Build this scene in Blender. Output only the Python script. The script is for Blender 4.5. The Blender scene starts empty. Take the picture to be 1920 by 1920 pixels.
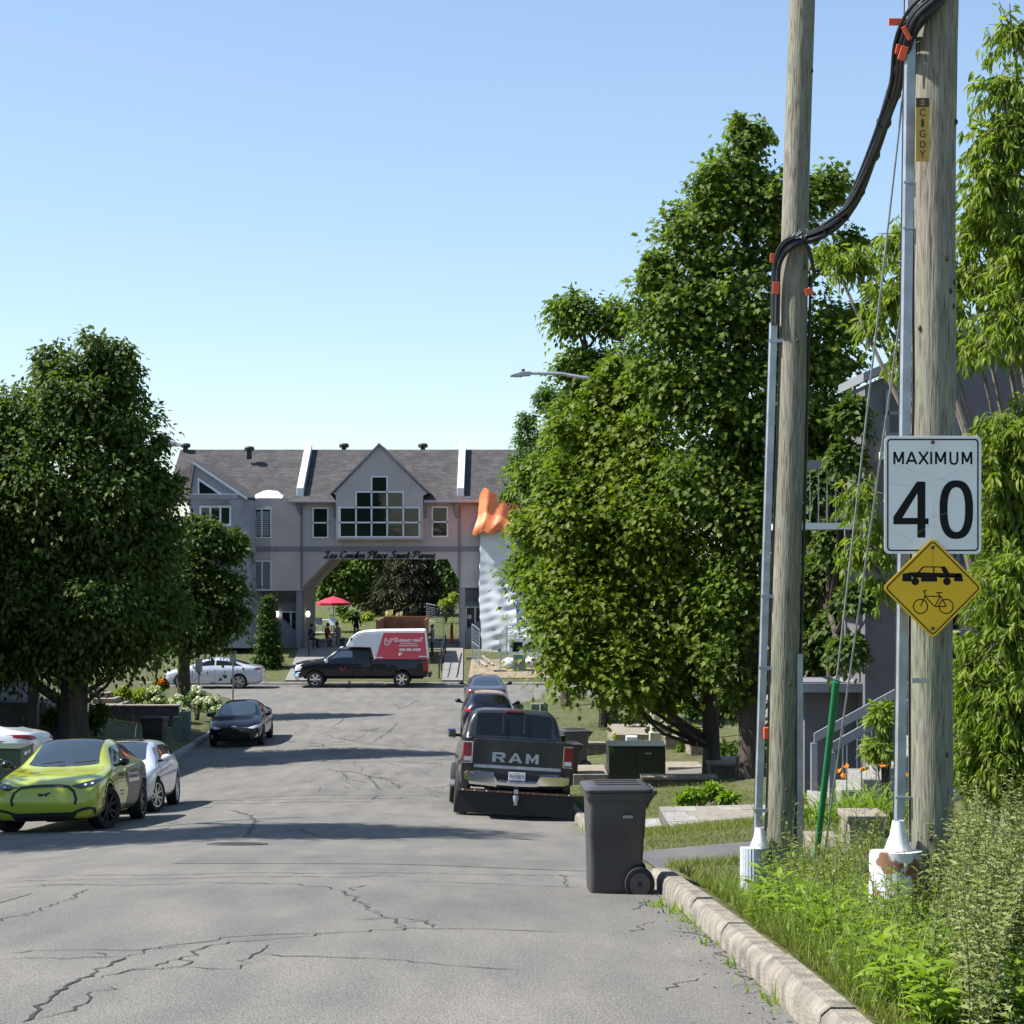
import bpy, bmesh, math, random
import numpy as np
from mathutils import Vector, Matrix
from mathutils.bvhtree import BVHTree
R = math.radians
random.seed(7)
rng = np.random.default_rng(7)
scene = bpy.context.scene
E, F, HY = 6.5, 3550.0, 1030.0          # eye height, focal length and horizon row of the photograph

# ---------------------------------------------------------------- camera
cam_data = bpy.data.cameras.new('camera')
cam = bpy.data.objects.new('camera', cam_data)
scene.collection.objects.link(cam)
cam.location = (0, 0, E)
cam.rotation_euler = (R(90), 0, 0)
cam_data.sensor_width = 36
cam_data.sensor_fit = 'HORIZONTAL'
cam_data.lens = 36 * F / 1920
cam_data.shift_y = 70 / 1920
cam_data.clip_start = 0.1
cam_data.clip_end = 3000
scene.camera = cam

# ---------------------------------------------------------------- sky, sun, exposure
SUN_EL, SUN_AZ = R(51), R(-90)          # azimuth from +Y, clockwise
world = bpy.data.worlds.new('World')
scene.world = world
world.use_nodes = True
wn = world.node_tree
wn.nodes.clear()
sky = wn.nodes.new('ShaderNodeTexSky')
sky.sky_type = 'NISHITA'
sky.sun_disc = False
sky.sun_elevation = SUN_EL
sky.sun_rotation = SUN_AZ
sky.altitude = 50
sky.air_density = 1.0
sky.dust_density = 0.35
sky.ozone_density = 4.2
bg = wn.nodes.new('ShaderNodeBackground')
bg.inputs['Strength'].default_value = 0.134
wo = wn.nodes.new('ShaderNodeOutputWorld')
gam = wn.nodes.new('ShaderNodeGamma')                  # a little haze: the whole sky evened out
gam.inputs['Gamma'].default_value = 0.82
wn.links.new(sky.outputs[0], gam.inputs[0])
wn.links.new(gam.outputs[0], bg.inputs[0])
wn.links.new(bg.outputs[0], wo.inputs[0])
sun_data = bpy.data.lights.new('sun', 'SUN')
sun_data.energy = 5.0
sun_data.angle = R(0.55)
sun_data.color = (1.0, 0.955, 0.89)
sun = bpy.data.objects.new('sun', sun_data)
scene.collection.objects.link(sun)
sdir = Vector((math.sin(SUN_AZ) * math.cos(SUN_EL), math.cos(SUN_AZ) * math.cos(SUN_EL), math.sin(SUN_EL)))
sun.rotation_euler = sdir.to_track_quat('Z', 'Y').to_euler()
sun.location = (-30, 20, 60)
scene.view_settings.view_transform = 'Standard'
scene.view_settings.look = 'None'
scene.view_settings.gamma = 1
scene.view_settings.use_curve_mapping = False
scene.view_settings.exposure = 0.95
scene.render.engine = 'CYCLES'
scene.cycles.max_bounces = 6
scene.cycles.diffuse_bounces = 3
scene.cycles.glossy_bounces = 3
scene.cycles.transmission_bounces = 4
scene.cycles.transparent_max_bounces = 6
scene.cycles.caustics_reflective = False
scene.cycles.caustics_refractive = False
scene.cycles.use_denoising = True

# ---------------------------------------------------------------- small helpers
def P(px, py, Y): return ((px - 960) * Y / F, Y, E - (py - HY) * Y / F)
def PXX(px, Y): return (px - 960) * Y / F
def PZ(py, Y): return E - (py - HY) * Y / F

def pchip(pts):
    xs = np.array([p[0] for p in pts], float); ys = np.array([p[1] for p in pts], float)
    h = np.diff(xs); d = np.diff(ys) / h
    m = np.zeros(len(xs)); m[0] = d[0]; m[-1] = d[-1]
    for i in range(1, len(xs) - 1):
        if d[i - 1] * d[i] > 0:
            w1 = 2 * h[i] + h[i - 1]; w2 = h[i] + 2 * h[i - 1]
            m[i] = (w1 + w2) / (w1 / d[i - 1] + w2 / d[i])
    def f(x):
        x = np.clip(np.asarray(x, float), xs[0], xs[-1])
        i = np.clip(np.searchsorted(xs, x) - 1, 0, len(h) - 1)
        t = (x - xs[i]) / h[i]
        return ((1 + 2 * t) * (1 - t) ** 2 * ys[i] + t * (1 - t) ** 2 * h[i] * m[i]
                + t * t * (3 - 2 * t) * ys[i + 1] + t * t * (t - 1) * h[i] * m[i + 1])
    return f

SH = 0.02535                                            # mean lean of the street to the left of the view
_cv = pchip([(-100, .2), (0, .44), (9.1, .476), (18.2, .517), (33.8, .74), (48, 1.08), (62, 1.45), (91, 2.25), (150, 3.8), (1300, 33)])
def CV(y): return float(_cv(y))                         # the street bends gently left
drop = pchip([(-40, -0.6), (-10, .75), (0, 1.55), (9.5, 2.32), (18.2, 3.23), (33.8, 4.86), (48, 5.86), (64, 6.42), (78, 6.53), (91, 6.54), (400, 6.5)])
RL, RR, YN, YF = -8.95, 1.86, 82.0, 91.3                # kerb lines (gutter side), cross street edges
def edge_z(y): return E - float(drop(y))
_cr = pchip([(RL - 3, -.12), (RL, -.12), (-6.2, -.05), (-3.2, .09), (-1, .085), (RR, 0), (RR + 3, 0)])
def crown(r): return float(_cr(r))
def road_z(x, y):
    return edge_z(y) + crown(x + CV(y)) * fade(y)
def fade(y): return min(1, max(0, (80 - y) / 14))
def XR(r, y): return r - CV(y)
DRIVES = [(19.4, 23.6), (44.5, 49.5)]                   # driveway openings on the right
LDRIVES = [(43.0, 48.5)]
def ground_z(x, y):
    r = x + CV(y)
    ez = edge_z(y)
    if y > YF:
        t = y - YF
        return 0.1 + float(np.interp(t, [0, .3, 3, 12, 22, 34, 60, 300], [0, .05, .2, .93, .96, 1.5, 1.9, 3.0]))
    if r > RR:
        t = r - RR
        s = 0.095 if y < 60 else 0.05
        z0 = ez + .15 + min(t * s, 1.3)
        if y < 18.5: z0 -= min(1, 18.5 - y) * float(np.interp(t, [.22, .34, .6, 1.4, 3], [0, .08, .2, .2, 0]))
        for a, b in DRIVES:
            w = min(1, max(0, (min(y - a, b - y) + .9) / .8))
            if w > 0: z0 += w * (ez + float(np.interp(t, [0, .3, 1.5, 6, 40], [.03, .05, .16, .50, 2.5])) - z0)
        return z0
    if r < RL:
        t = RL - r; ez -= .12 * fade(y)
        z0 = ez + .14 + min(t * 0.13, 1.1)
        for a, b in LDRIVES:
            w = min(1, max(0, (min(y - a, b - y) + .9) / .8))
            if w > 0: z0 += w * (ez + float(np.interp(t, [0, .3, 1.5, 6, 40], [.03, .05, .2, .7, 1.5])) - z0)
        return z0
    return road_z(x, y)
def on_road(px, py):
    a, b = 4.0, 91.0
    for _ in range(50):
        m = (a + b) / 2
        x, _, z = P(px, py, m)
        if z > road_z(x, m): a = m
        else: b = m
    return Vector((PXX(px, a), a, road_z(PXX(px, a), a)))

class MB:
    def __init__(s): s.v, s.f, s.m = [], [], []
    def add(s, vs, fs, m=0):
        o = len(s.v); s.v += [tuple(v) for v in vs]
        for f in fs: s.f.append(tuple(i + o for i in f)); s.m.append(m)
        return s
    def box(s, x0, x1, y0, y1, z0, z1, m=0, M=None):
        vs = [(x, y, z) for z in (z0, z1) for x, y in ((x0, y0), (x1, y0), (x1, y1), (x0, y1))]
        if M is not None: vs = [M @ Vector(v) for v in vs]
        return s.add(vs, [(3, 2, 1, 0), (4, 5, 6, 7), (0, 1, 5, 4), (1, 2, 6, 5), (2, 3, 7, 6), (3, 0, 4, 7)], m)
    def prism(s, poly, a, b, axis='y', m=0):
        """poly of (u, w): axis y -> (u, y, w); x -> (x, u, w); z -> (u, w, z)"""
        def pt(u, w, t): return (u, t, w) if axis == 'y' else ((t, u, w) if axis == 'x' else (u, w, t))
        n = len(poly)
        vs = [pt(u, w, a) for u, w in poly] + [pt(u, w, b) for u, w in poly]
        fs = [tuple(range(n)), tuple(range(2 * n - 1, n - 1, -1))] + [(i, i + n, (i + 1) % n + n, (i + 1) % n) for i in range(n)]
        return s.add(vs, fs, m)
    def tube(s, pts, r, n=6, m=0, caps=True):
        pts = [Vector(p) for p in pts]
        rs = r if isinstance(r, (list, tuple)) else [r] * len(pts)
        o = len(s.v); up = None
        for i, p in enumerate(pts):
            d = (pts[min(i + 1, len(pts) - 1)] - pts[max(i - 1, 0)])
            d = d.normalized() if d.length > 1e-9 else Vector((0, 0, 1))
            if up is None:
                up = Vector((0, 0, 1)) if abs(d.z) < .9 else Vector((1, 0, 0))
            u = (up - d * up.dot(d))
            u = u.normalized() if u.length > 1e-6 else d.orthogonal().normalized()
            w = d.cross(u); up = u
            for k in range(n):
                a = 2 * math.pi * k / n
                s.v.append(tuple(p + (u * math.cos(a) + w * math.sin(a)) * rs[i]))
        for i in range(len(pts) - 1):
            for k in range(n):
                k2 = (k + 1) % n
                s.f.append((o + i * n + k, o + i * n + k2, o + (i + 1) * n + k2, o + (i + 1) * n + k)); s.m.append(m)
        if caps:
            s.f.append(tuple(o + k for k in range(n - 1, -1, -1))); s.m.append(m)
            s.f.append(tuple(o + (len(pts) - 1) * n + k for k in range(n))); s.m.append(m)
        return s
    def lathe(s, prof, c=(0, 0, 0), n=16, axis='z', m=0, a0=0, a1=2 * math.pi):
        o = len(s.v); full = abs(a1 - a0 - 2 * math.pi) < 1e-6; nn = n if full else n + 1
        for r, h in prof:
            for k in range(nn):
                a = a0 + (a1 - a0) * k / n
                u, w = r * math.cos(a), r * math.sin(a)
                v = (u, w, h) if axis == 'z' else ((u, h, w) if axis == 'y' else (h, u, w))
                s.v.append((c[0] + v[0], c[1] + v[1], c[2] + v[2]))
        for i in range(len(prof) - 1):
            for k in range(n):
                k2 = (k + 1) % nn
                s.f.append((o + i * nn + k, o + i * nn + k2, o + (i + 1) * nn + k2, o + (i + 1) * nn + k)); s.m.append(m)
        return s
    def ball(s, c, r, n=8, m=0, jit=0):
        rx, ry, rz = r if isinstance(r, (tuple, list)) else (r, r, r)
        o = len(s.v); k = n // 2 + 1
        for i in range(k + 1):
            th = math.pi * i / k
            for j in range(n):
                ph = 2 * math.pi * j / n; q = 1 + random.uniform(-jit, jit)
                s.v.append((c[0] + rx * q * math.sin(th) * math.cos(ph), c[1] + ry * q * math.sin(th) * math.sin(ph), c[2] + rz * q * math.cos(th)))
        for i in range(k):
            for j in range(n):
                j2 = (j + 1) % n
                s.f.append((o + i * n + j, o + (i + 1) * n + j, o + (i + 1) * n + j2, o + i * n + j2)); s.m.append(m)
        return s
    def grid(s, pts, m=0):
        """pts: rows of equal length"""
        o = len(s.v); w = len(pts[0])
        for row in pts: s.v += [tuple(p) for p in row]
        for i in range(len(pts) - 1):
            for j in range(w - 1):
                s.f.append((o + i * w + j, o + i * w + j + 1, o + (i + 1) * w + j + 1, o + (i + 1) * w + j)); s.m.append(m)
        return s

def link(name, mesh, parent=None):
    o = bpy.data.objects.new(name, mesh)
    scene.collection.objects.link(o)
    if parent is not None: o.parent = parent
    return o
def fix_normals(me):
    bm = bmesh.new(); bm.from_mesh(me)
    bmesh.ops.recalc_face_normals(bm, faces=bm.faces)
    bm.to_mesh(me); bm.free()
def build(name, mb, mats, parent=None, smooth=False, bevel=0, at=None, fix=True, thick=0):
    """links a mesh object; the coordinates of mb are local to the thing (or to `at`)"""
    me = bpy.data.meshes.new(name)
    vs = mb.v
    if at is not None: vs = [(v[0] - at[0], v[1] - at[1], v[2] - at[2]) for v in vs]
    me.from_pydata(vs, [], mb.f)
    ml = mats if isinstance(mats, (list, tuple)) else [mats]
    for mm in ml: me.materials.append(mm)
    if len(ml) > 1: me.polygons.foreach_set('material_index', mb.m)
    if fix: fix_normals(me)
    if smooth:
        me.polygons.foreach_set('use_smooth', [True] * len(me.polygons))
        if smooth != 2:
            try: me.set_sharp_from_angle(angle=R(38))
            except Exception: pass
    me.update()
    o = link(name, me, parent)
    if at is not None and parent is None: o.location = at
    if bevel:
        b = o.modifiers.new('bevel', 'BEVEL'); b.width = bevel; b.segments = 2; b.limit_method = 'ANGLE'; b.angle_limit = R(40)
    return o
def tag(o, label=None, cat=None, group=None, kind=None):
    if label: o['label'] = label
    if cat: o['category'] = cat
    if group: o['group'] = group
    if kind: o['kind'] = kind
    return o
def thing(name, label, cat, loc=(0, 0, 0), rot=(0, 0, 0), group=None):
    o = bpy.data.objects.new(name, None)
    scene.collection.objects.link(o)
    o.location = loc; o.rotation_euler = rot
    o.empty_display_size = .2
    return tag(o, label, cat, group)
def copy_tree(o, parent=None):
    c = o.copy(); scene.collection.objects.link(c); c.parent = parent
    for ch in list(o.children): copy_tree(ch, c)
    return c

# ---------------------------------------------------------------- materials
def mat(name, col, rough=.6, metal=0.0, var=0.0, vscale=5.0, bump=0.0, bscale=40.0, coat=0.0, spec=.5, emit=0, col2=None, stretch=None, coords='Object', det=4):
    m = bpy.data.materials.new(name); m.use_nodes = True
    nt = m.node_tree; b = nt.nodes['Principled BSDF']
    b.inputs['Base Color'].default_value = (*col, 1)
    b.inputs['Roughness'].default_value = rough
    b.inputs['Metallic'].default_value = metal
    b.inputs['Specular IOR Level'].default_value = spec
    if coat: b.inputs['Coat Weight'].default_value = coat; b.inputs['Coat Roughness'].default_value = .04
    if emit:
        b.inputs['Emission Color'].default_value = (*col, 1); b.inputs['Emission Strength'].default_value = emit
    if var or bump or col2:
        tc = nt.nodes.new('ShaderNodeTexCoord'); mp = nt.nodes.new('ShaderNodeMapping')
        nt.links.new(tc.outputs[coords], mp.inputs[0])
        if stretch: mp.inputs['Scale'].default_value = stretch
    if var or col2:
        n = nt.nodes.new('ShaderNodeTexNoise'); n.inputs['Scale'].default_value = vscale; n.inputs['Detail'].default_value = det
        nt.links.new(mp.outputs[0], n.inputs['Vector'])
        r = nt.nodes.new('ShaderNodeValToRGB')
        r.color_ramp.elements[0].position = .32; r.color_ramp.elements[1].position = .68
        c1 = tuple(max(0, c * (1 - var)) for c in col); c2 = col2 if col2 else tuple(min(1, c * (1 + var)) for c in col)
        r.color_ramp.elements[0].color = (*c1, 1); r.color_ramp.elements[1].color = (*c2, 1)
        nt.links.new(n.outputs['Fac'], r.inputs[0]); nt.links.new(r.outputs[0], b.inputs['Base Color'])
    if bump:
        n2 = nt.nodes.new('ShaderNodeTexNoise'); n2.inputs['Scale'].default_value = bscale; n2.inputs['Detail'].default_value = 4
        nt.links.new(mp.outputs[0], n2.inputs['Vector'])
        bp = nt.nodes.new('ShaderNodeBump'); bp.inputs['Strength'].default_value = bump; bp.inputs['Distance'].default_value = .02
        nt.links.new(n2.outputs['Fac'], bp.inputs['Height']); nt.links.new(bp.outputs[0], b.inputs['Normal'])
    return m
def leaf_mat(name, cols, trans=.3, tcol=None, rough=.55):
    m = bpy.data.materials.new(name); m.use_nodes = True
    nt = m.node_tree; b = nt.nodes['Principled BSDF']; out = nt.nodes['Material Output']
    g = nt.nodes.new('ShaderNodeNewGeometry'); r = nt.nodes.new('ShaderNodeValToRGB')
    r.color_ramp.elements[0].color = (*cols[0], 1); r.color_ramp.elements[1].color = (*cols[-1], 1)
    for i, c in enumerate(cols[1:-1]):
        e = r.color_ramp.elements.new((i + 1) / (len(cols) - 1)); e.color = (*c, 1)
    nt.links.new(g.outputs['Random Per Island'], r.inputs[0])
    nt.links.new(r.outputs[0], b.inputs['Base Color'])
    b.inputs['Roughness'].default_value = rough
    b.inputs['Specular IOR Level'].default_value = .2
    t = nt.nodes.new('ShaderNodeBsdfTranslucent'); mx = nt.nodes.new('ShaderNodeMixShader')
    mc = nt.nodes.new('ShaderNodeMix'); mc.data_type = 'RGBA'; mc.blend_type = 'MULTIPLY'; mc.inputs[0].default_value = 1
    nt.links.new(r.outputs[0], mc.inputs[6]); mc.inputs[7].default_value = (*(tcol or (1.5, 1.7, .6)), 1)
    nt.links.new(mc.outputs[2], t.inputs[0])
    mx.inputs[0].default_value = trans
    nt.links.new(b.outputs[0], mx.inputs[1]); nt.links.new(t.outputs[0], mx.inputs[2]); nt.links.new(mx.outputs[0], out.inputs[0])
    return m
def glass_mat(name, col=(.012, .016, .018), rough=.03, spec=.8, bump=0):
    return mat(name, col, rough, spec=spec, bump=bump, bscale=1.3)

M = {}
M['white'] = mat('white_paint', (.72, .73, .74), .5, var=.06, vscale=3)
M['white_metal'] = mat('white_metal', (.62, .64, .66), .4)
M['black'] = mat('black_plastic', (.014, .014, .016), .55)
M['rubber'] = mat('rubber', (.018, .018, .019), .85, bump=.2, bscale=60)
M['glass'] = glass_mat('car_glass', (.02, .028, .032), .03, 1.0)
M['glass'].node_tree.nodes['Principled BSDF'].inputs['IOR'].default_value = 1.9
M['tint'] = glass_mat('tinted_glass', (.006, .007, .008), .03, .5)
M['chrome'] = mat('chrome', (.72, .73, .75), .12, metal=1)
M['steel'] = mat('galvanised_steel', (.38, .41, .44), .45, metal=.55, var=.18, vscale=9)
M['concrete'] = mat('concrete', (.225, .20, .165), .92, var=.4, vscale=6, bump=.9, bscale=60, det=10)
M['greyconc'] = mat('grey_concrete', (.25, .24, .22), .92, var=.2, vscale=5, bump=.4, bscale=50)
M['bark'] = mat('bark', (.07, .055, .042), .95, var=.4, vscale=6, bump=.9, bscale=14, stretch=(1, 1, .25))
M['stucco'] = mat('grey_stucco', (.20, .195, .215), .95, var=.1, vscale=1.2, bump=.5, bscale=70)
M['trim'] = mat('grey_trim', (.23, .23, .26), .7, var=.08, vscale=3)
M['green_box'] = mat('green_enamel', (.05, .075, .05), .5, var=.12, vscale=4)
M['dark_green'] = mat('dark_green_enamel', (.013, .02, .014), .45, var=.12, vscale=4)
M['sage'] = mat('sage_enamel', (.16, .22, .19), .55, var=.1, vscale=4)
M['orange'] = mat('orange_plastic', (.75, .10, .03), .5)
M['red'] = mat('red_paint', (.42, .018, .022), .4)
M['bin'] = mat('bin_plastic', (.040, .042, .047), .42, var=.1, vscale=2.2, col2=(.066, .062, .058), det=7, bump=.05, bscale=30)
M['stone'] = mat('cut_stone', (.23, .20, .155), .9, var=.22, vscale=5, bump=.5, bscale=35)
M['darkstone'] = mat('dark_stone', (.12, .105, .09), .9, var=.25, vscale=6, bump=.5, bscale=30)
M['paver'] = mat('paver', (.22, .20, .165), .9, var=.15, vscale=6, bump=.3, bscale=50)
# ================================================================ ground, street, kerbs
def asphalt(name, base, tint):
    m = bpy.data.materials.new(name); m.use_nodes = True
    nt = m.node_tree; b = nt.nodes['Principled BSDF']; L = nt.links.new
    tc = nt.nodes.new('ShaderNodeTexCoord')
    def noise(sc, det=4, st=None):
        n = nt.nodes.new('ShaderNodeTexNoise'); n.inputs['Scale'].default_value = sc; n.inputs['Detail'].default_value = det
        if st:
            mp = nt.nodes.new('ShaderNodeMapping'); mp.inputs['Scale'].default_value = st
            L(tc.outputs['Object'], mp.inputs[0]); L(mp.outputs[0], n.inputs['Vector'])
        else: L(tc.outputs['Object'], n.inputs['Vector'])
        return n
    def ramp(n, p0, c0, p1, c1):
        r = nt.nodes.new('ShaderNodeValToRGB')
        r.color_ramp.elements[0].position = p0; r.color_ramp.elements[1].position = p1
        r.color_ramp.elements[0].color = (*c0, 1); r.color_ramp.elements[1].color = (*c1, 1)
        L(n.outputs['Fac'], r.inputs[0]); return r
    def mul(a, c):
        x = nt.nodes.new('ShaderNodeMix'); x.data_type = 'RGBA'; x.blend_type = 'MULTIPLY'; x.inputs[0].default_value = 1
        L(a.outputs[0] if a.bl_idname != 'ShaderNodeMix' else a.outputs[2], x.inputs[6]); L(c.outputs[0], x.inputs[7]); return x
    big = ramp(noise(.35, 3), .35, base, .7, tint)
    mid = ramp(noise(1.0, 4, (2.2, .5, 1)), .35, (.84, .84, .855), .65, (1.09, 1.08, 1.05))
    fine = ramp(noise(110, 2), .36, (.5, .5, .51), .62, (1.38, 1.36, 1.33))
    v = nt.nodes.new('ShaderNodeTexVoronoi'); v.inputs['Scale'].default_value = 55; L(tc.outputs['Object'], v.inputs['Vector'])
    sp = nt.nodes.new('ShaderNodeValToRGB'); sp.color_ramp.elements[0].color = (1.45, 1.42, 1.36, 1); sp.color_ramp.elements[1].color = (1, 1, 1, 1)
    sp.color_ramp.elements[0].position = .10; sp.color_ramp.elements[1].position = .2; L(v.outputs['Distance'], sp.inputs[0])
    c = mul(mul(mul(big, mid), fine), sp)
    L(c.outputs[2], b.inputs['Base Color']); b.inputs['Roughness'].default_value = .88; b.inputs['Specular IOR Level'].default_value = .3
    bn = noise(90, 3); bp = nt.nodes.new('ShaderNodeBump'); bp.inputs['Strength'].default_value = .5; bp.inputs['Distance'].default_value = .012
    L(bn.outputs['Fac'], bp.inputs['Height']); L(bp.outputs[0], b.inputs['Normal'])
    return m
M['asphalt'] = asphalt('old_asphalt', (.140, .136, .127), (.172, .165, .151))
M['asphalt_dark'] = asphalt('driveway_asphalt', (.105, .105, .108), (.13, .128, .125))
M['crack'] = mat('crack', (.028, .026, .024), .95)
def lawn_mat():
    m = mat('lawn_soil', (.060, .075, .022), .95, var=.3, vscale=3.5, bump=.8, bscale=40, col2=(.105, .105, .035))
    return m
M['lawn'] = lawn_mat()
M['dirt'] = mat('bare_soil', (.24, .19, .13), .95, var=.3, vscale=3, bump=.6, bscale=20)

def sd_road(x, y):
    """True inside the carriageway, the corners of the junction rounded"""
    r = x + CV(y)
    if YN <= y <= YF: return True
    if y < YN and RL < r < RR: return True
    rad = 4.5
    if YN - rad < y < YN:
        if RR <= r < RR + rad: return math.hypot(r - RR - rad, y - YN + rad) > rad
        if RL - rad < r <= RL: return math.hypot(r - RL + rad, y - YN + rad) > rad
    return False
# ground: one sheet to the horizon, sunk under the carriageway
rs = sorted(set(list(np.round(np.arange(-24, RL - .3, .5), 3)) + [RL - .12, RL - .06] + list(np.round(np.linspace(RL + .2, RR - .2, 9), 3))
    + [RR + .06, RR + .12] + list(np.round(np.arange(RR + .5, 14, .35), 3)) + [-500, -250, -120, -70, -45, -32, 17, 22, 30, 45, 70, 120, 250, 500]))
ys = sorted(set(list(np.round(np.arange(-14, 82, .4), 3)) + [YN - .12, YN - .06, YF + .06, YF + .12] + list(np.round(np.arange(YF + .5, 130, 1.2), 3)) + [-400, -200, -90, -40, -22, 140, 160, 200, 300, 600, 1200]
    + [a for d in DRIVES + LDRIVES for a in (d[0] - .21, d[0] - .19, d[1] + .19, d[1] + .21)]))
mb = MB()
rows = []
for y in ys:
    row = []
    for r in rs:
        x = XR(r, y) if abs(r) < 40 else r
        inside = sd_road(x, y) or (RL - .1 < r < RR + .1 and y < YN + .1) or (YN - .1 < y < YF + .1)
        if inside: z = edge_z(y) - .35
        else:
            z = ground_z(x, y) - .02
            if abs(r) < 20: z += .025 * math.sin(x * 2.1 + y * .7) * math.sin(y * 1.3)*min(1,max(0,(r-RR-1)/2) if r>0 else max(0,(RL-1-r)/2))
        row.append((x, y, z))
    rows.append(row)
mb.grid(rows)
ground = build('ground', mb, M['lawn'], smooth=2, fix=False)
tag(ground, 'gently sloping lawn and ground beside the street', kind='structure')
# carriageway
mb = MB()
yy = list(np.arange(-14, YN - 4.6, .6)) + list(np.arange(YN - 4.6, YN + .01, .46))
for i in range(len(yy) - 1):
    pass
rows = []
for y in yy:
    rows.append([(XR(r, y), y, road_z(XR(r, y), y)) for r in np.linspace(RL, RR, 25)])
mb.grid(rows)
rad = 4.5                                                # rounded corners
for side in (1, -1):
    c = (RR + rad) if side > 0 else (RL - rad)
    e = RR if side > 0 else RL
    fan = [(XR(e, YN - rad), YN - rad)] + [(XR(c - side * rad * math.cos(a), YN - rad + rad * math.sin(a)), YN - rad + rad * math.sin(a)) for a in np.linspace(0, math.pi / 2, 9)] + [(XR(e, YN), YN)]
    mb.add([(x, y, edge_z(y)) for x, y in fan], [tuple(range(len(fan)))])
rows = []
xs2 = sorted(set([-300, -120, -60, -40] + list(np.linspace(-30, 30, 31)) + [40, 60, 120, 300]))
for y in np.linspace(YN, YF, 8): rows.append([(x, y, edge_z(y) + .0) for x in xs2])
mb.grid(rows)
road = build('road', mb, M['asphalt'], smooth=2, fix=False)
tag(road, 'worn grey asphalt street sloping down to a junction', kind='structure')

# kerbs: short cast lengths with joints
def kerb_run(name, label, path, side, h, w=.2, seg=2.4, material=None):
    """path: list of (x, y) along the gutter line; side +1 when the verge lies to the right"""
    root = thing(name, label, None); root['kind'] = 'structure'
    pts = [Vector((p[0], p[1], 0)) for p in path]
    dist = [0]
    for a, b in zip(pts, pts[1:]): dist.append(dist[-1] + (b - a).length)
    def at(d):
        d = min(max(d, 0), dist[-1] - 1e-6)
        i = max(k for k in range(len(dist)) if dist[k] <= d)
        i = min(i, len(pts) - 2)
        t = (d - dist[i]) / (dist[i + 1] - dist[i])
        p = pts[i].lerp(pts[i + 1], t); tg = (pts[i + 1] - pts[i]).normalized()
        return p, Vector((tg.y, -tg.x, 0)) * side
    d = 0; k = 0
    while d < dist[-1] - .3:
        e = min(d + seg * random.uniform(.8, 1.2), dist[-1])
        n = max(2, int((e - d) / (.32 if side > 0 and pts[0].y < 0 and d < 34 else .7)) + 1)
        mb = MB(); secs = []
        wob = random.uniform(-.012, .012)
        for q in range(n + 1):
            p, nr = at(d + .008 + (e - d - .016) * q / n)
            z = edge_z(p.y) - (.12 * fade(p.y) if side < 0 and p.y < YN else 0)
            hh = h(p.y) if callable(h) else h
            hh = hh + wob * (1 if hh > .08 else 0)
            jl = [random.uniform(-.0025, .0025) - (random.random() < .06) * .010 for _ in range(4)]
            sec = [(-.0, -.3), (0, hh * .55), (.018 + jl[0], hh - .035 + jl[1]), (.05 + jl[2], hh + jl[3] * .4), (w - .02, hh), (w, hh - .025), (w, -.3)]
            secs.append([(p.x + nr.x * u, p.y + nr.y * u, z + v) for u, v in sec])
        mb.grid(secs)
        o = len(mb.v); m_ = len(secs[0])
        mb.f.append(tuple(range(m_))); mb.m.append(0)
        mb.f.append(tuple(len(secs) * m_ - m_ + i for i in range(m_))); mb.m.append(0)
        build('kerb_stone', mb, material or M['concrete'], root, smooth=True)
        d = e; k += 1
    return root
def hr(y):
    v = .165
    for a, b in DRIVES:
        v = min(v, float(np.interp(y, [a - .9, a - .1, b + .1, b + .9], [.165, .02, .02, .165])))
    return v
def hl(y):
    v = .15
    for a, b in LDRIVES:
        v = min(v, float(np.interp(y, [a - .9, a - .1, b + .1, b + .9], [.15, .02, .02, .15])))
    return v
arcR = [(XR(RR + rad - rad * math.cos(a), YN - rad + rad * math.sin(a)), YN - rad + rad * math.sin(a)) for a in np.linspace(0, math.pi / 2, 9)]
arcL = [(XR(RL - rad + rad * math.cos(a), YN - rad + rad * math.sin(a)), YN - rad + rad * math.sin(a)) for a in np.linspace(0, math.pi / 2, 9)]
kerb_run('right_kerb', 'worn pale concrete kerb on the weedy side of the street', [(XR(RR, q), q) for q in np.arange(-6, YN - rad, 1.5)] + arcR + [(40, YN)], 1, hr, w=.18, seg=1.9)
kerb_run('left_kerb', 'grey concrete kerb in front of the shaded lawn', [(XR(RL, q), q) for q in np.arange(20, YN - rad, 2.0)] + arcL + [(-45, YN)], -1, hl, material=M['greyconc'])
kerb_run('far_kerb', 'concrete kerb across the junction below the condo building', [(-45, YF), (45, YF)], -1, .14, seg=3, material=M['greyconc'])

# cracks in the asphalt: narrow dark gaps, traced on the street surface
mbc = MB()
def crack(pts, w=.012, jit=.05):
    P3 = [on_road(*p) for p in pts]
    out = []
    for a, b in zip(P3, P3[1:]):
        n = max(1, int((b - a).length / .09))
        for i in range(n):
            q = a.lerp(b, i / n)
            d = (b - a).normalized()
            k = random.gauss(0, jit * .55) if 0 < i else 0
            out.append(q + Vector((-d.y, d.x, 0)) * k)
    out.append(P3[-1])
    prev = None
    for i, q in enumerate(out):
        d = (out[min(i + 1, len(out) - 1)] - out[max(i - 1, 0)]); d.z = 0; d.normalize()
        n = Vector((-d.y, d.x, 0)); ww = w * random.uniform(.3, 1.25) * (1 + abs(d.x) * min(2.4, .14 * max(0, q.y - 9)))
        if i in (0, len(out) - 1): ww = .002
        a = q + n * ww / 2; b = q - n * ww / 2
        for v in (a, b): v.z = road_z(v.x, v.y) + .004
        if prev is not None: mbc.add([prev[0], prev[1], b, a], [(0, 1, 2, 3)])
        prev = (a, b)
crack([(40, 1918), (95, 1870), (150, 1835), (235, 1795)], .024, .03)
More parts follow.
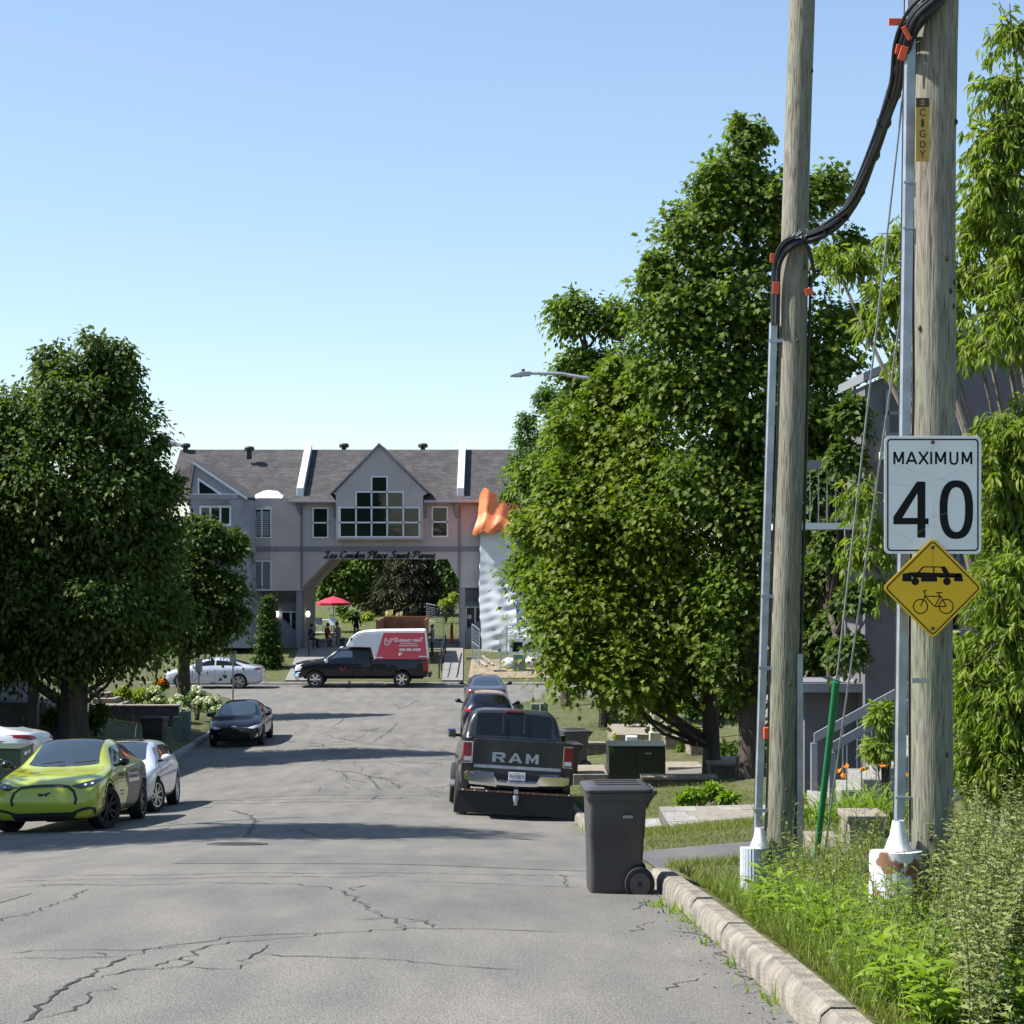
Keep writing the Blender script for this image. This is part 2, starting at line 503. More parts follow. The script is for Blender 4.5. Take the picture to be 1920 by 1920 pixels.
for c in ([(235, 1795), (300, 1775), (350, 1770), (440, 1757), (520, 1752), (620, 1750), (760, 1741), (900, 1742), (1060, 1748)],
          [(0, 1788), (60, 1783), (160, 1781), (260, 1782), (360, 1776)],
          [(0, 1800), (90, 1796), (190, 1795), (235, 1795)],
          [(190, 1835), (235, 1822), (290, 1813), (340, 1795), (400, 1772), (460, 1765), (560, 1757), (620, 1751)],
          [(235, 1822), (330, 1815), (450, 1818)], [(450, 1818), (470, 1795), (505, 1771)],
          [(300, 1820), (340, 1812), (362, 1803), (340, 1795)],
          [(200, 1850), (170, 1870), (140, 1895), (60, 1912)],
          [(480, 1789), (600, 1794), (700, 1797)], [(700, 1797), (860, 1812), (1000, 1822)],
          [(0, 1649), (120, 1642), (250, 1641), (350, 1640), (470, 1636), (600, 1638), (700, 1637), (900, 1640), (1080, 1642)],
          [(0, 1654), (150, 1650), (320, 1648), (480, 1644), (650, 1645), (760, 1642)],
          [(60, 1659), (240, 1661), (380, 1655), (560, 1658), (640, 1668)],
          [(0, 1665), (130, 1660), (200, 1660)], [(0, 1728), (60, 1712), (130, 1685), (165, 1667)],
          [(640, 1668), (660, 1680), (682, 1698), (700, 1712), (745, 1728), (760, 1742)],
          [(650, 1681), (655, 1665), (690, 1660)], [(745, 1730), (790, 1727), (815, 1740)],
          [(760, 1652), (880, 1656), (1000, 1661), (1085, 1665)], [(1055, 1640), (1060, 1652), (1062, 1662)],
          [(340, 1500), (420, 1502), (520, 1500), (640, 1498), (760, 1497)], [(385, 1505), (470, 1507), (600, 1504), (700, 1503)],
          [(700, 1500), (712, 1488), (705, 1470), (690, 1455), (660, 1447), (600, 1445)],
          [(640, 1448), (655, 1462), (690, 1468)], [(690, 1455), (725, 1462), (750, 1475), (745, 1490)],
          [(460, 1570), (470, 1555), (480, 1540), (470, 1530), (430, 1518)], [(530, 1560), (560, 1555), (600, 1568)],
          [(540, 1405), (600, 1398), (700, 1395), (800, 1402)], [(560, 1412), (660, 1408), (780, 1415)],
          [(600, 1375), (690, 1370), (790, 1378)], [(620, 1365), (640, 1352), (650, 1340)], [(700, 1390), (730, 1372), (745, 1355)],
          [(560, 1426), (640, 1430), (740, 1428), (820, 1432)], [(740, 1320), (750, 1330), (775, 1318), (790, 1312)],
          [(1190, 1707), (1215, 1692), (1235, 1688)], [(1190, 1748), (1205, 1735), (1230, 1728)],
          [(1250, 1858), (1280, 1842), (1310, 1835)], [(1250, 1745), (1300, 1750), (1345, 1760)], [(1270, 1700), (1300, 1725), (1330, 1760), (1365, 1800), (1400, 1840)],
          [(170, 1786), (200, 1793)], [(660, 1725), (760, 1722), (830, 1735)]):
    crack(c, .013 if c[0][1] > 1600 else .022, .06)
for _ in range(55):                                       # alligator cracking half way down the street
    x0, y0 = random.uniform(560, 830), random.uniform(1362, 1500)
    n = random.randint(2, 4); pts = [(x0, y0)]
    for k in range(n): pts.append((pts[-1][0] + random.uniform(-26, 26), pts[-1][1] + random.uniform(-7, 7)))
    crack(pts, .014, .03)
cr = build('crack', mbc, M['crack'], road, fix=False)
cr['kind'] = 'stuff'
# crumbled edge along the gutter
mb = MB()
for i in range(150):
    y = random.uniform(8, 17); r = RR - abs(random.gauss(0, .13)) - .01
    x = XR(r, y); z = road_z(x, y); s = random.uniform(.004, .012)
    mb.ball((x, y, z + s * .3), (s, s * random.uniform(.7, 1.4), s * .6), 5, jit=.25)
g = build('gravel', mb, M['asphalt_dark'], road); g['kind'] = 'stuff'
# patches of newer asphalt: thin overlays with cut edges
M['asphalt2'] = asphalt('newer_asphalt', (.132, .128, .12), (.155, .149, .137))
rr_ = np.linspace(RL, RR, 25)
for y_a, y_b, c_a, c_b in ((19.6, 22.4, 13, 24), (13.6, 16.1, 0, 12), (40.6, 44.0, 6, 19)):
    ya_, cs = [y for y in yy if y_a <= y <= y_b], rr_[c_a:c_b + 1]
    build('asphalt_patch', MB().grid([[(XR(r, y), y, road_z(XR(r, y), y) + .004) for r in cs] for y in ya_]), M['asphalt2'], road, fix=False, smooth=2)
# manhole in the street
p = on_road(445, 1583)
t = thing('manhole_cover', 'round cast iron manhole cover in the shaded asphalt', 'manhole cover', (p.x, p.y, road_z(p.x, p.y)))
tilt = (edge_z(p.y + 1) - edge_z(p.y - 1)) / 2
t.rotation_euler = (math.atan(tilt), 0, 0)
iron = mat('cast_iron', (.09, .085, .08), .7, metal=.3, var=.2, vscale=10)
build('frame', MB().lathe([(.40, .0), (.40, .012), (.34, .014), (.34, .004)], n=28), iron, t, smooth=True)
mb = MB().lathe([(.0, .009), (.335, .009), (.335, -.01)], n=28)
for i in range(-4, 5):
    for j in range(-4, 5):
        if i * i + j * j < 17: mb.box(i * .07 - .022, i * .07 + .022, j * .07 - .022, j * .07 + .022, .0091, .016)
build('lid', mb, iron, t)
# right driveway sheets
def sheet(name, label, r0, r1, y0, y1, material, lift=.0, nr=10, ny=8):
    mb = MB(); rows = []
    for y in np.linspace(y0, y1, ny): rows.append([(XR(r, y), y, ground_z(XR(r, y), y) + lift) for r in np.linspace(r0, r1, nr)])
    mb.grid(rows)
    o = build(name, mb, material, fix=False, smooth=2)
    return tag(o, label, kind='structure')
sheet('driveway', 'dark asphalt driveway just beyond the near kerb end', RR + .2, 12, DRIVES[0][0], DRIVES[0][1], M['asphalt_dark'], .006, 24)
sheet('driveway', 'short asphalt driveway behind the parked pickup', RR + .2, 6.0, DRIVES[1][0], DRIVES[1][1], M['asphalt'], .006, 14)
sheet('driveway', 'asphalt driveway with the white sedan', RL - 8, RL - .2, LDRIVES[0][0], LDRIVES[0][1], M['asphalt'], .006, 14)
# ================================================================ condo building with the archway
M['facade'] = mat('mauve_stucco', (.40, .36, .355), .95, var=.07, vscale=.8, bump=.4, bscale=40)
M['facade_blue'] = mat('blue_grey_stucco', (.25, .255, .29), .95, var=.07, vscale=.8, bump=.4, bscale=40)
M['band'] = mat('band_stucco', (.19, .18, .205), .95, var=.08, vscale=2)
M['beige_wall'] = mat('beige_wall', (.30, .26, .20), .95, var=.1, vscale=1.5)
M['wglass'] = mat('window_glass', (.010, .018, .014), .03, spec=.55, bump=.22, bscale=1.3)
M['blind'] = mat('window_blind', (.30, .31, .33), .6)
def shingle_mat(name, c1, c2):
    m = bpy.data.materials.new(name); m.use_nodes = True
    nt = m.node_tree; b = nt.nodes['Principled BSDF']; L = nt.links.new
    tc = nt.nodes.new('ShaderNodeTexCoord')
    br = nt.nodes.new('ShaderNodeTexBrick'); br.inputs['Scale'].default_value = 1
    br.inputs['Brick Width'].default_value = .33; br.inputs['Row Height'].default_value = .14
    br.inputs['Mortar Size'].default_value = .012
    br.inputs['Color1'].default_value = (*c1, 1); br.inputs['Color2'].default_value = (*c2, 1); br.inputs['Mortar'].default_value = (c1[0] * .45, c1[1] * .45, c1[2] * .45, 1)
    L(tc.outputs['Object'], br.inputs['Vector'])
    n = nt.nodes.new('ShaderNodeTexNoise'); n.inputs['Scale'].default_value = 1.2; n.inputs['Detail'].default_value = 6
    L(tc.outputs['Object'], n.inputs['Vector'])
    r = nt.nodes.new('ShaderNodeValToRGB'); r.color_ramp.elements[0].color = (.7, .7, .72, 1); r.color_ramp.elements[1].color = (1.25, 1.22, 1.2, 1)
    r.color_ramp.elements[0].position = .3; r.color_ramp.elements[1].position = .7
    L(n.outputs['Fac'], r.inputs[0])
    x = nt.nodes.new('ShaderNodeMix'); x.data_type = 'RGBA'; x.blend_type = 'MULTIPLY'; x.inputs[0].default_value = 1
    L(br.outputs['Color'], x.inputs[6]); L(r.outputs[0], x.inputs[7]); L(x.outputs[2], b.inputs['Base Color'])
    b.inputs['Roughness'].default_value = .95
    bp = nt.nodes.new('ShaderNodeBump'); bp.inputs['Strength'].default_value = .5; bp.inputs['Distance'].default_value = .02
    L(br.outputs['Fac'], bp.inputs['Height']); bp.invert = True; L(bp.outputs[0], b.inputs['Normal'])
    return m
M['shingle'] = shingle_mat('roof_shingles', (.048, .046, .048), (.085, .08, .08))

def window(parent, base, x0, x1, z0, z1, y, cols=1, rows=1, fw=.05, glass=None, colx=None, rowz=None, skip=None, fmat=None, depth=.05, facing=-1):
    """frame as one part, every pane a sub-part; the wall lies at y and faces -y"""
    colx = colx or list(np.linspace(x0, x1, cols + 1)); rowz = rowz or list(np.linspace(z0, z1, rows + 1))
    mb = MB(); cells = [(i, j) for i in range(len(colx) - 1) for j in range(len(rowz) - 1) if not (skip and skip(i, j))]
    h = fw / 2
    done = set()
    for i, j in cells:
        a, b, c, d = colx[i], colx[i + 1], rowz[j], rowz[j + 1]
        for key, bx in ((('v', i, j), (a - h, a + h, c - h, d + h)), (('v', i + 1, j), (b - h, b + h, c - h, d + h)),
                        (('h', i, j), (a + h, b - h, c - h, c + h)), (('h', i, j + 1), (a + h, b - h, d - h, d + h))):
            if key in done: continue
            done.add(key)
            mb.box(bx[0], bx[1], y - depth, y + .02, bx[2], bx[3])
    fr = build('window', mb, fmat or M['white_metal'], parent, at=base)
    for i, j in cells:
        a, b, c, d = colx[i] + h, colx[i + 1] - h, rowz[j] + h, rowz[j + 1] - h
        t = random.uniform(-.006, .006); s = random.uniform(-.006, .006)
        pm = MB().box(a, b, y - .018, y + .01, c, d)
        pm.v = [(vx, vy + ((vx - a) * t / max(.1, b - a) + (vz - c) * s if vy < y else 0), vz) for vx, vy, vz in pm.v]
        build('pane', pm, glass or M['wglass'], fr, at=base)
    return fr

YB = 105.0
GB = 1.02                                                # ground level at the building
bx = lambda px, Y=YB: PXX(px, Y)
bz = lambda py, Y=YB: PZ(py, Y)
base = (bx(712), YB, GB)
bd = thing('condo_building', 'long grey stucco condo building bridging an archway, with script lettering over it', 'building', base)
def bp(name, mb, m, parent=bd, **k): return build(name, mb, m, parent, at=base, **k)
YBACK = 114.0
xl, xr = bx(565), bx(862)
ze = bz(935)
zs = bz(1048.5)
# bridge over the archway with splayed haunches
poly = [(xl, bz(1104)), (xl, ze), (xr, ze), (xr, bz(1102)), (bx(862) - .01, bz(1091)), (bx(839), zs), (bx(617), zs), (bx(567), bz(1101))]
mb = MB().prism(poly, YB, YBACK)
bp('bridge_wall', mb, M['facade'])
# wings
xL = bx(440); xR2 = bx(1180)
zo = bz(1107)                                            # underside of the overhang
x512 = bx(512)
mb = MB()
for z0, z1 in ((zo, ze),):
    mb.add([(xL, YB - 1.2, z0), (x512, YB - 1.2, z0), (xl - .004, YB - .02, z0), (xl - .004, YBACK, z0), (xL, YBACK, z0),
            (xL, YB - 1.2, z1), (x512, YB - 1.2, z1), (xl - .004, YB - .02, z1), (xl - .004, YBACK, z1), (xL, YBACK, z1)],
           [(0, 1, 2, 3, 4), (9, 8, 7, 6, 5), (0, 5, 6, 1), (1, 6, 7, 2), (2, 7, 8, 3), (3, 8, 9, 4), (4, 9, 5, 0)])
bp('upper_wall', mb, M['facade'])
mb = MB().box(xr + .004, xR2, YB + .01, YBACK, bz(1102), ze)
bp('upper_wall', mb, M['facade'])
# set back ground floor
xin = bx(590, 112.0)
mb = MB().box(xL, xl - .3, YB + 1.6, YBACK, GB - .4, zo - .002)
bp('ground_floor_wall', mb, M['facade_blue'])
mb = MB().box(xl - .29, xl + .03, YB + 1.2, 112.2, GB - .4, bz(1102) - .004)
bp('passage_wall', mb, M['beige_wall'])
mb = MB().box(xr + .12, xR2, YB + 1.6, YBACK, GB - .4, bz(1102) - .004)
bp('ground_floor_wall', mb, M['facade_blue'])
# pillars
for p0, p1, y0 in ((555, 565, YB), (862.5, 872, YB + .01)):
    bp('pillar', MB().box(bx(p0), bx(p1), y0 + .02, y0 + .4, GB - .4, bz(1102) - .006), M['facade_blue'], bevel=.02)
# darker bands
mb = MB()
mb.box(xl - .003, xr + .003, YB - .03, YB + .01, bz(1034.5), bz(1024.5))
bp('band', mb, M['band'])
bp('band', MB().box(xL - .02, x512 + .01, YB - 1.23, YB - 1.19, bz(1034.5, YB - 1.2), bz(1024.5, YB - 1.2)), M['band'])
mb = MB(); d = Vector((xl - x512, 1.18, 0)); n = Vector((d.y, -d.x, 0)).normalized()
a = Vector((x512, YB - 1.2, 0)); b = Vector((xl - .01, YB - .02, 0)); o1 = n * .03; i1 = n * -.02
mb.add([(q.x, q.y, z) for z in (bz(1034.5, YB - .6), bz(1024.5, YB - .6)) for q in (a + o1, b + o1, b + i1, a + i1)],
       [(0, 1, 5, 4), (1, 2, 6, 5), (2, 3, 7, 6), (3, 0, 4, 7), (3, 2, 1, 0), (4, 5, 6, 7)])
bp('band', mb, M['band'])
bp('band', MB().box(xr + .005, xR2, YB - .02, YB + .015, bz(1034.5), bz(1024.5)), M['band'])
bp('band', MB().box(xL, xl - .32, YB + 1.57, YB + 1.61, bz(1132), bz(1121)), M['band'])
bp('band', MB().box(xr + .14, xR2, YB + 1.57, YB + 1.61, bz(1130), bz(1120)), M['band'])
# roof: two slopes over the whole length
yR = 109.5; zR = PZ(843, yR); yE = YB - .45; zE2 = bz(937, yE)
xra, xrb = bx(312), bx(1500)
mb = MB()
yBk = yR + (yR - yE)
def slab(p, th=.16):
    n = len(p); mb.add([tuple(q) for q in p] + [(q[0], q[1], q[2] - th) for q in p], [tuple(range(n)), tuple(range(2 * n - 1, n - 1, -1))] + [(i, (i + 1) % n, (i + 1) % n + n, i + n) for i in range(n)])
slab([(xra, yE, zE2), (xrb, yE, zE2), (xrb, yR, zR), (xra, yR, zR)])
slab([(xrb, yBk, zE2), (xra, yBk, zE2), (xra, yR + .002, zR), (xrb, yR + .002, zR)])
roof = bp('roof', mb, M['shingle'])
# gable
ga, gl, gr = (bx(712.5), bz(832)), (bx(622), bz(924.5)), (bx(808), bz(924))
yg = YB - .64
gw = [(bx(630), bz(1010)), (bx(632), gl[1] - .3), (gl[0] + .12, gl[1] - .02), (ga[0], ga[1] - .12), (gr[0] - .12, gr[1] - .02), (bx(797), gr[1] - .3), (bx(797), bz(1010))]
mb = MB().prism([(bx(632), bz(1012)), (bx(632), bz(930)), (gl[0] + .16, gl[1] - .05), (ga[0], ga[1] - .14), (gr[0] - .16, gr[1] - .05), (bx(794), bz(930)), (bx(794), bz(1012))], yg, YB + .6)
bp('gable_wall', mb, M['facade'])
mb = MB()
# gable roof planes run back into the main slope
for e, sgn in ((gl, -1), (gr, 1)):
    x0, z0 = e; x1, z1 = ga
    pts = [(x0, yg - .12, z0), (x1, yg - .12, z1), (x1, yR + .4, z1), (x0, YB + .6, z0)]
    n = len(pts)
    mb.add(pts + [(q[0], q[1], q[2] - .13) for q in pts], [tuple(range(n)), tuple(range(2 * n - 1, n - 1, -1))] + [(i, (i + 1) % n, (i + 1) % n + n, i + n) for i in range(n)])
bp('gable_roof', mb, M['shingle'])
mb = MB()
for e in (gl, gr):
    dx, dz = ga[0] - e[0], ga[1] - e[1]; L_ = math.hypot(dx, dz)
    nx, nz = -dz / L_ * .09, dx / L_ * .09
    if nz > 0: nx, nz = -nx, -nz
    mb.prism([(e[0], e[1]), (ga[0], ga[1]), (ga[0] + (nx if dx > 0 else nx), ga[1] + nz), (e[0] + nx, e[1] + nz)], yg - .15, yg - .119)
bp('fascia', mb, M['trim'])
# gutters and downspouts
for a, b in ((465, 632), (795, 1180)):
    bp('gutter', MB().box(bx(a), bx(b), yE - .12, yE + .02, zE2 - .17, zE2 - .02), mat('gutter', (.36, .33, .34), .5), bevel=.02)
for px in (566.5, 862):
    bp('downspout', MB().tube([(bx(px), yE - .02, zE2 - .15), (bx(px), YB - .07, zE2 - .5), (bx(px), YB - .07, GB + .3 if px > 600 else bz(1104))], .045, 6), M['band'])
# corner brackets under the eaves
for px in (629, 798, 857, 561):
    bp('bracket', MB().prism([(yE + .1, zE2 - .2), (YB - .003, zE2 - .2), (YB - .003, zE2 - 1.0)], bx(px) - .1, bx(px) + .1, 'x'), M['band'])
# parapet fins down the slope
for px in (563, 863.5):
    x = bx(px); mb = MB()
    a = Vector((0, yE + .35, zE2 + .25)); b = Vector((0, yR, zR + .02))
    mb.add([(x + sx, q.y, q.z + dz) for q in (a, b) for sx, dz in ((-.19, -.15), (.19, -.15), (.19, .42), (-.19, .42))],
           [(0, 1, 2, 3), (7, 6, 5, 4), (0, 4, 5, 1), (1, 5, 6, 2), (2, 6, 7, 3), (3, 7, 4, 0)])
    bp('parapet', mb, M['white_metal'], bevel=.02)
# roof vents
for px, y, py in ((348, 109.3, 845), (467.5, 108.0, 851), (645, 110.2, 845), (793, 110.2, 845)):
    z = PZ(py, y); x = PXX(px, y)
    mb = MB().box(x - .13, x + .13, y - .13, y + .13, z - .3, z + .18)
    mb.lathe([(0, z + .18), (.27, z + .18), (.29, z + .34), (.22, z + .42), (0, z + .44)], (x, y, 0), 10)
    build('roof_vent', mb, M['black'], roof, at=base)
# small pyramid skylight on the eave
x0, x1 = bx(480), bx(532); mb = MB()
zc = bz(936); mb.add([(x0, YB - 1.3, zc), (x1, YB - .75, zc), (x1, YB + .9, zc + .45), (x0, YB + .9, zc + .45), ((x0 + x1) / 2, YB - .1, bz(919))], [(0, 1, 4), (1, 2, 4), (2, 3, 4), (3, 0, 4), (3, 2, 1, 0)])
bp('canopy_roof', mb, M['white_metal'])
# bridge windows
colx = [bx(p) for p in (639.4, 669.4, 698.3, 727.5, 757.5, 787.5)]
rowz = [bz(p) for p in (1007, 980, 952, 923, 894.5)]
def sk(i, j): return (j == 2 and i in (0, 4)) or (j == 3 and i != 2)
window(bd, base, 0, 0, 0, 0, yg, colx=colx, rowz=rowz, skip=sk, fw=.085)
window(bd, base, bx(587), bx(615), bz(1008), bz(952.5), YB, 1, 2, fw=.085)
window(bd, base, bx(810.5), bx(839), bz(1006), bz(951), YB, 1, 2, fw=.085)
# left wing windows with blinds
yw = YB - 1.2
w = window(bd, base, PXX(474, yw), PXX(508, yw), PZ(1008, yw), PZ(954, yw), yw, 2, 1, fw=.08)
mb = MB()
for k in range(13):
    z = PZ(1004, yw) + k * (PZ(958, yw) - PZ(1004, yw)) / 13
    mb.box(PXX(477, yw), PXX(505.5, yw), yw - .0235, yw - .019, z, z + .07)
s = build('blind', mb, M['blind'], w, at=base)
window(bd, base, PXX(475, yw), PXX(508, yw), PZ(1106, yw), PZ(1052, yw), yw, 2, 1, fw=.08, glass=mat('curtained_glass', (.17, .18, .20), .08, spec=.7))
yg2 = YB + 1.6
window(bd, base, bx(474, yg2), bx(500, yg2), bz(1195, yg2), bz(1146, yg2), yg2, 2, 1, fw=.07)
# entrance doors
def door(px0, px1, py0, py1, y):
    fr = MB(); x0, x1, z0, z1 = PXX(px0, y), PXX(px1, y), PZ(py1, y), PZ(py0, y)
    xm = x0 + (x1 - x0) * .62
    for a, b in ((x0, x0 + .07), (xm - .05, xm + .05), (x1 - .07, x1)): fr.box(a, b, y - .06, y + .01, z0, z1)
    for c, dd in ((z1 - .07, z1), (z0, z0 + .05)): 
        fr.box(x0 + .071, xm - .051, y - .058, y + .01, c, dd); fr.box(xm + .051, x1 - .071, y - .058, y + .01, c, dd)
    f = bp('door', fr, M['white'])
    build('pane', MB().box(x0 + .07, xm - .05, y - .03, y, z0 + .05, z1 - .07), M['tint'], f, at=base)
    build('pane', MB().box(xm + .05, x1 - .07, y - .03, y, z0 + .05, z1 - .07), M['tint'], f, at=base)
    return f
door(527, 557, 1146, 1192, yg2)
f = door(873, 902, 1137, 1186, yg2)
build('notice', MB().box(PXX(877, yg2), PXX(884, yg2), yg2 - .034, yg2 - .031, PZ(1160, yg2), PZ(1153, yg2)), M['white'], f, at=base)
# stair parapets before the doors
y = YB + .5
bp('stair_parapet', MB().prism([(PXX(527, y), GB - .4), (PXX(527, y), PZ(1160, y)), (PXX(531, y), PZ(1160, y)), (PXX(555, y), PZ(1184, y)), (PXX(555, y), GB - .4)], y, y + .22), M['facade_blue'])
bp('stair_parapet', MB().prism([(PXX(873, y), GB - .4), (PXX(873, y), PZ(1182, y)), (PXX(903, y), PZ(1160, y)), (PXX(915, y), PZ(1160, y)), (PXX(915, y), GB - .4)], y, y + .22), M['facade_blue'])
# wall lamps, lit
M['lamp_glow'] = mat('lamp_glow', (1, .93, .78), .4, emit=3.0)
for px, y in ((519.5, yg2), (572, 107.0)):
    x = PXX(px, y); z = PZ(1153, y)
    if px > 560: x = xl + .03 + .14
    l = bp('wall_lamp', MB().box(x - .05, x + .05, y - .16, y, z + .22, z + .30), M['black'])
    build('bulb', MB().ball((x, y - .1, z + .06), (.11, .11, .18), 8), M['lamp_glow'], l, at=base, smooth=2)
# left wing: gable end with a triangular window, pergola and balcony
yl = 101.6
q = lambda px, py, y=yl: (PXX(px, y), PZ(py, y))
mb = MB().prism([q(356, 1215), q(356, 938), q(366, 868), q(464, 934), q(470, 950), q(470, 1215)], yl, YB + 3)
bp('wing_wall', mb, M['facade_blue'])
mb = MB()
a, b = Vector((*q(364, 865),)), Vector((*q(466, 933.5),)); 
a = Vector((a[0], a[1])); b = Vector((b[0], b[1])); dv = (b - a).normalized(); nv = Vector((-dv.y, dv.x)) * .13
mb.prism([tuple(a), tuple(b), tuple(b - nv), tuple(a - nv)] if nv.y > 0 else [tuple(a), tuple(b), tuple(b + nv), tuple(a + nv)], yl - .25, yl - .01)
bp('fascia', mb, M['white_metal'])
mb = MB()
def slab3(p, th=.15):
    n = len(p); mb.add([tuple(z) for z in p] + [(z[0], z[1], z[2] - th) for z in p], [tuple(range(n)), tuple(range(2 * n - 1, n - 1, -1))] + [(i, (i + 1) % n, (i + 1) % n + n, i + n) for i in range(n)])
A1, B1 = q(364, 864), q(466, 932.5)
slab3([(A1[0], yl - .2, A1[1]), (B1[0], yl - .2, B1[1]), (B1[0] + .1, yR - 3.5, B1[1] + .1), (A1[0], yR + 1, A1[1] + .05)])
slab3([(PXX(355, yl), yl - .1, PZ(936, yl)), (PXX(366, yl), yl - .1, PZ(866, yl)), (PXX(366, yl), YB + 5, PZ(866, yl)), (PXX(330, yl), YB + 5, PZ(850, yl)), (PXX(250, yl), yl + 2, PZ(938, yl))])
bp('wing_roof', mb, M['shingle'])
bp('ridge_cap', MB().box(PXX(305, 104), PXX(322, 104), 103.6, 107, PZ(832, 104), PZ(826.5, 104)), M['white_metal'])
tri = [q(374, 902), q(374, 932), q(420, 932)]
mb = MB().prism([q(371, 895), q(371, 935), q(431, 935)], yl - .04, yl + .02)
f = bp('gable_window', mb, M['white_metal'])
build('pane', MB().prism([q(374, 902), q(374, 933), q(420, 933)], yl - .06, yl - .02), M['wglass'], f, at=base)
window(bd, base, PXX(376, yl), PXX(432, yl), PZ(984, yl), PZ(950, yl), yl, 3, 1, fw=.1)
yp = yl - 1.5
pq = lambda px, py: (PXX(px, yp), PZ(py, yp))
bp('pergola_beam', MB().box(PXX(353, yp), PXX(446, yp), yp, yp + .3, PZ(936, yp), PZ(926, yp)), M['trim'], bevel=.02)
for k in range(4):
    x = PXX(362 + 24 * k, yp)
    bp('pergola_rafter', MB().box(x, x + .14, yp + .31, yl - .01, PZ(934, yp), PZ(928, yp)), M['trim'])
bp('pergola_post', MB().prism([pq(435, 986), pq(435, 955), pq(430, 937), pq(453, 937), pq(449, 960), pq(449, 986)], yp + .02, yp + .28), M['facade_blue'])
mb = MB().box(PXX(360, yp), PXX(468, yp), yp, yl - .01, PZ(1012, yp), PZ(986, yp))
bp('balcony', mb, M['facade_blue'])

# lettering over the arch, slanted script
FONT_CACHE = {}
def text_mesh(s, w, h, depth=.0, shear=0, bold=0, spacing=1.0):
    """verts and faces of a word in the (u right, v up) plane, fitted to w x h, centred"""
    key = (s, shear, bold, spacing, depth > 0)
    if key not in FONT_CACHE:
        cu = bpy.data.curves.new('text', 'FONT'); cu.body = s; cu.shear = shear; cu.offset = bold; cu.space_character = spacing
        cu.resolution_u = 4; cu.fill_mode = 'BOTH' if depth > 0 else 'FRONT'
        if depth > 0: cu.extrude = .5
        ob = bpy.data.objects.new('text', cu); scene.collection.objects.link(ob)
        dg = bpy.context.evaluated_depsgraph_get()
        me = bpy.data.meshes.new_from_object(ob.evaluated_get(dg))
        vs = [tuple(v.co) for v in me.vertices]; fs = [tuple(p.vertices) for p in me.polygons]
        bpy.data.objects.remove(ob); bpy.data.curves.remove(cu); bpy.data.meshes.remove(me)
        FONT_CACHE[key] = (vs, fs)
    vs, fs = FONT_CACHE[key]
    xs = [v[0] for v in vs]; ys_ = [v[1] for v in vs]
    x0, x1, y0, y1 = min(xs), max(xs), min(ys_), max(ys_)
    return [((v[0] - (x0 + x1) / 2) * w / (x1 - x0), (v[1] - (y0 + y1) / 2) * h / (y1 - y0), v[2] * depth) for v in vs], fs
def put_text(mb, s, w, h, c, u=(1, 0, 0), v=(0, 0, 1), depth=0, m=0, **k):
    vs, fs = text_mesh(s, w, h, depth, **k)
    u, v, c = Vector(u), Vector(v), Vector(c); n = u.cross(v)
    mb.add([c + u * a + v * b + n * d for a, b, d in vs], fs, m)
    return mb
# hand drawn script glyphs: strokes in a unit box (x right, y up, 1 = capital height, .5 = small letters)
GL = {
 'L': (.62, [[(.30, .70), (.16, .78), (.16, .95), (.34, 1.0), (.42, .84), (.30, .40), (.20, .10), (.06, .02), (.0, .10), (.14, .16), (.34, .02), (.50, .0), (.62, .14)]]),
 'C': (.62, [[(.56, .74), (.60, .90), (.48, 1.0), (.26, .90), (.10, .56), (.12, .18), (.30, .0), (.48, .06), (.60, .24)]]),
 'P': (.66, [[(.30, .92), (.24, .5), (.14, .08), (.0, .0)], [(.04, .66), (.06, .90), (.30, 1.0), (.56, .96), (.64, .76), (.50, .54), (.28, .50)]]),
 'S': (.58, [[(.54, .80), (.50, .98), (.30, .98), (.20, .78), (.36, .56), (.46, .30), (.34, .04), (.12, .0), (.0, .14), (.10, .26)]]),
 'e': (.40, [[(.06, .24), (.24, .30), (.32, .44), (.22, .52), (.08, .40), (.06, .14), (.18, .0), (.32, .06), (.42, .18)]]),
 's': (.36, [[(.0, .12), (.16, .40), (.20, .52), (.22, .40), (.30, .22), (.26, .04), (.10, .0), (.04, .08)], [(.28, .06), (.38, .18)]]),
 'o': (.42, [[(.22, .52), (.06, .38), (.06, .12), (.18, .0), (.32, .12), (.34, .38), (.22, .52), (.30, .40), (.44, .42)]]),
 'n': (.50, [[(.02, .40), (.10, .52), (.10, .30), (.06, .0), (.16, .34), (.30, .52), (.36, .42), (.32, .10), (.40, .0), (.50, .16)]]),
 'd': (.48, [[(.32, .40), (.20, .52), (.06, .34), (.08, .06), (.20, .0), (.34, .20), (.46, 1.0)], [(.42, .76), (.34, .14), (.40, .0), (.50, .14)]]),
 'l': (.32, [[(.02, .14), (.20, .56), (.26, .94), (.16, 1.0), (.10, .70), (.08, .14), (.16, .0), (.32, .16)]]),
 'a': (.46, [[(.32, .42), (.20, .52), (.06, .34), (.08, .06), (.18, .0), (.32, .24), (.36, .50)], [(.36, .50), (.32, .12), (.38, .0), (.48, .16)]]),
 'c': (.38, [[(.30, .40), (.24, .52), (.08, .38), (.06, .12), (.18, .0), (.30, .06), (.40, .18)]]),
 'i': (.28, [[(.02, .22), (.14, .52), (.10, .12), (.16, .0), (.28, .16)], [(.19, .70), (.215, .745)]]),
 't': (.32, [[(.02, .20), (.20, .84), (.12, .16), (.18, .0), (.32, .16)], [(.04, .56), (.32, .58)]]),
 'r': (.40, [[(.02, .20), (.12, .52), (.10, .42), (.28, .44), (.24, .12), (.30, .0), (.42, .16)]]),
 '-': (.34, [[(.06, .28), (.28, .30)]]), ' ': (.30, [])}
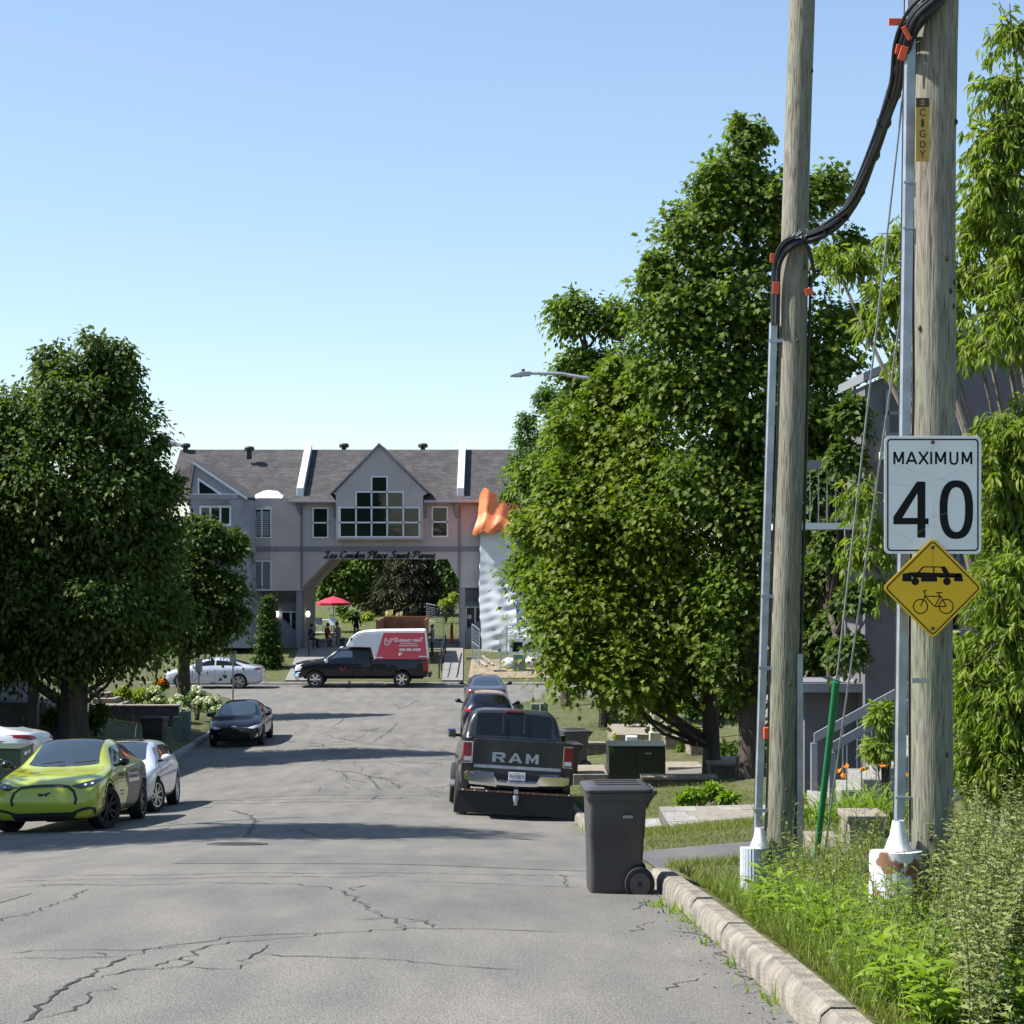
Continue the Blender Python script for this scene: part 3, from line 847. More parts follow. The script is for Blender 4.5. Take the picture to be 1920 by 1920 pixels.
def script(mb, s, w, h, c, y, th, slant=.22):
    adv = sum(GL[ch][0] * 1.04 for ch in s); sx = w / adv; x = c[0] - w / 2
    for ch in s:
        wd, strokes = GL[ch]
        for st in strokes:
            pts = []
            for i in range(len(st) - 1):                  # Catmull-Rom through the points
                p0, p1, p2, p3 = st[max(i - 1, 0)], st[i], st[i + 1], st[min(i + 2, len(st) - 1)]
                for t in (0, .25, .5, .75):
                    pts.append(tuple(.5 * (2 * p1[k] + (p2[k] - p0[k]) * t + (2 * p0[k] - 5 * p1[k] + 4 * p2[k] - p3[k]) * t * t + (3 * p1[k] - p0[k] - 3 * p2[k] + p3[k]) * t ** 3) for k in (0, 1)))
            pts.append(st[-1])
            pw = [(x + (a + slant * b * h / sx * .9) * sx, c[1] + b * h) for a, b in pts]
            prev = None
            for i, (a, b) in enumerate(pw):
                j, k = pw[max(i - 1, 0)], pw[min(i + 1, len(pw) - 1)]
                d = Vector((k[0] - j[0], k[1] - j[1]))
                if d.length < 1e-6: continue
                d.normalize(); tw = th * (.62 + .6 * abs(d.y))       # thick downstrokes
                e = [(a - tw / 2, b - tw * .15), (a + tw / 2, b + tw * .15)] if abs(d.y) > .3 else [(a, b - tw / 2), (a, b + tw / 2)]
                if prev: mb.add([(prev[0][0], y, prev[0][1]), (prev[1][0], y, prev[1][1]), (e[1][0], y, e[1][1]), (e[0][0], y, e[0][1]),
                                 (prev[0][0], y + .03, prev[0][1]), (prev[1][0], y + .03, prev[1][1]), (e[1][0], y + .03, e[1][1]), (e[0][0], y + .03, e[0][1])],
                                [(0, 1, 2, 3), (7, 6, 5, 4), (0, 4, 5, 1), (1, 5, 6, 2), (2, 6, 7, 3), (3, 7, 4, 0)])
                prev = e
        x += wd * 1.04 * sx
mb = MB()
script(mb, 'Les Condos Place Saint-Pierre', bx(817) - bx(609), bz(1033.5) - bz(1046.5), (bx(712), bz(1046.5)), YB - .05, .10)
bp('lettering', mb, mat('letter_black', (.02, .02, .025), .5), fix=True)

# scaffold wrapped in white sheeting, orange tarpaulin over its top
M['sheeting'] = mat('white_sheeting', (.66, .67, .69), .45, var=.05, vscale=2, bump=.25, bscale=3)
M['orange_tarp'] = mat('orange_tarp', (.72, .20, .07), .5, var=.15, vscale=2)
ys0 = 102.6
def wrink(u, v): 
    return .022 * math.sin(v * 52 + u * 14 + 2 * math.sin(u * 7)) * (.3 + math.sin(v * 9 + u * 3) ** 2) + .03 * math.sin(v * 88 - u * 25) * math.sin(u * 11 + v * 3) + .07 * math.sin(v * 11 + u * 6) + .03 * math.sin(u * 40 + v * 9)
mb = MB(); rows = []
NU, NV = 34, 70
for j in range(NV + 1):
    v = j / NV; z = PZ(1248, ys0) + (PZ(996, ys0) - PZ(1248, ys0)) * v
    row = []
    for i in range(NU + 1):
        u = i / NU
        belly = 1.5 * (1 - v) ** 1.6 * (.35 + .65 * u) 
        x = PXX(903 - 4 * math.sin(v * 2), ys0) + 6.5 * u
        row.append((x + .12 * math.sin(v * 9 + u * 3) * min(1, .3 + u * 4), ys0 + .6 - belly + wrink(u, v) * min(1, .25 + u * 5) - .25 * math.sin(u * 3.1) , z))
    rows.append(row)
mb.grid(rows)
left = [[(rows[j][0][0], YB - .05, rows[j][0][2]), (rows[j][0][0] + .05 * math.sin(j * .7), (YB + rows[j][0][1]) / 2, rows[j][0][2]), rows[j][0]] for j in range(NV + 1)]
mb.grid(left)
c = rows[0][10]
sb = (c[0], c[1], GB)
sc_ = thing('sheeted_scaffold', 'scaffold wrapped in wrinkled white plastic sheeting against the building', 'scaffold', sb)
build('sheeting', mb, M['sheeting'], sc_, at=sb, smooth=2)
for k, i in ((0, 11), (1, 24)):
    mb = MB().tube([(rows[j][i][0] + .02 * math.sin(j), rows[j][i][1] - .05, rows[j][i][2]) for j in range(0, NV + 1, 2)], .035, 5)
    build('strap', mb, mat('blue_strap', (.04, .07, .30), .6), sc_, at=sb)
mb = MB(); rows2 = []
for j in range(31):
    v = j / 30; row = []
    for i in range(31):
        u = i / 30
        # drapes from a peak at the upper left down to a gathered skirt
        px = 893 + u * 80 + (1 - v) * 6
        top = 912 + 42 * max(0, u - .12) ** .8 + 40 * max(0, .12 - u) * 3
        bot = 1001 - 6 * u + 4 * math.sin(u * 20)
        py = top + (bot - top) * v
        dep = ys0 + .35 - .55 * v ** 2 + .05 * math.sin(u * 16 + v * 5) * (.2 + v) + .35 * max(0, 1 - u * 5) - .22 * max(0, math.sin((v - .55) * 7)) * (1 if v > .55 else 0)
        if v > .6: px -= 8 * (v - .6) / .4 * (1 - u)
        row.append((PXX(px, ys0), dep, PZ(py, ys0)))
    rows2.append(row)
mb.grid(rows2)
mb.grid([[(rows2[j][0][0] + .06 * math.sin(j), YB - .1, rows2[j][0][2] + .1), (rows2[j][0][0], (rows2[j][0][1] + YB) / 2, rows2[j][0][2] + .1 * math.sin(j)), rows2[j][0]] for j in range(31)])
tb = (rows2[30][15][0], ys0, rows2[30][15][2])
o = build('orange_tarpaulin', mb, M['orange_tarp'], None, at=tb, smooth=2)
tag(o, 'bright orange tarpaulin draped over the top of the white sheeting', 'tarpaulin')
# ================================================================ vehicles
def paint(name, col, metal=0.0, rough=.3, coat=.9, spec=.5):
    return mat(name, col, rough, metal=metal, coat=coat, var=.04, vscale=1.5, spec=spec)
M['lime'] = paint('lime_paint', (.40, .45, .03), .1)
M['pearl'] = paint('pearl_white_paint', (.66, .68, .72), .1)
M['silver'] = paint('silver_paint', (.48, .51, .56), .3)
M['blackpaint'] = paint('black_paint', (.006, .007, .011), 0, .25, .45, .25)
M['rampaint'] = paint('charcoal_black_paint', (.020, .022, .027), 0, .28, .6, .35)
M['navy'] = paint('navy_paint', (.008, .010, .022), 0, .25, .5, .3)
M['greypaint'] = paint('dark_grey_paint', (.06, .055, .062), .3)
M['dirtypaint'] = mat('dusty_black_paint', (.020, .020, .022), .45, var=.5, vscale=3.2, coat=.3, stretch=(1, 1, .5), det=8)
M['wrap'] = mat('charcoal_wrap', (.03, .031, .034), .4, coat=.2)
M['alloy'] = mat('alloy', (.55, .56, .58), .3, metal=.9)
M['darkalloy'] = mat('dark_alloy', (.03, .03, .032), .4, metal=.5)
M['lens'] = mat('lamp_lens', (.55, .60, .66), .08, spec=.9)
M['darklens'] = mat('dark_lamp_lens', (.02, .022, .026), .06, spec=.9)
M['redlens'] = mat('red_lens', (.25, .006, .010), .15, spec=.7)
M['under'] = mat('underbody', (.01, .01, .01), .9)

class Shell:
    def __init__(s, **c):
        s.c = {k: pchip(v) for k, v in c.items()}
        s.x0 = c['zt'][0][0]; s.x1 = c['zt'][-1][0]
        s.cabk = c.get('cabk')
    def ctrl(s, x):
        g = {k: float(f(x)) for k, f in s.c.items()}
        zb, zs, zt, hw, wr = g['zb'], g['zs'], g['zt'], g['hw'], g['wr']
        zs = min(zs, zt - .004)
        zre = zs + (zt - zs) * g.get('kr', .84)
        h = zs - zb
        return [(0, zb), (.80 * hw, zb), (.955 * hw, zb + .12 * h), (hw, zb + .45 * h), (.992 * hw, zs - .22 * h), (.955 * hw, zs), (wr, zre), (.62 * wr, zt - .012), (0, zt)]
    def at(s, x, t):
        p = s.ctrl(x)
        i = min(8, max(0, int(math.floor(t + .5)))); f = t - i
        def q(k):
            if k < 0: return (-p[1][0], p[1][1])
            if k > 8: return (-p[7][0], p[7][1])
            return p[k]
        a, b, c = q(i - 1), q(i), q(i + 1)
        w0, w1, w2 = .5 * (.5 - f) ** 2, .75 - f * f, .5 * (.5 + f) ** 2
        return Vector((x, a[0] * w0 + b[0] * w1 + c[0] * w2, a[1] * w0 + b[1] * w1 + c[1] * w2))
    def mesh(s, nx=64, nt=32):
        u = np.linspace(0, 1, nx)
        xs = s.x0 + (s.x1 - s.x0) * (.5 - .5 * np.cos(np.pi * u)) * .5 + (s.x1 - s.x0) * u * .5
        mb = MB(); ts = np.linspace(0, 8, nt)
        ring = []
        for x in xs:
            half = [s.at(x, t) for t in ts]
            ring.append([(p.x, p.y, p.z) for p in half] + [(p.x, -p.y, p.z) for p in half[-2:0:-1]])
        n = len(ring[0]); o = 0
        for r_ in ring: mb.v += r_
        for i in range(nx - 1):
            for k in range(n):
                k2 = (k + 1) % n
                mb.f.append((i * n + k, i * n + k2, (i + 1) * n + k2, (i + 1) * n + k)); mb.m.append(0)
        mb.f.append(tuple(range(n - 1, -1, -1))); mb.m.append(0)
        mb.f.append(tuple((nx - 1) * n + k for k in range(n))); mb.m.append(0)
        return mb
    def patch(s, x0, x1, t0, t1, side=1, nx=10, nt=6, off=.006, xf0=None, xf1=None):
        """sub-surface lifted off the shell; xf0/xf1 give the x limits for every t"""
        mb = MB(); rows = []
        for t in np.linspace(t0, t1, nt):
            a = xf0(t) if xf0 else x0; b = xf1(t) if xf1 else x1
            row = []
            for x in np.linspace(a, b, nx):
                tt = t if t <= 8 else 16 - t
                sg = 1 if t <= 8 else -1
                p = s.at(x, tt)
                dx = s.at(min(x + .02, s.x1), tt) - s.at(max(x - .02, s.x0), tt)
                dt = s.at(x, min(tt + .06, 8)) - s.at(x, tt - .06)
                n = dx.cross(dt); n = n.normalized() if n.length > 1e-9 else Vector((0, 0, 1))
                if n.y < 0 and tt < 7.6 or n.z < -.2 and n.y <= 0: n = -n
                if abs(n.y) < .2 and n.z < 0: n = -n
                p = p + n * off
                row.append((p.x, p.y * sg * side, p.z))
            rows.append(row)
        mb.grid(rows)
        return mb

def cut_arches(o, cuts, inner_mat):
    """cuts: (x, z, r, y0, y1); boolean difference baked into the mesh"""
    me = o.data; me.materials.append(inner_mat)
    mb = MB()
    for x, z, r, y0, y1 in cuts:
        mb.lathe([(0, y0), (r, y0), (r, y1), (0, y1)], (x, 0, z), 26, 'y')
    c = build('cutter', mb, inner_mat)
    md = o.modifiers.new('b', 'BOOLEAN'); md.operation = 'DIFFERENCE'; md.object = c; md.solver = 'EXACT'
    bpy.context.view_layer.update()
    dg = bpy.context.evaluated_depsgraph_get()
    nm = bpy.data.meshes.new_from_object(o.evaluated_get(dg))
    o.modifiers.clear(); o.data = nm
    idx = []
    for p in nm.polygons:
        k = 0; cx, cy, cz = p.center
        for x, z, r, y0, y1 in cuts:
            if min(y0, y1) - .01 <= cy <= max(y0, y1) + .01 and math.hypot(cx - x, cz - z) < r * 1.002 + .001:
                if abs(math.hypot(cx - x, cz - z) - r) < .02 * r + .004 and abs(p.normal.y) < .25 or abs(abs(cy) - min(abs(y0), abs(y1))) < .01: k = 1
        idx.append(k)
    nm.polygons.foreach_set('material_index', idx)
    bpy.data.objects.remove(c)
    nm.polygons.foreach_set('use_smooth', [True] * len(nm.polygons))
    try: nm.set_sharp_from_angle(angle=R(36))
    except Exception: pass

def bvh_of(*objs):
    vs, fs = [], []
    for o in objs:
        b = len(vs)
        vs += [v.co.copy() for v in o.data.vertices]
        fs += [tuple(i + b for i in p.vertices) for p in o.data.polygons]
    return BVHTree.FromPolygons(vs, fs)
def decal(bvh, poly, face, off=.006, step=.08, thick=0):
    """projects a polygon onto the body; face 'front'/'rear': poly of (y, z); 'left'/'right': (x, z); 'top': (x, y)"""
    bm = bmesh.new()
    vs = [bm.verts.new((a, b, 0)) for a, b in poly]
    f = bm.faces.new(vs)
    bmesh.ops.triangulate(bm, faces=[f])
    for _ in range(5):
        long = [e for e in bm.edges if e.calc_length() > step]
        if not long: break
        bmesh.ops.subdivide_edges(bm, edges=long, cuts=1)
        bmesh.ops.triangulate(bm, faces=[g for g in bm.faces if len(g.verts) > 3])
    d = {'front': (Vector((4, 0, 0)), Vector((-1, 0, 0))), 'rear': (Vector((-4, 0, 0)), Vector((1, 0, 0))), 'left': (Vector((0, 3, 0)), Vector((0, -1, 0))),
         'right': (Vector((0, -3, 0)), Vector((0, 1, 0))), 'top': (Vector((0, 0, 4)), Vector((0, 0, -1)))}[face]
    bad = []
    for v in bm.verts:
        a, b, _ = v.co
        o = d[0] + (Vector((0, a, b)) if face in ('front', 'rear') else (Vector((a, 0, b)) if face in ('left', 'right') else Vector((a, b, 0))))
        hit = bvh.ray_cast(o, d[1])
        if hit[0] is None: bad.append(v); continue
        n = hit[1] if hit[1].dot(d[1]) < 0 else -hit[1]
        v.co = hit[0] + n * off
    bmesh.ops.delete(bm, geom=bad, context='VERTS')
    mb = MB(); bm.verts.index_update()
    mb.add([v.co for v in bm.verts], [tuple(q.index for q in g.verts) for g in bm.faces])
    bm.free()
    return mb
def rectp(x0, x1, z0, z1): return [(x0, z0), (x1, z0), (x1, z1), (x0, z1)]
def strokep(pts, w):
    """thin polygon along a polyline"""
    L_, R_ = [], []
    for i, p in enumerate(pts):
        a, b = pts[max(i - 1, 0)], pts[min(i + 1, len(pts) - 1)]
        d = Vector((b[0] - a[0], b[1] - a[1])).normalized(); n = Vector((-d.y, d.x)) * w / 2
        L_.append((p[0] + n.x, p[1] + n.y)); R_.append((p[0] - n.x, p[1] - n.y))
    return L_ + R_[::-1]
def decals(name, polys, bvh, face, m, parent, **k):
    mb = MB()
    for p in polys:
        d = decal(bvh, p, face, **k); mb.add(d.v, d.f)
    return build(name, mb, m, parent, smooth=2) if mb.f else None

def add_wheel(root, x, y, r, w, rim_r, style, rimmat, steer=0, spokes=5, z=None):
    """wheel > tyre, rim; the outer face looks to +y for y > 0"""
    wh = bpy.data.objects.new('wheel', None); scene.collection.objects.link(wh); wh.parent = root
    wh.empty_display_size = .1
    s = 1 if y > 0 else -1
    wh.location = (x, y, r if z is None else z); wh.rotation_euler = (0, random.uniform(0, 1) if 0 else 0, steer)
    prof = [(rim_r, -w / 2 * s), (r * .93, -w / 2 * s), (r * .985, -w * .42 * s), (r, -w * .3 * s), (r, w * .3 * s), (r * .985, w * .42 * s), (r * .93, w * .5 * s), (rim_r + .01, w * .47 * s), (rim_r, w * .40 * s)]
    build('tyre', MB().lathe(prof, n=30, axis='y'), M['rubber'], wh, smooth=True)
    mb = MB()
    mb.lathe([(rim_r, w * .44 * s), (rim_r * .93, w * .42 * s), (rim_r * .90, w * .22 * s), (rim_r * .9, -w * .3 * s)], n=30, axis='y')
    mb.lathe([(0, w * .36 * s), (rim_r * .17, w * .36 * s), (rim_r * .2, w * .28 * s), (rim_r * .2, w * .1 * s)], n=12, axis='y')
    for k in range(spokes):
        for da in ((-.13, .13) if style == 'split' else (0,)):
            a = 2 * math.pi * k / spokes + da; wd = rim_r * (.075 if style == 'split' else .15)
            a2 = a + (da * .9 if style == 'split' else 0)
            c, sn = math.cos(a), math.sin(a)
            ux, uz = -sn, c
            p0 = (rim_r * .14 * c, rim_r * .14 * sn); p1 = (rim_r * .93 * math.cos(a2), rim_r * .93 * math.sin(a2))
            vs = []
            for (px, pz), ww, dep in ((p0, wd, .35), (p1, wd * 1.1, .39)):
                for q in (-1, 1):
                    vs.append((px + ux * ww * q, w * dep * s, pz + uz * ww * q)); vs.append((px + ux * ww * q, w * (dep - .16) * s, pz + uz * ww * q))
            mb.add(vs, [(0, 2, 6, 4), (1, 5, 7, 3), (0, 4, 5, 1), (2, 3, 7, 6)])
    build('rim', mb, rimmat, wh, smooth=True)
    build('brake_disc', MB().lathe([(0, w * .05 * s), (rim_r * .88, w * .05 * s), (rim_r * .88, -w * .1 * s)], n=20, axis='y'), M['under'], wh)
    return wh
def mirror_part(root, x, y, z, m, sx=.10, sy=.22, sz=.15):
    mb = MB().ball((x, y, z), (sx, sy / 2, sz / 2), 12)
    mb.v = [(a if a < x + .03 else x + .03 + (a - x - .03) * 1.0, b, c) for a, b, c in mb.v]
    o = build('mirror', mb, m, root, smooth=2)
    build('mirror_arm', MB().tube([(x, y - math.copysign(sy * .3, y), z - .04), (x + .02, y - math.copysign(sy * .8, y), z - .06)], .03, 6), M['black'], o)
    return o
def plate(root, s, x, z, w=.30, h=.15, face='rear', tcol=(.03, .06, .25), yc=0, name='licence_plate'):
    sg = -1 if face == 'rear' else 1
    o = build(name, MB().box(min(x, x + .012 * sg), max(x, x + .012 * sg), yc - w / 2, yc + w / 2, z - h / 2, z + h / 2), M['white'], root, bevel=.004)
    mb = MB(); u = (0, -1, 0) if face == 'rear' else (0, 1, 0)
    if face == 'rear':
        put_text(mb, s, w * .86, h * .48, (x - .0145, yc, z - h * .05), u, (0, 0, 1), bold=.01)
        put_text(mb, 'Québec', w * .26, h * .17, (x - .0145, yc, z + h * .34), u, (0, 0, 1))
        put_text(mb, 'Je me souviens', w * .5, h * .12, (x - .0145, yc, z - h * .41), u, (0, 0, 1))
    build('plate_number', mb, mat('plate_blue', tcol, .5), o)
    return o
def slope_rot(y, dx=1.0):
    return math.atan((edge_z(y + dx) - edge_z(y - dx)) / (2 * dx))
def place(root, x, y, heading, roll=0):
    """heading: 'away', 'toward' or an angle; sits on the street"""
    h = heading
    yaw = math.pi / 2 + SH if h == 'away' else (-math.pi / 2 + SH if h == 'toward' else h)
    z = road_z(x, y) if RL < x + CV(y) < RR or YN < y < YF else ground_z(x, y)
    pitch = slope_rot(y)
    fwd = Vector((math.cos(yaw), math.sin(yaw), 0))
    fwd.z = fwd.y * math.tan(pitch); fwd.normalize()
    e = .8; left = Vector((-math.sin(yaw), math.cos(yaw), 0))
    zl = lambda q: (road_z(q.x, q.y) if RL < q.x + CV(q.y) < RR or YN < q.y < YF else ground_z(q.x, q.y))
    c = Vector((x, y, 0))
    left.z = (zl(c + left * e) - zl(c - left * e)) / (2 * e) - math.tan(roll); left.normalize()
    up = fwd.cross(left).normalized(); left = up.cross(fwd).normalized()
    Mx = Matrix((fwd, left, up)).transposed().to_4x4()
    Mx.translation = (x, y, z)
    root.matrix_world = Mx
    return root

def make_car(name, label, sh, body, W, L, wb, fo, wr, ww, rim, rimmat, spokes, style, glass=None, roof=None, win=(1.0, .0, -1.3), ws=(1.25, 1.0, .25, .38), rw=None,
             pillars=(-.15,), steer=0, group=None, cat='car', arch=1.13, cladding=None):
    """sh: Shell. fo: x of the front axle. ws: windshield base centre, base side, top side, top centre"""
    root = thing(name, label, cat, group=group)
    bo = build('body', sh.mesh(), body, root, fix=True)
    yw = W / 2 - ww / 2 - .015
    cut_arches(bo, [(x, wr + .01, wr * arch, s * (W / 2 - .36), s * (W / 2 + .2)) for x in (fo, fo - wb) for s in (1, -1)], M['under'])
    bo.data.materials[1] = M['under']
    bv = bvh_of(bo)
    g = glass or M['tint']
    # windscreen and rear window wrap across the centre line: t from 6.35 to 16 - 6.35
    def wx(a, b): return lambda t: b + (a - b) * max(0, 1 - abs(t - 8) / 1.65) ** .6
    build('windscreen', sh.patch(0, 0, 6.38, 9.62, nx=12, nt=17, xf0=wx(ws[0], ws[1]), xf1=wx(ws[2], ws[3])), M['glass'], root, smooth=2)
    if rw: build('rear_window', sh.patch(0, 0, 6.40, 9.60, nx=12, nt=17, xf0=wx(rw[0], rw[1]), xf1=wx(rw[2], rw[3])), g, root, smooth=2)
    # side windows, split by the pillars
    t0, t1 = 5.30, 5.93
    fr, ft, rb = win[0], win[1], win[2]
    cuts_ = [fr] + list(pillars) + [rb]
    for s in (1, -1):
        for i in range(len(cuts_) - 1):
            a, b = cuts_[i], cuts_[i + 1]
            fa = (lambda t, a=a: a + (ft - a) * (t - t0) / (t1 - t0)) if i == 0 else (lambda t, a=a: a - .035)
            last = i == len(cuts_) - 2
            fb = (lambda t, b=b: b + (win[3] - b) * (t - t0) / (t1 - t0)) if last else (lambda t, b=b: b + .035)
            build('side_window', sh.patch(0, 0, t0, t1, side=s, nx=10, nt=6, xf0=fa, xf1=fb, off=.005), g, root, smooth=2)
    if roof: build('roof_panel', sh.patch(0, 0, 6.45, 9.55, nx=16, nt=17, xf0=lambda t: ws[2] - .06, xf1=lambda t: roof[1], off=.004), roof[0], root, smooth=2)
    for x in (fo, fo - wb):
        for s in (1, -1):
            add_wheel(root, x, s * yw, wr, ww, rim, style, rimmat, steer if x == fo else 0, spokes)
    if cladding:
        for x in (fo, fo - wb):
            for s in (1, -1):
                mb = MB(); pts = [(x + (wr * arch + .03) * math.cos(a), wr + .01 + (wr * arch + .03) * math.sin(a)) for a in np.linspace(-.35, math.pi + .35, 15)]
                d = decal(bv, strokep(pts, .07), 'left' if s > 0 else 'right', step=.12); mb.add(d.v, d.f)
                build('wheel_arch_trim', mb, cladding, root, smooth=2)
    # door seams and handles
    for s, fc in ((1, 'left'), (-1, 'right')):
        seams = [strokep([(x, .32), (x, float(sh.c['zs'](x)) - .02)], .012) for x in (win[0] - .05, pillars[0], win[2] + .25)]
        decals('door_seam', seams, bv, fc, M['under'], root, off=.003)
        for x in (pillars[0] + .16, pillars[0] - .75):
            z = float(sh.c['zs'](x)) - .12
            d = decal(bv, rectp(x - .1, x + .1, z - .015, z + .015), fc, off=.02, step=.1)
            build('handle', d, body, root)
    return root, bo, bv

# ---- lime electric crossover at the left
sh = Shell(
    zt=[(-2.36, .80), (-2.27, 1.08), (-2.1, 1.14), (-1.75, 1.26), (-1.0, 1.53), (-.4, 1.575), (.05, 1.55), (.5, 1.37), (1.02, 1.085), (1.2, 1.05), (1.9, .94), (2.2, .84), (2.33, .73), (2.37, .60)],
    zs=[(-2.36, .74), (-2.25, .98), (-2.0, 1.07), (-1.4, 1.09), (-.5, 1.05), (.95, 1.01), (1.6, .93), (2.1, .83), (2.32, .72), (2.37, .57)],
    zb=[(-2.36, .5), (-2.3, .34), (-2.1, .24), (0, .2), (2.0, .2), (2.27, .22), (2.33, .28), (2.37, .42)],
    hw=[(-2.36, .55), (-2.28, .76), (-2.1, .87), (-1.5, .94), (0, .925), (1.45, .94), (2.0, .915), (2.2, .885), (2.31, .82), (2.37, .70)],
    wr=[(-2.36, .35), (-2.1, .62), (-1.0, .60), (-.3, .63), (.2, .63), (.7, .68), (1.05, .76), (1.9, .70), (2.2, .6), (2.37, .40)])
mach, bo, bv = make_car('crossover_car', 'lime green crossover with a black roof parked at the left edge', sh, M['lime'], 1.88, 4.73, 2.98, 1.46, .365, .24, .27, M['darkalloy'], 5, 'split',
    roof=(M['tint'], -1.25), win=(.92, .28, -1.75, -1.25), ws=(1.05, .86, .12, .02), rw=(-1.3, -1.35, -2.05, -1.9), pillars=(-.25, -1.15), steer=R(-24), cladding=M['black'])
def sym(p): return [p, [(-a, b) for a, b in p]]
arcf = [(.52, .47), (.545, .56), (.50, .69), (.40, .765), (.25, .785), (0, .79), (-.25, .785), (-.40, .765), (-.50, .69), (-.545, .56), (-.52, .47)]
decals('grille_outline', [strokep(arcf, .045)], bv, 'front', M['black'], mach, step=.06)
h = decals('headlight', [[(.43, .775), (.60, .725), (.80, .755), (.905, .87), (.80, .865), (.62, .82)]], bv, 'front', M['darklens'], mach, step=.05)
decals('headlight', [[(-.43, .775), (-.60, .725), (-.80, .755), (-.905, .87), (-.80, .865), (-.62, .82)]], bv, 'front', M['darklens'], mach, step=.05)
decals('lamp_element', [rectp(.66, .70, .772, .80), rectp(.76, .80, .79, .82), rectp(-.70, -.66, .772, .80)], bv, 'front', M['lens'], h, off=.010)
decals('front_intake', [[(-.50, .235), (.50, .235), (.56, .345), (-.56, .345)]], bv, 'front', M['black'], mach, step=.08)
decals('front_trim', [strokep([(s * .50, .335), (s * .62, .38), (s * .74, .405), (s * .82, .395), (s * .84, .29)], .045) for s in (1, -1)] + [rectp(-.86, .86, .20, .232)], bv, 'front', M['black'], mach, off=.008)
horse = [(.115, .675), (.09, .685), (.05, .672), (.02, .655), (-.03, .662), (-.07, .668), (-.115, .66), (-.10, .648), (-.07, .642), (-.085, .622), (-.06, .625), (-.045, .61), (-.02, .632), (.02, .63), (.045, .605), (.055, .622), (.05, .64), (.08, .655), (.105, .66)]
decals('emblem', [horse], bv, 'front', M['black'], mach, off=.010, step=.04)
for s in (1, -1): mirror_part(mach, .80, s * 1.03, 1.13, M['blackpaint'])
mb = MB()
for s in (.2, -.35): mb.tube([(1.02, s, 1.135), (.93, s + .38, 1.165)], .012, 5)
build('wiper', mb, M['black'], mach)
# charcoal wrap on the rear doors and quarter, white panel and lettering on the side
wp = [(.0, .30), (-.15, .62), (.05, .80), (-.10, 1.0), (-1.2, 1.05), (-1.75, 1.06), (-2.05, .98), (-2.1, .45), (-1.95, .33), (-1.0, .28)]
for fc in ('left', 'right'):
    decals('vinyl_wrap', [wp], bv, fc, M['wrap'], mach, off=.004, step=.09)
decals('wrap_panel', [rectp(-1.05, -.15, .74, .90)], bv, 'left', M['pearl'], mach, off=.008)
decals('side_lettering', [rectp(.18 + i * .075, .18 + i * .075 + .05, .86, .93) for i in range(7)] + [rectp(.3 + i * .06, .34 + i * .06, .60, .625) for i in range(6)] + [rectp(.34 + i * .06, .38 + i * .06, .54, .562) for i in range(4)], bv, 'left', M['black'], mach, off=.007)
decals('side_lettering', [rectp(-.98 + i * .1, -.92 + i * .1, .80, .86) for i in range(8)], bv, 'left', M['black'], mach, off=.011)
decals('side_marker', [rectp(1.97, 2.02, .42, .56)], bv, 'left', M['orange'], mach, off=.010)
place(mach, PXX(97, 34.0) + .42, 34.1, -math.pi / 2 + .0)

# ---- shared sedan shells
def sedan_shell(L=4.6, W=1.8, H=1.43, tail=.0, hatch=False):
    h = L / 2; k = H / 1.43; w = W / 1.8
    if hatch:
        zt = [(-h, .85 * k), (-h + .07, 1.05 * k), (-h + .35, 1.25 * k), (-h + .75, 1.40 * k), (-.3, 1.43 * k), (.2, 1.41 * k), (.75, 1.22 * k), (1.2, 1.0 * k), (1.35, .97 * k), (h - .3, .84 * k), (h - .08, .72 * k), (h, .55 * k)]
        zs = [(-h, .80 * k), (-h + .1, .95 * k), (-1.0, .97 * k), (.9, .90 * k), (1.5, .85 * k), (h - .25, .74 * k), (h - .06, .62 * k), (h, .5 * k)]
        wrc = [(-h, .42 * w), (-h + .4, .60 * w), (-.5, .60 * w), (.3, .60 * w), (1.2, .70 * w), (h - .4, .62 * w), (h, .36 * w)]
    else:
        zt = [(-h, .80 * k), (-h + .08, .98 * k), (-h + .35, 1.04 * k), (-h + .6, 1.08 * k), (-1.0, 1.30 * k), (-.45, 1.41 * k), (0, 1.43 * k), (.35, 1.38 * k), (.8, 1.19 * k), (1.25, .98 * k), (1.4, .95 * k), (h - .3, .81 * k), (h - .08, .69 * k), (h, .54 * k)]
        zs = [(-h, .76 * k), (-h + .1, .92 * k), (-h + .5, .99 * k), (-1.0, .97 * k), (.9, .90 * k), (1.5, .85 * k), (h - .25, .72 * k), (h - .06, .61 * k), (h, .5 * k)]
        wrc = [(-h, .40 * w), (-h + .5, .66 * w), (-1.0, .56 * w), (-.3, .57 * w), (.3, .58 * w), (1.25, .70 * w), (h - .4, .60 * w), (h, .36 * w)]
    return Shell(zt=zt, zs=zs, wr=wrc,
        zb=[(-h, .45), (-h + .06, .32), (-h + .25, .22), (0, .18), (h - .4, .19), (h - .08, .23), (h, .4)],
        hw=[(-h, .52 * w), (-h + .08, .70 * w), (-h + .3, .83 * w), (-1.2, .895 * w), (0, .90 * w), (1.3, .895 * w), (h - .35, .83 * w), (h - .1, .70 * w), (h, .54 * w)])

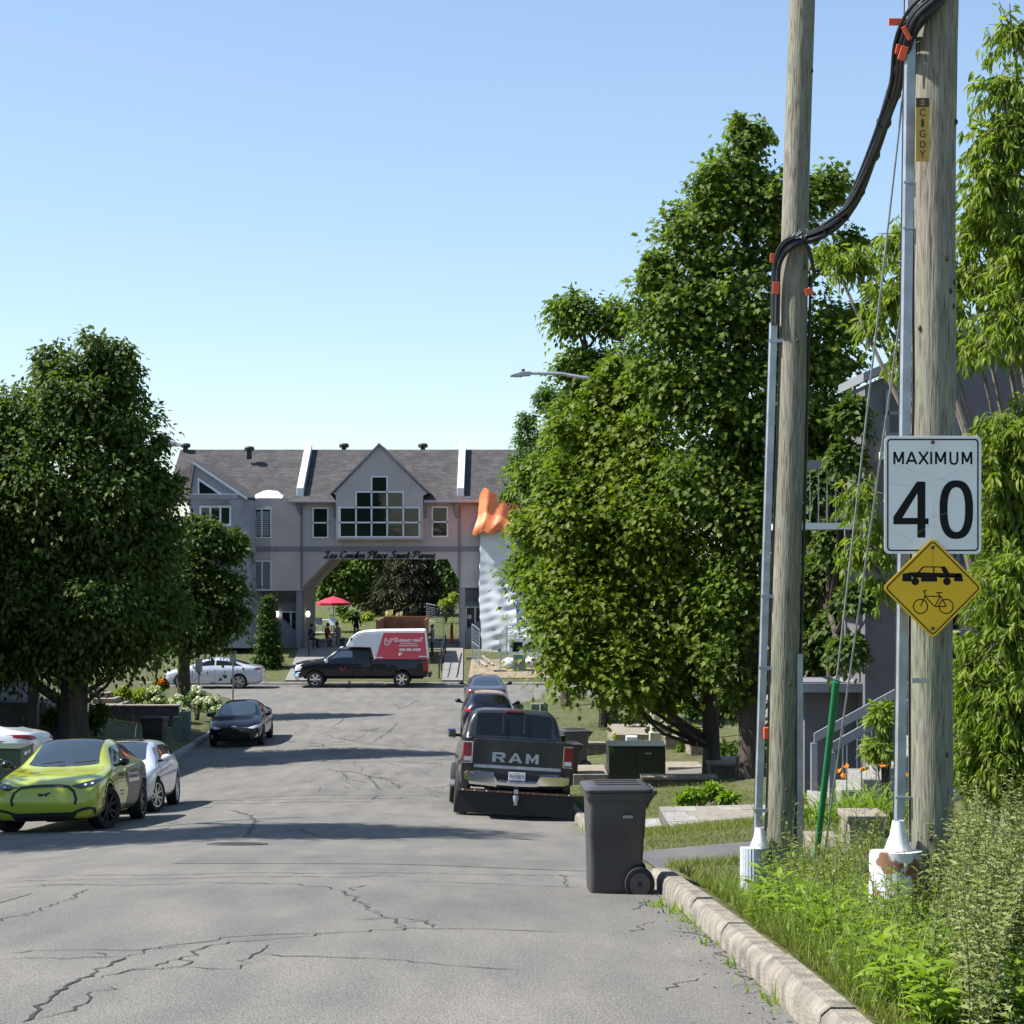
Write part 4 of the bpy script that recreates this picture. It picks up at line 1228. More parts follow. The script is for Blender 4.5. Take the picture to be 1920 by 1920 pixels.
# ---- white hatchback behind it
sh = sedan_shell(4.25, 1.80, 1.43, hatch=True)
wh, bo, bv = make_car('hatchback_car', 'pearl white hatchback tucked behind the lime crossover', sh, M['pearl'], 1.8, 4.25, 2.58, 1.30, .335, .22, .24, M['alloy'], 5, 'split',
    win=(.95, .38, -1.75, -1.45), ws=(1.22, 1.02, .30, .2), rw=(-1.5, -1.5, -1.95, -1.9), pillars=(-.10, -1.05), steer=R(-18))
build('sunroof', sh.patch(0, 0, 6.9, 9.1, nx=10, nt=9, xf0=lambda t: .15, xf1=lambda t: -.75, off=.006), M['tint'], wh, smooth=2)
for s in (1, -1): mirror_part(wh, .82, s * .98, 1.06, M['pearl'])
for s in (1, -1): decals('headlight', [[(s * .42, .70), (s * .62, .66), (s * .80, .70), (s * .84, .82), (s * .6, .78)]], bv, 'front', M['lens'], wh)
decals('grille', [[(-.4, .30), (.4, .30), (.5, .56), (-.5, .56)]], bv, 'front', M['black'], wh)
build('antenna', MB().tube([(-1.25, 0, 1.46), (-1.45, 0, 1.72)], .012, 5), M['black'], wh)
for s in (1, -1): decals('tail_light', [[(s * .45, .95), (s * .7, .93), (s * .8, 1.05), (s * .5, 1.04)]], bv, 'rear', M['redlens'], wh)
place(wh, PXX(262, 38.5) - .42, 39.2, 'toward')

# ---- black sedan further down on the left
sh = sedan_shell(4.6, 1.8, 1.43)
el, bo, bv = make_car('sedan_car', 'glossy black sedan parked facing up the street by the shaded lawn', sh, M['blackpaint'], 1.8, 4.6, 2.7, 1.42, .325, .21, .22, M['darkalloy'], 5, 'split',
    win=(.95, .25, -1.45, -1.05), ws=(1.26, 1.02, .28, .2), rw=(-.75, -.85, -1.65, -1.5), pillars=(-.15,), steer=R(0))
for s in (1, -1):
    decals('headlight', [[(s * .40, .635), (s * .62, .60), (s * .80, .64), (s * .85, .73), (s * .70, .705)]], bv, 'front', M['lens'], el, step=.05)
    decals('fog_lamp', [[(s * .66, .30), (s * .76, .36), (s * .74, .46)]], bv, 'front', M['lens'], el)
    mirror_part(el, .80, s * .98, 1.0, M['blackpaint'])
decals('grille', [[(-.42, .26), (.42, .26), (.50, .48), (.36, .60), (-.36, .60), (-.50, .48)]], bv, 'front', M['under'], el)
decals('chrome_strip', [strokep([(.44, .645), (.2, .635), (0, .63), (-.2, .635), (-.44, .645)], .02)], bv, 'front', M['chrome'], el, off=.009)
ov = [(.10 * math.cos(a), .65 + .055 * math.sin(a)) for a in np.linspace(0, 2 * math.pi, 18)[:-1]]
e = decals('emblem', [ov], bv, 'front', M['chrome'], el, off=.012, step=.04)
decals('emblem_letter', [strokep([(-.045, .62), (-.025, .68)], .016), strokep([(.025, .62), (.045, .68)], .016), strokep([(-.035, .645), (.035, .655)], .014)], bv, 'front', M['black'], e, off=.016)
place(el, PXX(438, 62) - .02, 64.2, 'toward')

# ---- silver sedan across the junction, side on
sh = sedan_shell(4.7, 1.78, 1.46)
lx, bo, bv = make_car('sedan_car', 'silver white sedan parked across the junction behind the small tree', sh, M['silver'], 1.78, 4.7, 2.7, 1.42, .34, .22, .25, M['alloy'], 5, 'split',
    win=(.95, .25, -1.45, -1.05), ws=(1.26, 1.02, .28, .2), rw=(-.75, -.85, -1.65, -1.5), pillars=(-.15,))
decals('tail_light', [[(-2.30, .88), (-1.95, .90), (-2.05, .99), (-2.28, .98)]], bv, 'left', M['redlens'], lx, step=.06)
decals('headlight', [[(2.2, .62), (1.75, .72), (1.8, .78), (2.15, .70)]], bv, 'left', M['lens'], lx, step=.06)
decals('side_sill', [rectp(-1.0, .95, .24, .30)], bv, 'left', M['chrome'], lx)
for s in (1, -1): mirror_part(lx, .80, s * .98, 1.02, M['silver'])
place(lx, PXX(396, 88.6), 89.6, math.pi)

# ---- white sedan in the driveway at the left edge, tail to the street
sh = sedan_shell(4.7, 1.82, 1.46)
js, bo, bv = make_car('sedan_car', 'white sedan in the driveway, only its tail with a red lamp in view', sh, M['pearl'], 1.82, 4.7, 2.7, 1.42, .335, .22, .24, M['alloy'], 5, 'split',
    win=(.95, .25, -1.45, -1.05), ws=(1.26, 1.02, .28, .2), rw=(-.75, -.85, -1.65, -1.5), pillars=(-.15,))
for s in (1, -1): decals('tail_light', [[(s * .36, .86), (s * .62, .83), (s * .78, .86), (s * .84, .96), (s * .66, .955), (s * .44, .92)]], bv, 'rear', M['redlens'], js, step=.05)
for s, fc in ((1, 'left'), (-1, 'right')): decals('tail_light', [[(-2.24, .86), (-1.92, .90), (-1.98, .96), (-2.24, .95)]], bv, fc, M['redlens'], js, step=.05)
build('licence_plate', MB().box(-2.375, -2.35, -.15, .15, .66, .80), M['white'], js, bevel=.004)
decals('bumper_trim', [[(-.7, .30), (.7, .30), (.78, .42), (-.78, .42)]], bv, 'rear', M['black'], js)
place(js, -13.6, 46.0, math.pi - .18)

# ---- two dark cars parked beyond the pickup on the right
sh = sedan_shell(4.4, 1.84, 1.62, hatch=True)
sv, bo, bv = make_car('suv_car', 'dark blue SUV parked just ahead of the black pickup', sh, M['navy'], 1.84, 4.4, 2.62, 1.32, .35, .23, .25, M['darkalloy'], 5, 'split',
    win=(.95, .38, -1.8, -1.45), ws=(1.22, 1.02, .30, .2), rw=(-1.55, -1.5, -2.08, -1.98), pillars=(-.10, -1.05))
build('roof_panel', sh.patch(0, 0, 6.6, 9.4, nx=10, nt=9, xf0=lambda t: .1, xf1=lambda t: -1.3, off=.008), mat('tan_roof_reflection', (.36, .24, .16), .35, coat=.5), sv, smooth=2)  # tan patch: a sky reflection painted onto the navy roof
for s in (1, -1):
    decals('tail_light', [[(s * .50, 1.0), (s * .74, .98), (s * .80, 1.12), (s * .62, 1.10)]], bv, 'rear', M['redlens'], sv, step=.06)
    mirror_part(sv, .80, s * 1.02, 1.16, M['blackpaint'])
place(sv, PXX(911, 62.3) + 0, 64.4, 'away')
sh = sedan_shell(4.55, 1.80, 1.44)
sd, bo, bv = make_car('sedan_car', 'dark grey sedan parked last in line before the junction on the right', sh, M['greypaint'], 1.8, 4.55, 2.7, 1.42, .32, .21, .22, M['alloy'], 5, 'split',
    win=(.95, .25, -1.45, -1.05), ws=(1.26, 1.02, .28, .2), rw=(-.75, -.85, -1.65, -1.5), pillars=(-.15,), glass=M['glass'])
for s in (1, -1):
    decals('tail_light', [[(s * .42, .84), (s * .70, .82), (s * .80, .94), (s * .5, .93)]], bv, 'rear', M['redlens'], sd, step=.06)
    mirror_part(sd, .80, s * 1.0, 1.02, M['blackpaint'])
place(sd, PXX(909, 75) + 0, 77.2, 'away')

# ---- pickups
def pickup(name, label, L, cab_back, fo, ro, paintm, zk=1.0, sl=.16, tw=.86, wr=.41, hood=1.33, roofx=(1.13, 1.94), tintw=None, rimmat=None, spokes=6, bedmat=None, cat='pickup truck'):
    root = thing(name, label, cat)
    h = L / 2; k = zk
    wf, cw = roofx                                        # x of the roof front and of the cowl
    sh = Shell(
        zt=[(cab_back, 1.44 * k), (cab_back + .03, 1.50 * k), (cab_back + sl, 1.90 * k), (cab_back + sl + .08, 1.95 * k), ((cab_back + wf) / 2, 1.985 * k), (wf, 1.955 * k), ((wf + cw) / 2, 1.70 * k), (cw, 1.40 * k), (cw + .12, 1.375 * k), (h - .35, 1.29 * k), (h - .1, 1.20 * k), (h - .03, 1.08 * k), (h, .98 * k)],
        zs=[(cab_back, 1.36 * k), (0, 1.34 * k), (cw, 1.29 * k), (h - .4, 1.18 * k), (h - .06, 1.04 * k), (h, .94 * k)],
        zb=[(cab_back, .50 * k), (0, .50 * k), (h - .5, .52 * k), (h - .06, .60 * k), (h, .72 * k)],
        hw=[(cab_back, .985), (0, 1.0), (cw, 1.0), (h - .5, .985), (h - .15, .93), (h - .03, .84), (h, .76)],
        kr=[(cab_back, .95), (wf, .95), (cw, .84), (h, .84)],
        wr=[(cab_back, .82), (cab_back + .3, .79), (0, .79), (wf, .78), (cw, .82), (h - .5, .84), (h, .60)])
    cab = build('cab', sh.mesh(70, 34), paintm, root)
    cut_arches(cab, [(fo, wr, wr * 1.16, s * .62, s * 1.2) for s in (1, -1)], M['under'])
    # bed: two side walls, floor, front wall
    x0, x1 = -h + .03, cab_back - .025
    prof = [(.80, .62 * k), (.90, .54 * k), (.97, .60 * k), (1.0, .82 * k), (1.0, 1.02 * k), (.985, 1.22 * k), (.985, 1.34 * k), (.95, 1.415 * k), (.83, 1.42 * k), (.80, 1.39 * k)]
    for s in (1, -1):
        n = 12; secs = []; mb = MB()
        for i in range(n + 1):
            x = x0 + (x1 - x0) * i / n
            fl = max(0, 1 - abs(x - ro) / .75) ** .7 * .035
            secs.append([(x, s * (u + (fl if u > .93 and w < 1.2 * k else 0)), w) for u, w in prof])
        for i in range(n):
            for j in range(len(prof)):
                j2 = (j + 1) % len(prof)
                mb.add([secs[i][j], secs[i][j2], secs[i + 1][j2], secs[i + 1][j]], [(0, 1, 2, 3)])
        mb.add(secs[0], [tuple(range(len(prof)))]); mb.add(secs[-1], [tuple(range(len(prof)))])
        bed = build('bed_side', mb, bedmat or paintm, root)
        bm = bmesh.new(); bm.from_mesh(bed.data); bmesh.ops.remove_doubles(bm, verts=bm.verts, dist=.0005); bmesh.ops.recalc_face_normals(bm, faces=bm.faces); bm.to_mesh(bed.data); bm.free()
        cut_arches(bed, [(ro, wr, wr * 1.18, s * .55, s * 1.25)], M['under'])
    mb = MB().box(x0 + .05, x1, -.8, .8, .70 * k, .76 * k); mb.box(x1 - .05, x1, -.8, .8, .761 * k, 1.41 * k)
    build('bed_liner', mb, M['black'], root)
    build('chassis', MB().box(-h + .25, h - .4, -.45, .45, .42 * k, .6 * k).box(-.3, .4, -.7, .7, .44 * k, .58 * k), M['under'], root)
    for x in (fo, ro):
        build('axle', MB().tube([(x, -.8, wr), (x, .8, wr)], .06, 8), M['under'], root)
        for s in (1, -1): add_wheel(root, x, s * tw, wr, .27, wr * .64, 'plain', rimmat or M['alloy'], 0, spokes)
    bv = bvh_of(cab)
    def wx(a, b): return lambda t: b + (a - b) * max(0, 1 - abs(t - 8) / 1.65) ** .6
    build('windscreen', sh.patch(0, 0, 6.38, 9.62, nx=10, nt=17, xf0=wx(cw - .02, cw - .12), xf1=wx(wf + .06, wf + .02)), M['glass'], root, smooth=2)
    t0, t1 = 5.30, 5.93
    pil = (wf + cab_back) / 2 + .08
    for s in (1, -1):
        for a, a2, b in ((cw - .45, wf - .12, pil + .04), (pil - .04, pil - .04, cab_back + .28)):
            build('side_window', sh.patch(0, 0, t0, t1, side=s, nx=8, nt=6, xf0=lambda t: a + (a2 - a) * (t - t0) / (t1 - t0), xf1=lambda t: b, off=.006), (M['glass'] if a2 != a else M['tint']) if tintw is None else tintw, root, smooth=2)
    for s, fc in ((1, 'left'), (-1, 'right')):
        decals('door_seam', [strokep([(x, .56 * k), (x, 1.30 * k)], .014) for x in (cw - .42, pil, cab_back + .22)], bv, fc, M['under'], root, off=.003)
        for x in (pil + .18, cab_back + .45):
            build('handle', decal(bv, rectp(x - .11, x + .11, 1.16 * k, 1.20 * k), fc, off=.02, step=.1), paintm, root)
    return root, cab, bed, bv, sh
# black pickup seen from behind
hL = 2.92
rm, cab, bed, bv, sh = pickup('pickup_truck', 'dusty black pickup parked at the right kerb, seen from behind', 2 * hL, -1.15, 1.98, -1.62, M['rampaint'], 1.0, tw=.92, wr=.41, roofx=(.55, 1.40), bedmat=M['rampaint'], tintw=M['tint'], rimmat=M['darkalloy'])
xr_ = -hL
tg = build('tailgate', MB().prism([(-.80, .80), (.80, .80), (.80, 1.39), (.77, 1.42), (-.77, 1.42), (-.80, 1.39)], xr_ - .01, xr_ + .06, 'x'), M['dirtypaint'], rm, bevel=.012)
mb = MB()
# wide block letters, built from bars
def block_letters(mb, word, c, w, h, x, th=.010):
    lw = w / len(word) ; g = lw * .12
    for i, ch in enumerate(word):
        u0 = c[0] + w / 2 - i * lw - g; ww = lw - 2 * g; s = ww * .26; z0 = c[1] - h / 2
        f = lambda a, b: (u0 - a * ww, z0 + b * h)          # the viewer's right is -y
        if ch == 'R': polys = [[(0, 0), (.26, 0), (.26, 1), (0, 1)], [(.26, .78), (.8, .78), (1, .9), (.85, 1), (.26, 1)], [(.72, .5), (1, .5), (1, .9), (.72, .8)], [(.26, .36), (.8, .36), (1, .5), (.72, .56), (.26, .56)], [(.5, .36), (.78, .36), (1, 0), (.7, 0)]]
        elif ch == 'A': polys = [[(-.05, 0), (.24, 0), (.50, .80), (.40, 1)], [(.76, 0), (1.05, 0), (.60, 1), (.50, .80)], [(.40, 1), (.50, .80), (.60, 1)], [(.25, .2), (.75, .2), (.70, .38), (.30, .38)]]
        else: polys = [[(0, 0), (.24, 0), (.24, 1), (0, 1)], [(.76, 0), (1, 0), (1, 1), (.76, 1)], [(.24, 1), (.24, .6), (.46, .1), (.54, .1), (.5, .45)], [(.76, 1), (.76, .6), (.54, .1), (.5, .45)]]
        for p in polys:
            q = [f(a, b) for a, b in p]
            mb.prism(q, x - th, x, 'x')
block_letters(mb, 'RAM', (.04, 1.10), .90, .17, xr_ - .0105)
build('tailgate_letters', mb, M['steel'], tg)
build('trim_strip', MB().box(xr_ - .018, xr_ - .0105, -.78, .78, .90, .955), M['steel'], tg)
mb = MB().prism([(.05, 1.25), (.02, 1.22), (-.03, 1.22), (-.06, 1.26), (-.03, 1.30), (.03, 1.30)], xr_ - .018, xr_ - .0105, 'x')
build('emblem', mb, M['black'], tg)
for s, lab in ((1, None), (-1, 'tail light in shade')):
    l = build('tail_light', MB().prism([(s * .815, .98), (s * .985, .98), (s * .99, 1.31), (s * .95, 1.35), (s * .83, 1.35), (s * .815, 1.33)], xr_ - .015, xr_ + .12, 'x'), M['redlens'], rm, bevel=.015)
    build('reverse_lamp', MB().prism([(s * .835, 1.01), (s * .965, 1.01), (s * .965, 1.085), (s * .835, 1.085)], xr_ - .021, xr_ - .012, 'x'), M['lens'], l)
    mb = MB()
    for a, b, c, d in ((.81, .83, .975, 1.355), (.83, .99, 1.335, 1.355), (.83, .99, .972, .985)): mb.box(xr_ - .022, xr_ - .0, min(s * a, s * b), max(s * a, s * b), c, d)
    build('light_bezel', mb, M['chrome'], l)
# chrome step bumper with a notch for the plate
mb = MB()
for s in (1, -1):
    secs = []
    for y, zt, zb_, dx in ((.97, .83, .64, .10), (.85, .84, .60, -.02), (.42, .83, .58, -.06), (.34, .70, .56, -.06), (.0, .69, .55, -.06)):
        secs.append([(xr_ + dx + .04, s * y, zb_), (xr_ + dx - .04, s * y, zb_ + .05), (xr_ + dx - .05, s * y, zt - .04), (xr_ + dx, s * y, zt), (xr_ + dx + .12, s * y, zt)])
    mb.grid(secs if s > 0 else secs[::-1])
build('bumper', mb, M['chrome'], rm, smooth=True)
build('bumper_recess', MB().box(xr_ - .0, xr_ + .1, -.40, .40, .68, .85), M['navy'], rm)
plate(rm, 'FNW8839', xr_ - .06, .775)
mb = MB()
for y, z in ((-.33, .58), (.33, .58)): mb.box(xr_ + .1, xr_ + .3, y - .06, y + .06, z - .1, z)
build('tow_hook', mb, M['under'], rm)
build('hitch', MB().box(xr_ - .16, xr_ + .1, -.035, .035, .47, .545).lathe([(0, .44), (.05, .44), (.055, .40), (.04, .33), (0, .33)], (xr_ - .14, 0, 0), 12).box(xr_ - .17, xr_ - .11, -.03, .03, .27, .33), M['steel'], rm, smooth=True)
fl = build('mud_flap', MB().box(xr_ - .06, xr_ - .05, -1.04, 1.04, .09, .50), M['rubber'], rm)
build('flap_bar', MB().box(xr_ - .075, xr_ - .0605, -1.04, 1.04, .475, .51), mat('rusty_bar', (.20, .09, .045), .7, var=.4, vscale=8), fl)
mb = MB()
for i in range(10): mb.ball((xr_ - .078, -.95 + i * .211, .492), .016, 6)
build('bolt', mb, M['steel'], fl)
# rear window with sliding pane frames, high brake lamp
build('rear_window', sh.patch(0, 0, 6.35, 9.65, nx=6, nt=17, xf0=lambda t: -1.135, xf1=lambda t: -1.0, off=.006), M['tint'], rm, smooth=2)
for y in (.2, -.2): build('window_frame', MB().tube([(-1.16, y, 1.50), (-1.05, y, 1.86)], .012, 5), M['black'], rm)
build('brake_lamp', MB().box(-1.02, -.90, -.16, .16, 1.895, 1.945), M['redlens'], rm, bevel=.012)
for s in (1, -1):
    mb = MB().box(1.0, 1.14, min(s * 1.02, s * 1.19), max(s * 1.02, s * 1.19), 1.32, 1.53)
    mo = build('mirror', mb, M['chrome'], rm, bevel=.05)
    build('mirror_glass', MB().box(.992, .9985, min(s * 1.04, s * 1.17), max(s * 1.04, s * 1.17), 1.35, 1.50), M['tint'], mo)
    build('mirror_arm', MB().box(1.02, 1.12, min(s * .93, s * 1.019), max(s * .93, s * 1.019), 1.36, 1.42), M['black'], mo)
build('running_board', MB().box(-.9, 1.3, .98, 1.10, .46, .50).box(-.9, 1.3, -1.10, -.98, .46, .50), M['alloy'], rm, bevel=.01)
place(rm, PXX(964, 33.8) - hL * .055, 33.8 + hL, math.pi / 2 + .055, R(-1.3))

# black pickup with a red and white cap, side on at the end of the street
L2 = 6.3
rc, cab, bed, bv, sh = pickup('pickup_truck', 'black crew cab pickup with a red and white cap parked across the junction', L2, -.47, 2.16, -1.92, M['blackpaint'], .945, sl=.05, wr=.40, roofx=(1.05, 1.94), rimmat=M['chrome'], spokes=6)
capy = lambda z: .965 - .10 * (z - 1.33) / 1.4
body = [(-.64, 1.35), (-.49, 1.92), (.68, 1.93), (.71, 1.99), (.52, 2.34), (.26, 2.57), (-.1, 2.66), (-.9, 2.71), (-2.9, 2.73), (-3.0, 2.70), (-3.14, 1.35)]
mb = MB(); n = len(body)
mb.add([(x, capy(z), z) for x, z in body] + [(x, -capy(z), z) for x, z in body], [tuple(range(n)), tuple(range(2 * n - 1, n - 1, -1))] + [(i, i + n, (i + 1) % n + n, (i + 1) % n) for i in range(n)])
cp = build('cap', mb, M['white'], rc, bevel=.05)
def side_poly(p, off): return [(x, capy(z) + off, z) for x, z in p]
red = [(-.68, 1.36), (-1.06, 2.60), (-3.0, 2.60), (-3.12, 1.36)]
M['signred'] = mat('red_vinyl', (.44, .025, .05), .35, coat=.4)
build('red_panel', MB().add(side_poly(red, .006), [(0, 1, 2, 3)]), M['signred'], cp)
build('grey_panel', MB().add(side_poly([(-.60, 1.42), (-.45, 1.97), (.40, 1.99), (.26, 2.36), (-.05, 2.52), (-.98, 2.58)], .005), [(0, 1, 2, 3, 4, 5)]), mat('pale_vinyl', (.50, .53, .57), .4), cp)
mb = MB()
vv = Vector((0, -.10 / 1.4, 1)).normalized()
def ct(s, w, h, x, z, **k): put_text(mb, s, w, h, (x, capy(z) + .012, z), (-1, 0, 0), vv, **k)
ct('D', .15, .20, -1.66, 2.27, bold=.02); ct('USSAULT', .62, .125, -2.07, 2.235, bold=.02); ct('-', .05, .02, -2.415, 2.235, bold=.02); ct('VINE', .33, .125, -2.62, 2.235, bold=.02); ct('T', .13, .20, -2.855, 2.27, bold=.02)
ct('438 495-3459', 1.02, .135, -2.30, 1.80, bold=.025)
mb.add(side_poly([(-1.78, 1.985), (-2.70, 1.985), (-2.70, 2.01), (-1.78, 2.01)], .012), [(0, 1, 2, 3)])
for i in range(15): mb.add(side_poly([(-1.86 - i * .052, 2.085), (-1.897 - i * .052, 2.085), (-1.897 - i * .052, 2.115), (-1.86 - i * .052, 2.115)], .012), [(0, 1, 2, 3)])
for a, b in (((-1.12, 2.32), (-1.12, 2.06)), ((-1.12, 2.06), (-1.28, 2.02)), ((-1.28, 2.02), (-1.52, 2.32)), ((-1.52, 2.32), (-1.40, 2.32)), ((-1.40, 2.32), (-1.27, 2.14)), ((-1.12, 2.32), (-1.20, 2.32)), ((-1.20, 2.32), (-1.22, 2.14))):
    d = Vector((b[0] - a[0], b[1] - a[1])).normalized(); nn = Vector((-d.y, d.x)) * .014
    mb.add(side_poly([(a[0] + nn.x, a[1] + nn.y), (b[0] + nn.x, b[1] + nn.y), (b[0] - nn.x, b[1] - nn.y), (a[0] - nn.x, a[1] - nn.y)], .012), [(0, 1, 2, 3)])
for x0, x1, z in ((-.72, -1.02, 1.42), (-2.72, -3.10, 1.47)): mb.add(side_poly([(x0, z), (x1, z), (x1, z + .035), (x0, z + .035)], .012), [(0, 1, 2, 3)])
for x0, x1, z0, z1 in ((-1.78, -1.86, 1.52, 1.66), (-1.86, -1.94, 1.59, 1.66)): mb.add(side_poly([(x0, z0), (x1, z0), (x1, z1), (x0, z1)], .012), [(0, 1, 2, 3)])
build('sign_lettering', mb, M['white'], cp, fix=False)
build('cap_lamp', MB().box(.42, .50, .80, .905, 2.24, 2.36), M['black'], cp)
build('tail_light', MB().box(-L2 / 2 + .02, -L2 / 2 + .22, .96, 1.005, .80, 1.24), M['redlens'], rc, bevel=.01)
build('tailgate', MB().box(-L2 / 2 - .02, -L2 / 2 + .03, -.98, .98, .72, 1.34), M['signred'], rc, bevel=.01)
build('rear_bumper', MB().box(-L2 / 2 - .14, -L2 / 2 - .02, -.95, .95, .50, .66), M['black'], rc, bevel=.02)
decals('headlight', [[(3.12, .80), (2.86, .84), (2.78, 1.0), (2.95, 1.08), (3.10, 1.06)]], bv, 'left', M['lens'], rc, step=.06)
secs = []
for y, dx in ((-.99, -.22), (-.9, -.05), (-.5, .04), (0, .06), (.5, .04), (.9, -.05), (.99, -.22)):
    x = L2 / 2 + dx
    secs.append([(x - .08, y, .36), (x, y, .42), (x + .02, y, .55), (x, y, .68), (x - .08, y, .74)])
build('front_bumper', MB().grid(secs), M['chrome'], rc, smooth=True)
secs = [[(L2 / 2 - dx, y, z) for z in (.75, 1.12)] for y, dx in ((-.7, .08), (0, -.03), (.7, .08))]
build('grille', MB().grid(secs), M['chrome'], rc)
mirror_part(rc, 1.62, 1.14, 1.28, M['chrome'], .10, .20, .24); mirror_part(rc, 1.62, -1.14, 1.28, M['chrome'], .10, .20, .24)
mb = MB()
d = decal(bv, strokep([(.98, .98), (.86, .82), (.70, 1.02)], .03), 'left', off=.006); mb.add(d.v, d.f)
d = decal(bv, strokep([(.98, .98), (.98, .86), (.9, .80)], .02), 'left', off=.006); mb.add(d.v, d.f)
build('door_emblem', mb, M['signred'], rc)
mb = MB()
for y in (-.4, 0, .4): mb.ball((1.0, y, 1.865), (.07, .05, .03), 8)
build('roof_lamp', mb, M['lens'], rc, smooth=2)
place(rc, PXX(677, 89.4), 90.3, math.pi)
# ================================================================ poles, signs, bins, boxes
def pole_mat():
    m = bpy.data.materials.new('weathered_pole'); m.use_nodes = True
    nt = m.node_tree; b = nt.nodes['Principled BSDF']; L = nt.links.new
    tc = nt.nodes.new('ShaderNodeTexCoord')
    def nz(sc, st, det=6, dist=0):
        mp = nt.nodes.new('ShaderNodeMapping'); mp.inputs['Scale'].default_value = st; L(tc.outputs['Object'], mp.inputs[0])
        n = nt.nodes.new('ShaderNodeTexNoise'); n.inputs['Scale'].default_value = sc; n.inputs['Detail'].default_value = det; n.inputs['Distortion'].default_value = dist
        L(mp.outputs[0], n.inputs['Vector']); return n
    n1 = nz(9, (3, 3, .35), 6, 1.2); n2 = nz(1.1, (1, 1, .7), 3); n3 = nz(45, (2, 2, .12), 3)
    r1 = nt.nodes.new('ShaderNodeValToRGB'); e = r1.color_ramp.elements
    e[0].position = .28; e[0].color = (.155, .147, .122, 1); e[1].position = .72; e[1].color = (.30, .285, .24, 1)
    L(n1.outputs['Fac'], r1.inputs[0])
    r2 = nt.nodes.new('ShaderNodeValToRGB'); e = r2.color_ramp.elements
    e[0].position = .38; e[0].color = (.86, .93, .80, 1); e[1].position = .62; e[1].color = (1.05, 1.0, .95, 1)
    L(n2.outputs['Fac'], r2.inputs[0])
    x = nt.nodes.new('ShaderNodeMix'); x.data_type = 'RGBA'; x.blend_type = 'MULTIPLY'; x.inputs[0].default_value = 1
    L(r1.outputs[0], x.inputs[6]); L(r2.outputs[0], x.inputs[7])
    r3 = nt.nodes.new('ShaderNodeValToRGB'); e = r3.color_ramp.elements
    e[0].position = .34; e[0].color = (.45, .42, .38, 1); e[1].position = .46; e[1].color = (1, 1, 1, 1)
    L(n3.outputs['Fac'], r3.inputs[0])
    y = nt.nodes.new('ShaderNodeMix'); y.data_type = 'RGBA'; y.blend_type = 'MULTIPLY'; y.inputs[0].default_value = 1
    L(x.outputs[2], y.inputs[6]); L(r3.outputs[0], y.inputs[7]); L(y.outputs[2], b.inputs['Base Color'])
    b.inputs['Roughness'].default_value = .9
    bp_ = nt.nodes.new('ShaderNodeBump'); bp_.inputs['Strength'].default_value = .7; bp_.inputs['Distance'].default_value = .012
    L(n3.outputs['Fac'], bp_.inputs['Height']); L(bp_.outputs[0], b.inputs['Normal'])
    return m
M['pole'] = pole_mat()
def wooden_pole(base, top, r0, r1, label):
    t = thing('utility_pole', label, 'utility pole', base)
    mb = MB(); pts, rr = [], []
    b, tp = Vector(base), Vector(top)
    for i in range(25):
        k = i / 24; p = b.lerp(tp, k)
        pts.append((p.x + .006 * math.sin(k * 17), p.y, p.z)); rr.append((r0 + (r1 - r0) * k) * (1 + random.uniform(-.012, .012)))
    mb.tube(pts, rr, 28)
    build('shaft', mb, M['pole'], t, smooth=True, at=base)
    for _ in range(9):                                      # knots and nail heads
        k = random.uniform(.05, .9); p = b.lerp(tp, k); a = random.uniform(-2.6, -.5); r = r0 + (r1 - r0) * k
        build('knot', MB().ball((p.x + r * math.cos(a), p.y + r * math.sin(a), p.z), (.014, .012, .02), 7), M['bark'], t, smooth=2, at=base)
    return t
Y1, Y2 = 16.0, 11.75
b1 = (PXX(1458, Y1), Y1, ground_z(PXX(1458, Y1), Y1) - .1)
t1 = (PXX(1514, Y1), Y1, 13.0)
# radii taken from the photograph: 0.147 at the foot, .11 at the frame edge
pole1 = wooden_pole(b1, t1, .136, .100, 'slimmer wooden utility pole with a bundle of cables looped round it')
b2 = (PXX(1742, Y2), Y2, ground_z(PXX(1742, Y2), Y2) - .1)
t2 = (PXX(1758, Y2), Y2, 11.5)
pole2 = wooden_pole(b2, t2, .136, .133, 'thick wooden utility pole carrying the speed limit sign')
def at1(z): k = (z - b1[2]) / (t1[2] - b1[2]); return Vector(b1).lerp(Vector(t1), k)
def at2(z): k = (z - b2[2]) / (t2[2] - b2[2]); return Vector(b2).lerp(Vector(t2), k)
# conduits on the poles
def conduit(pole, base, pts, w, d, name='conduit'):
    mb = MB(); rows = []
    for p in pts:
        x, y, z = p[:3]; k = p[3] if len(p) > 3 else 1
        rows.append([(x - w * k, y + d * .3, z), (x - w * k * .8, y - d * k, z), (x + w * k * .8, y - d * k, z), (x + w * k, y + d * .3, z)])
    mb.grid(rows); mb.add(rows[-1], [(0, 1, 2, 3)])
    mb.add([(q[0], q[1] + d, q[2]) for q in (rows[0][0], rows[-1][0], rows[-1][3], rows[0][3])], [(0, 1, 2, 3)])
    return build(name, mb, M['steel'], pole, at=base, bevel=0)
def zc(py, Y): return PZ(py, Y)
pts = []
for py in np.linspace(605, 1588, 14):
    pts.append((PXX(1452 - (py - 605) * .031, Y1 - .05), Y1 - .01, PZ(py, Y1)))
c1 = conduit(pole1, b1, pts[::-1], .034, .045)
for py in (640, 1118, 1252, 1518):
    mb = MB()
    x = PXX(1452 - (py - 605) * .031, Y1 - .05); z = PZ(py, Y1)
    mb.box(x - .04, x + .09, Y1 - .066, Y1 - .056, z - .015, z + .015)
    build('strap', mb, M['steel'], c1, at=b1)
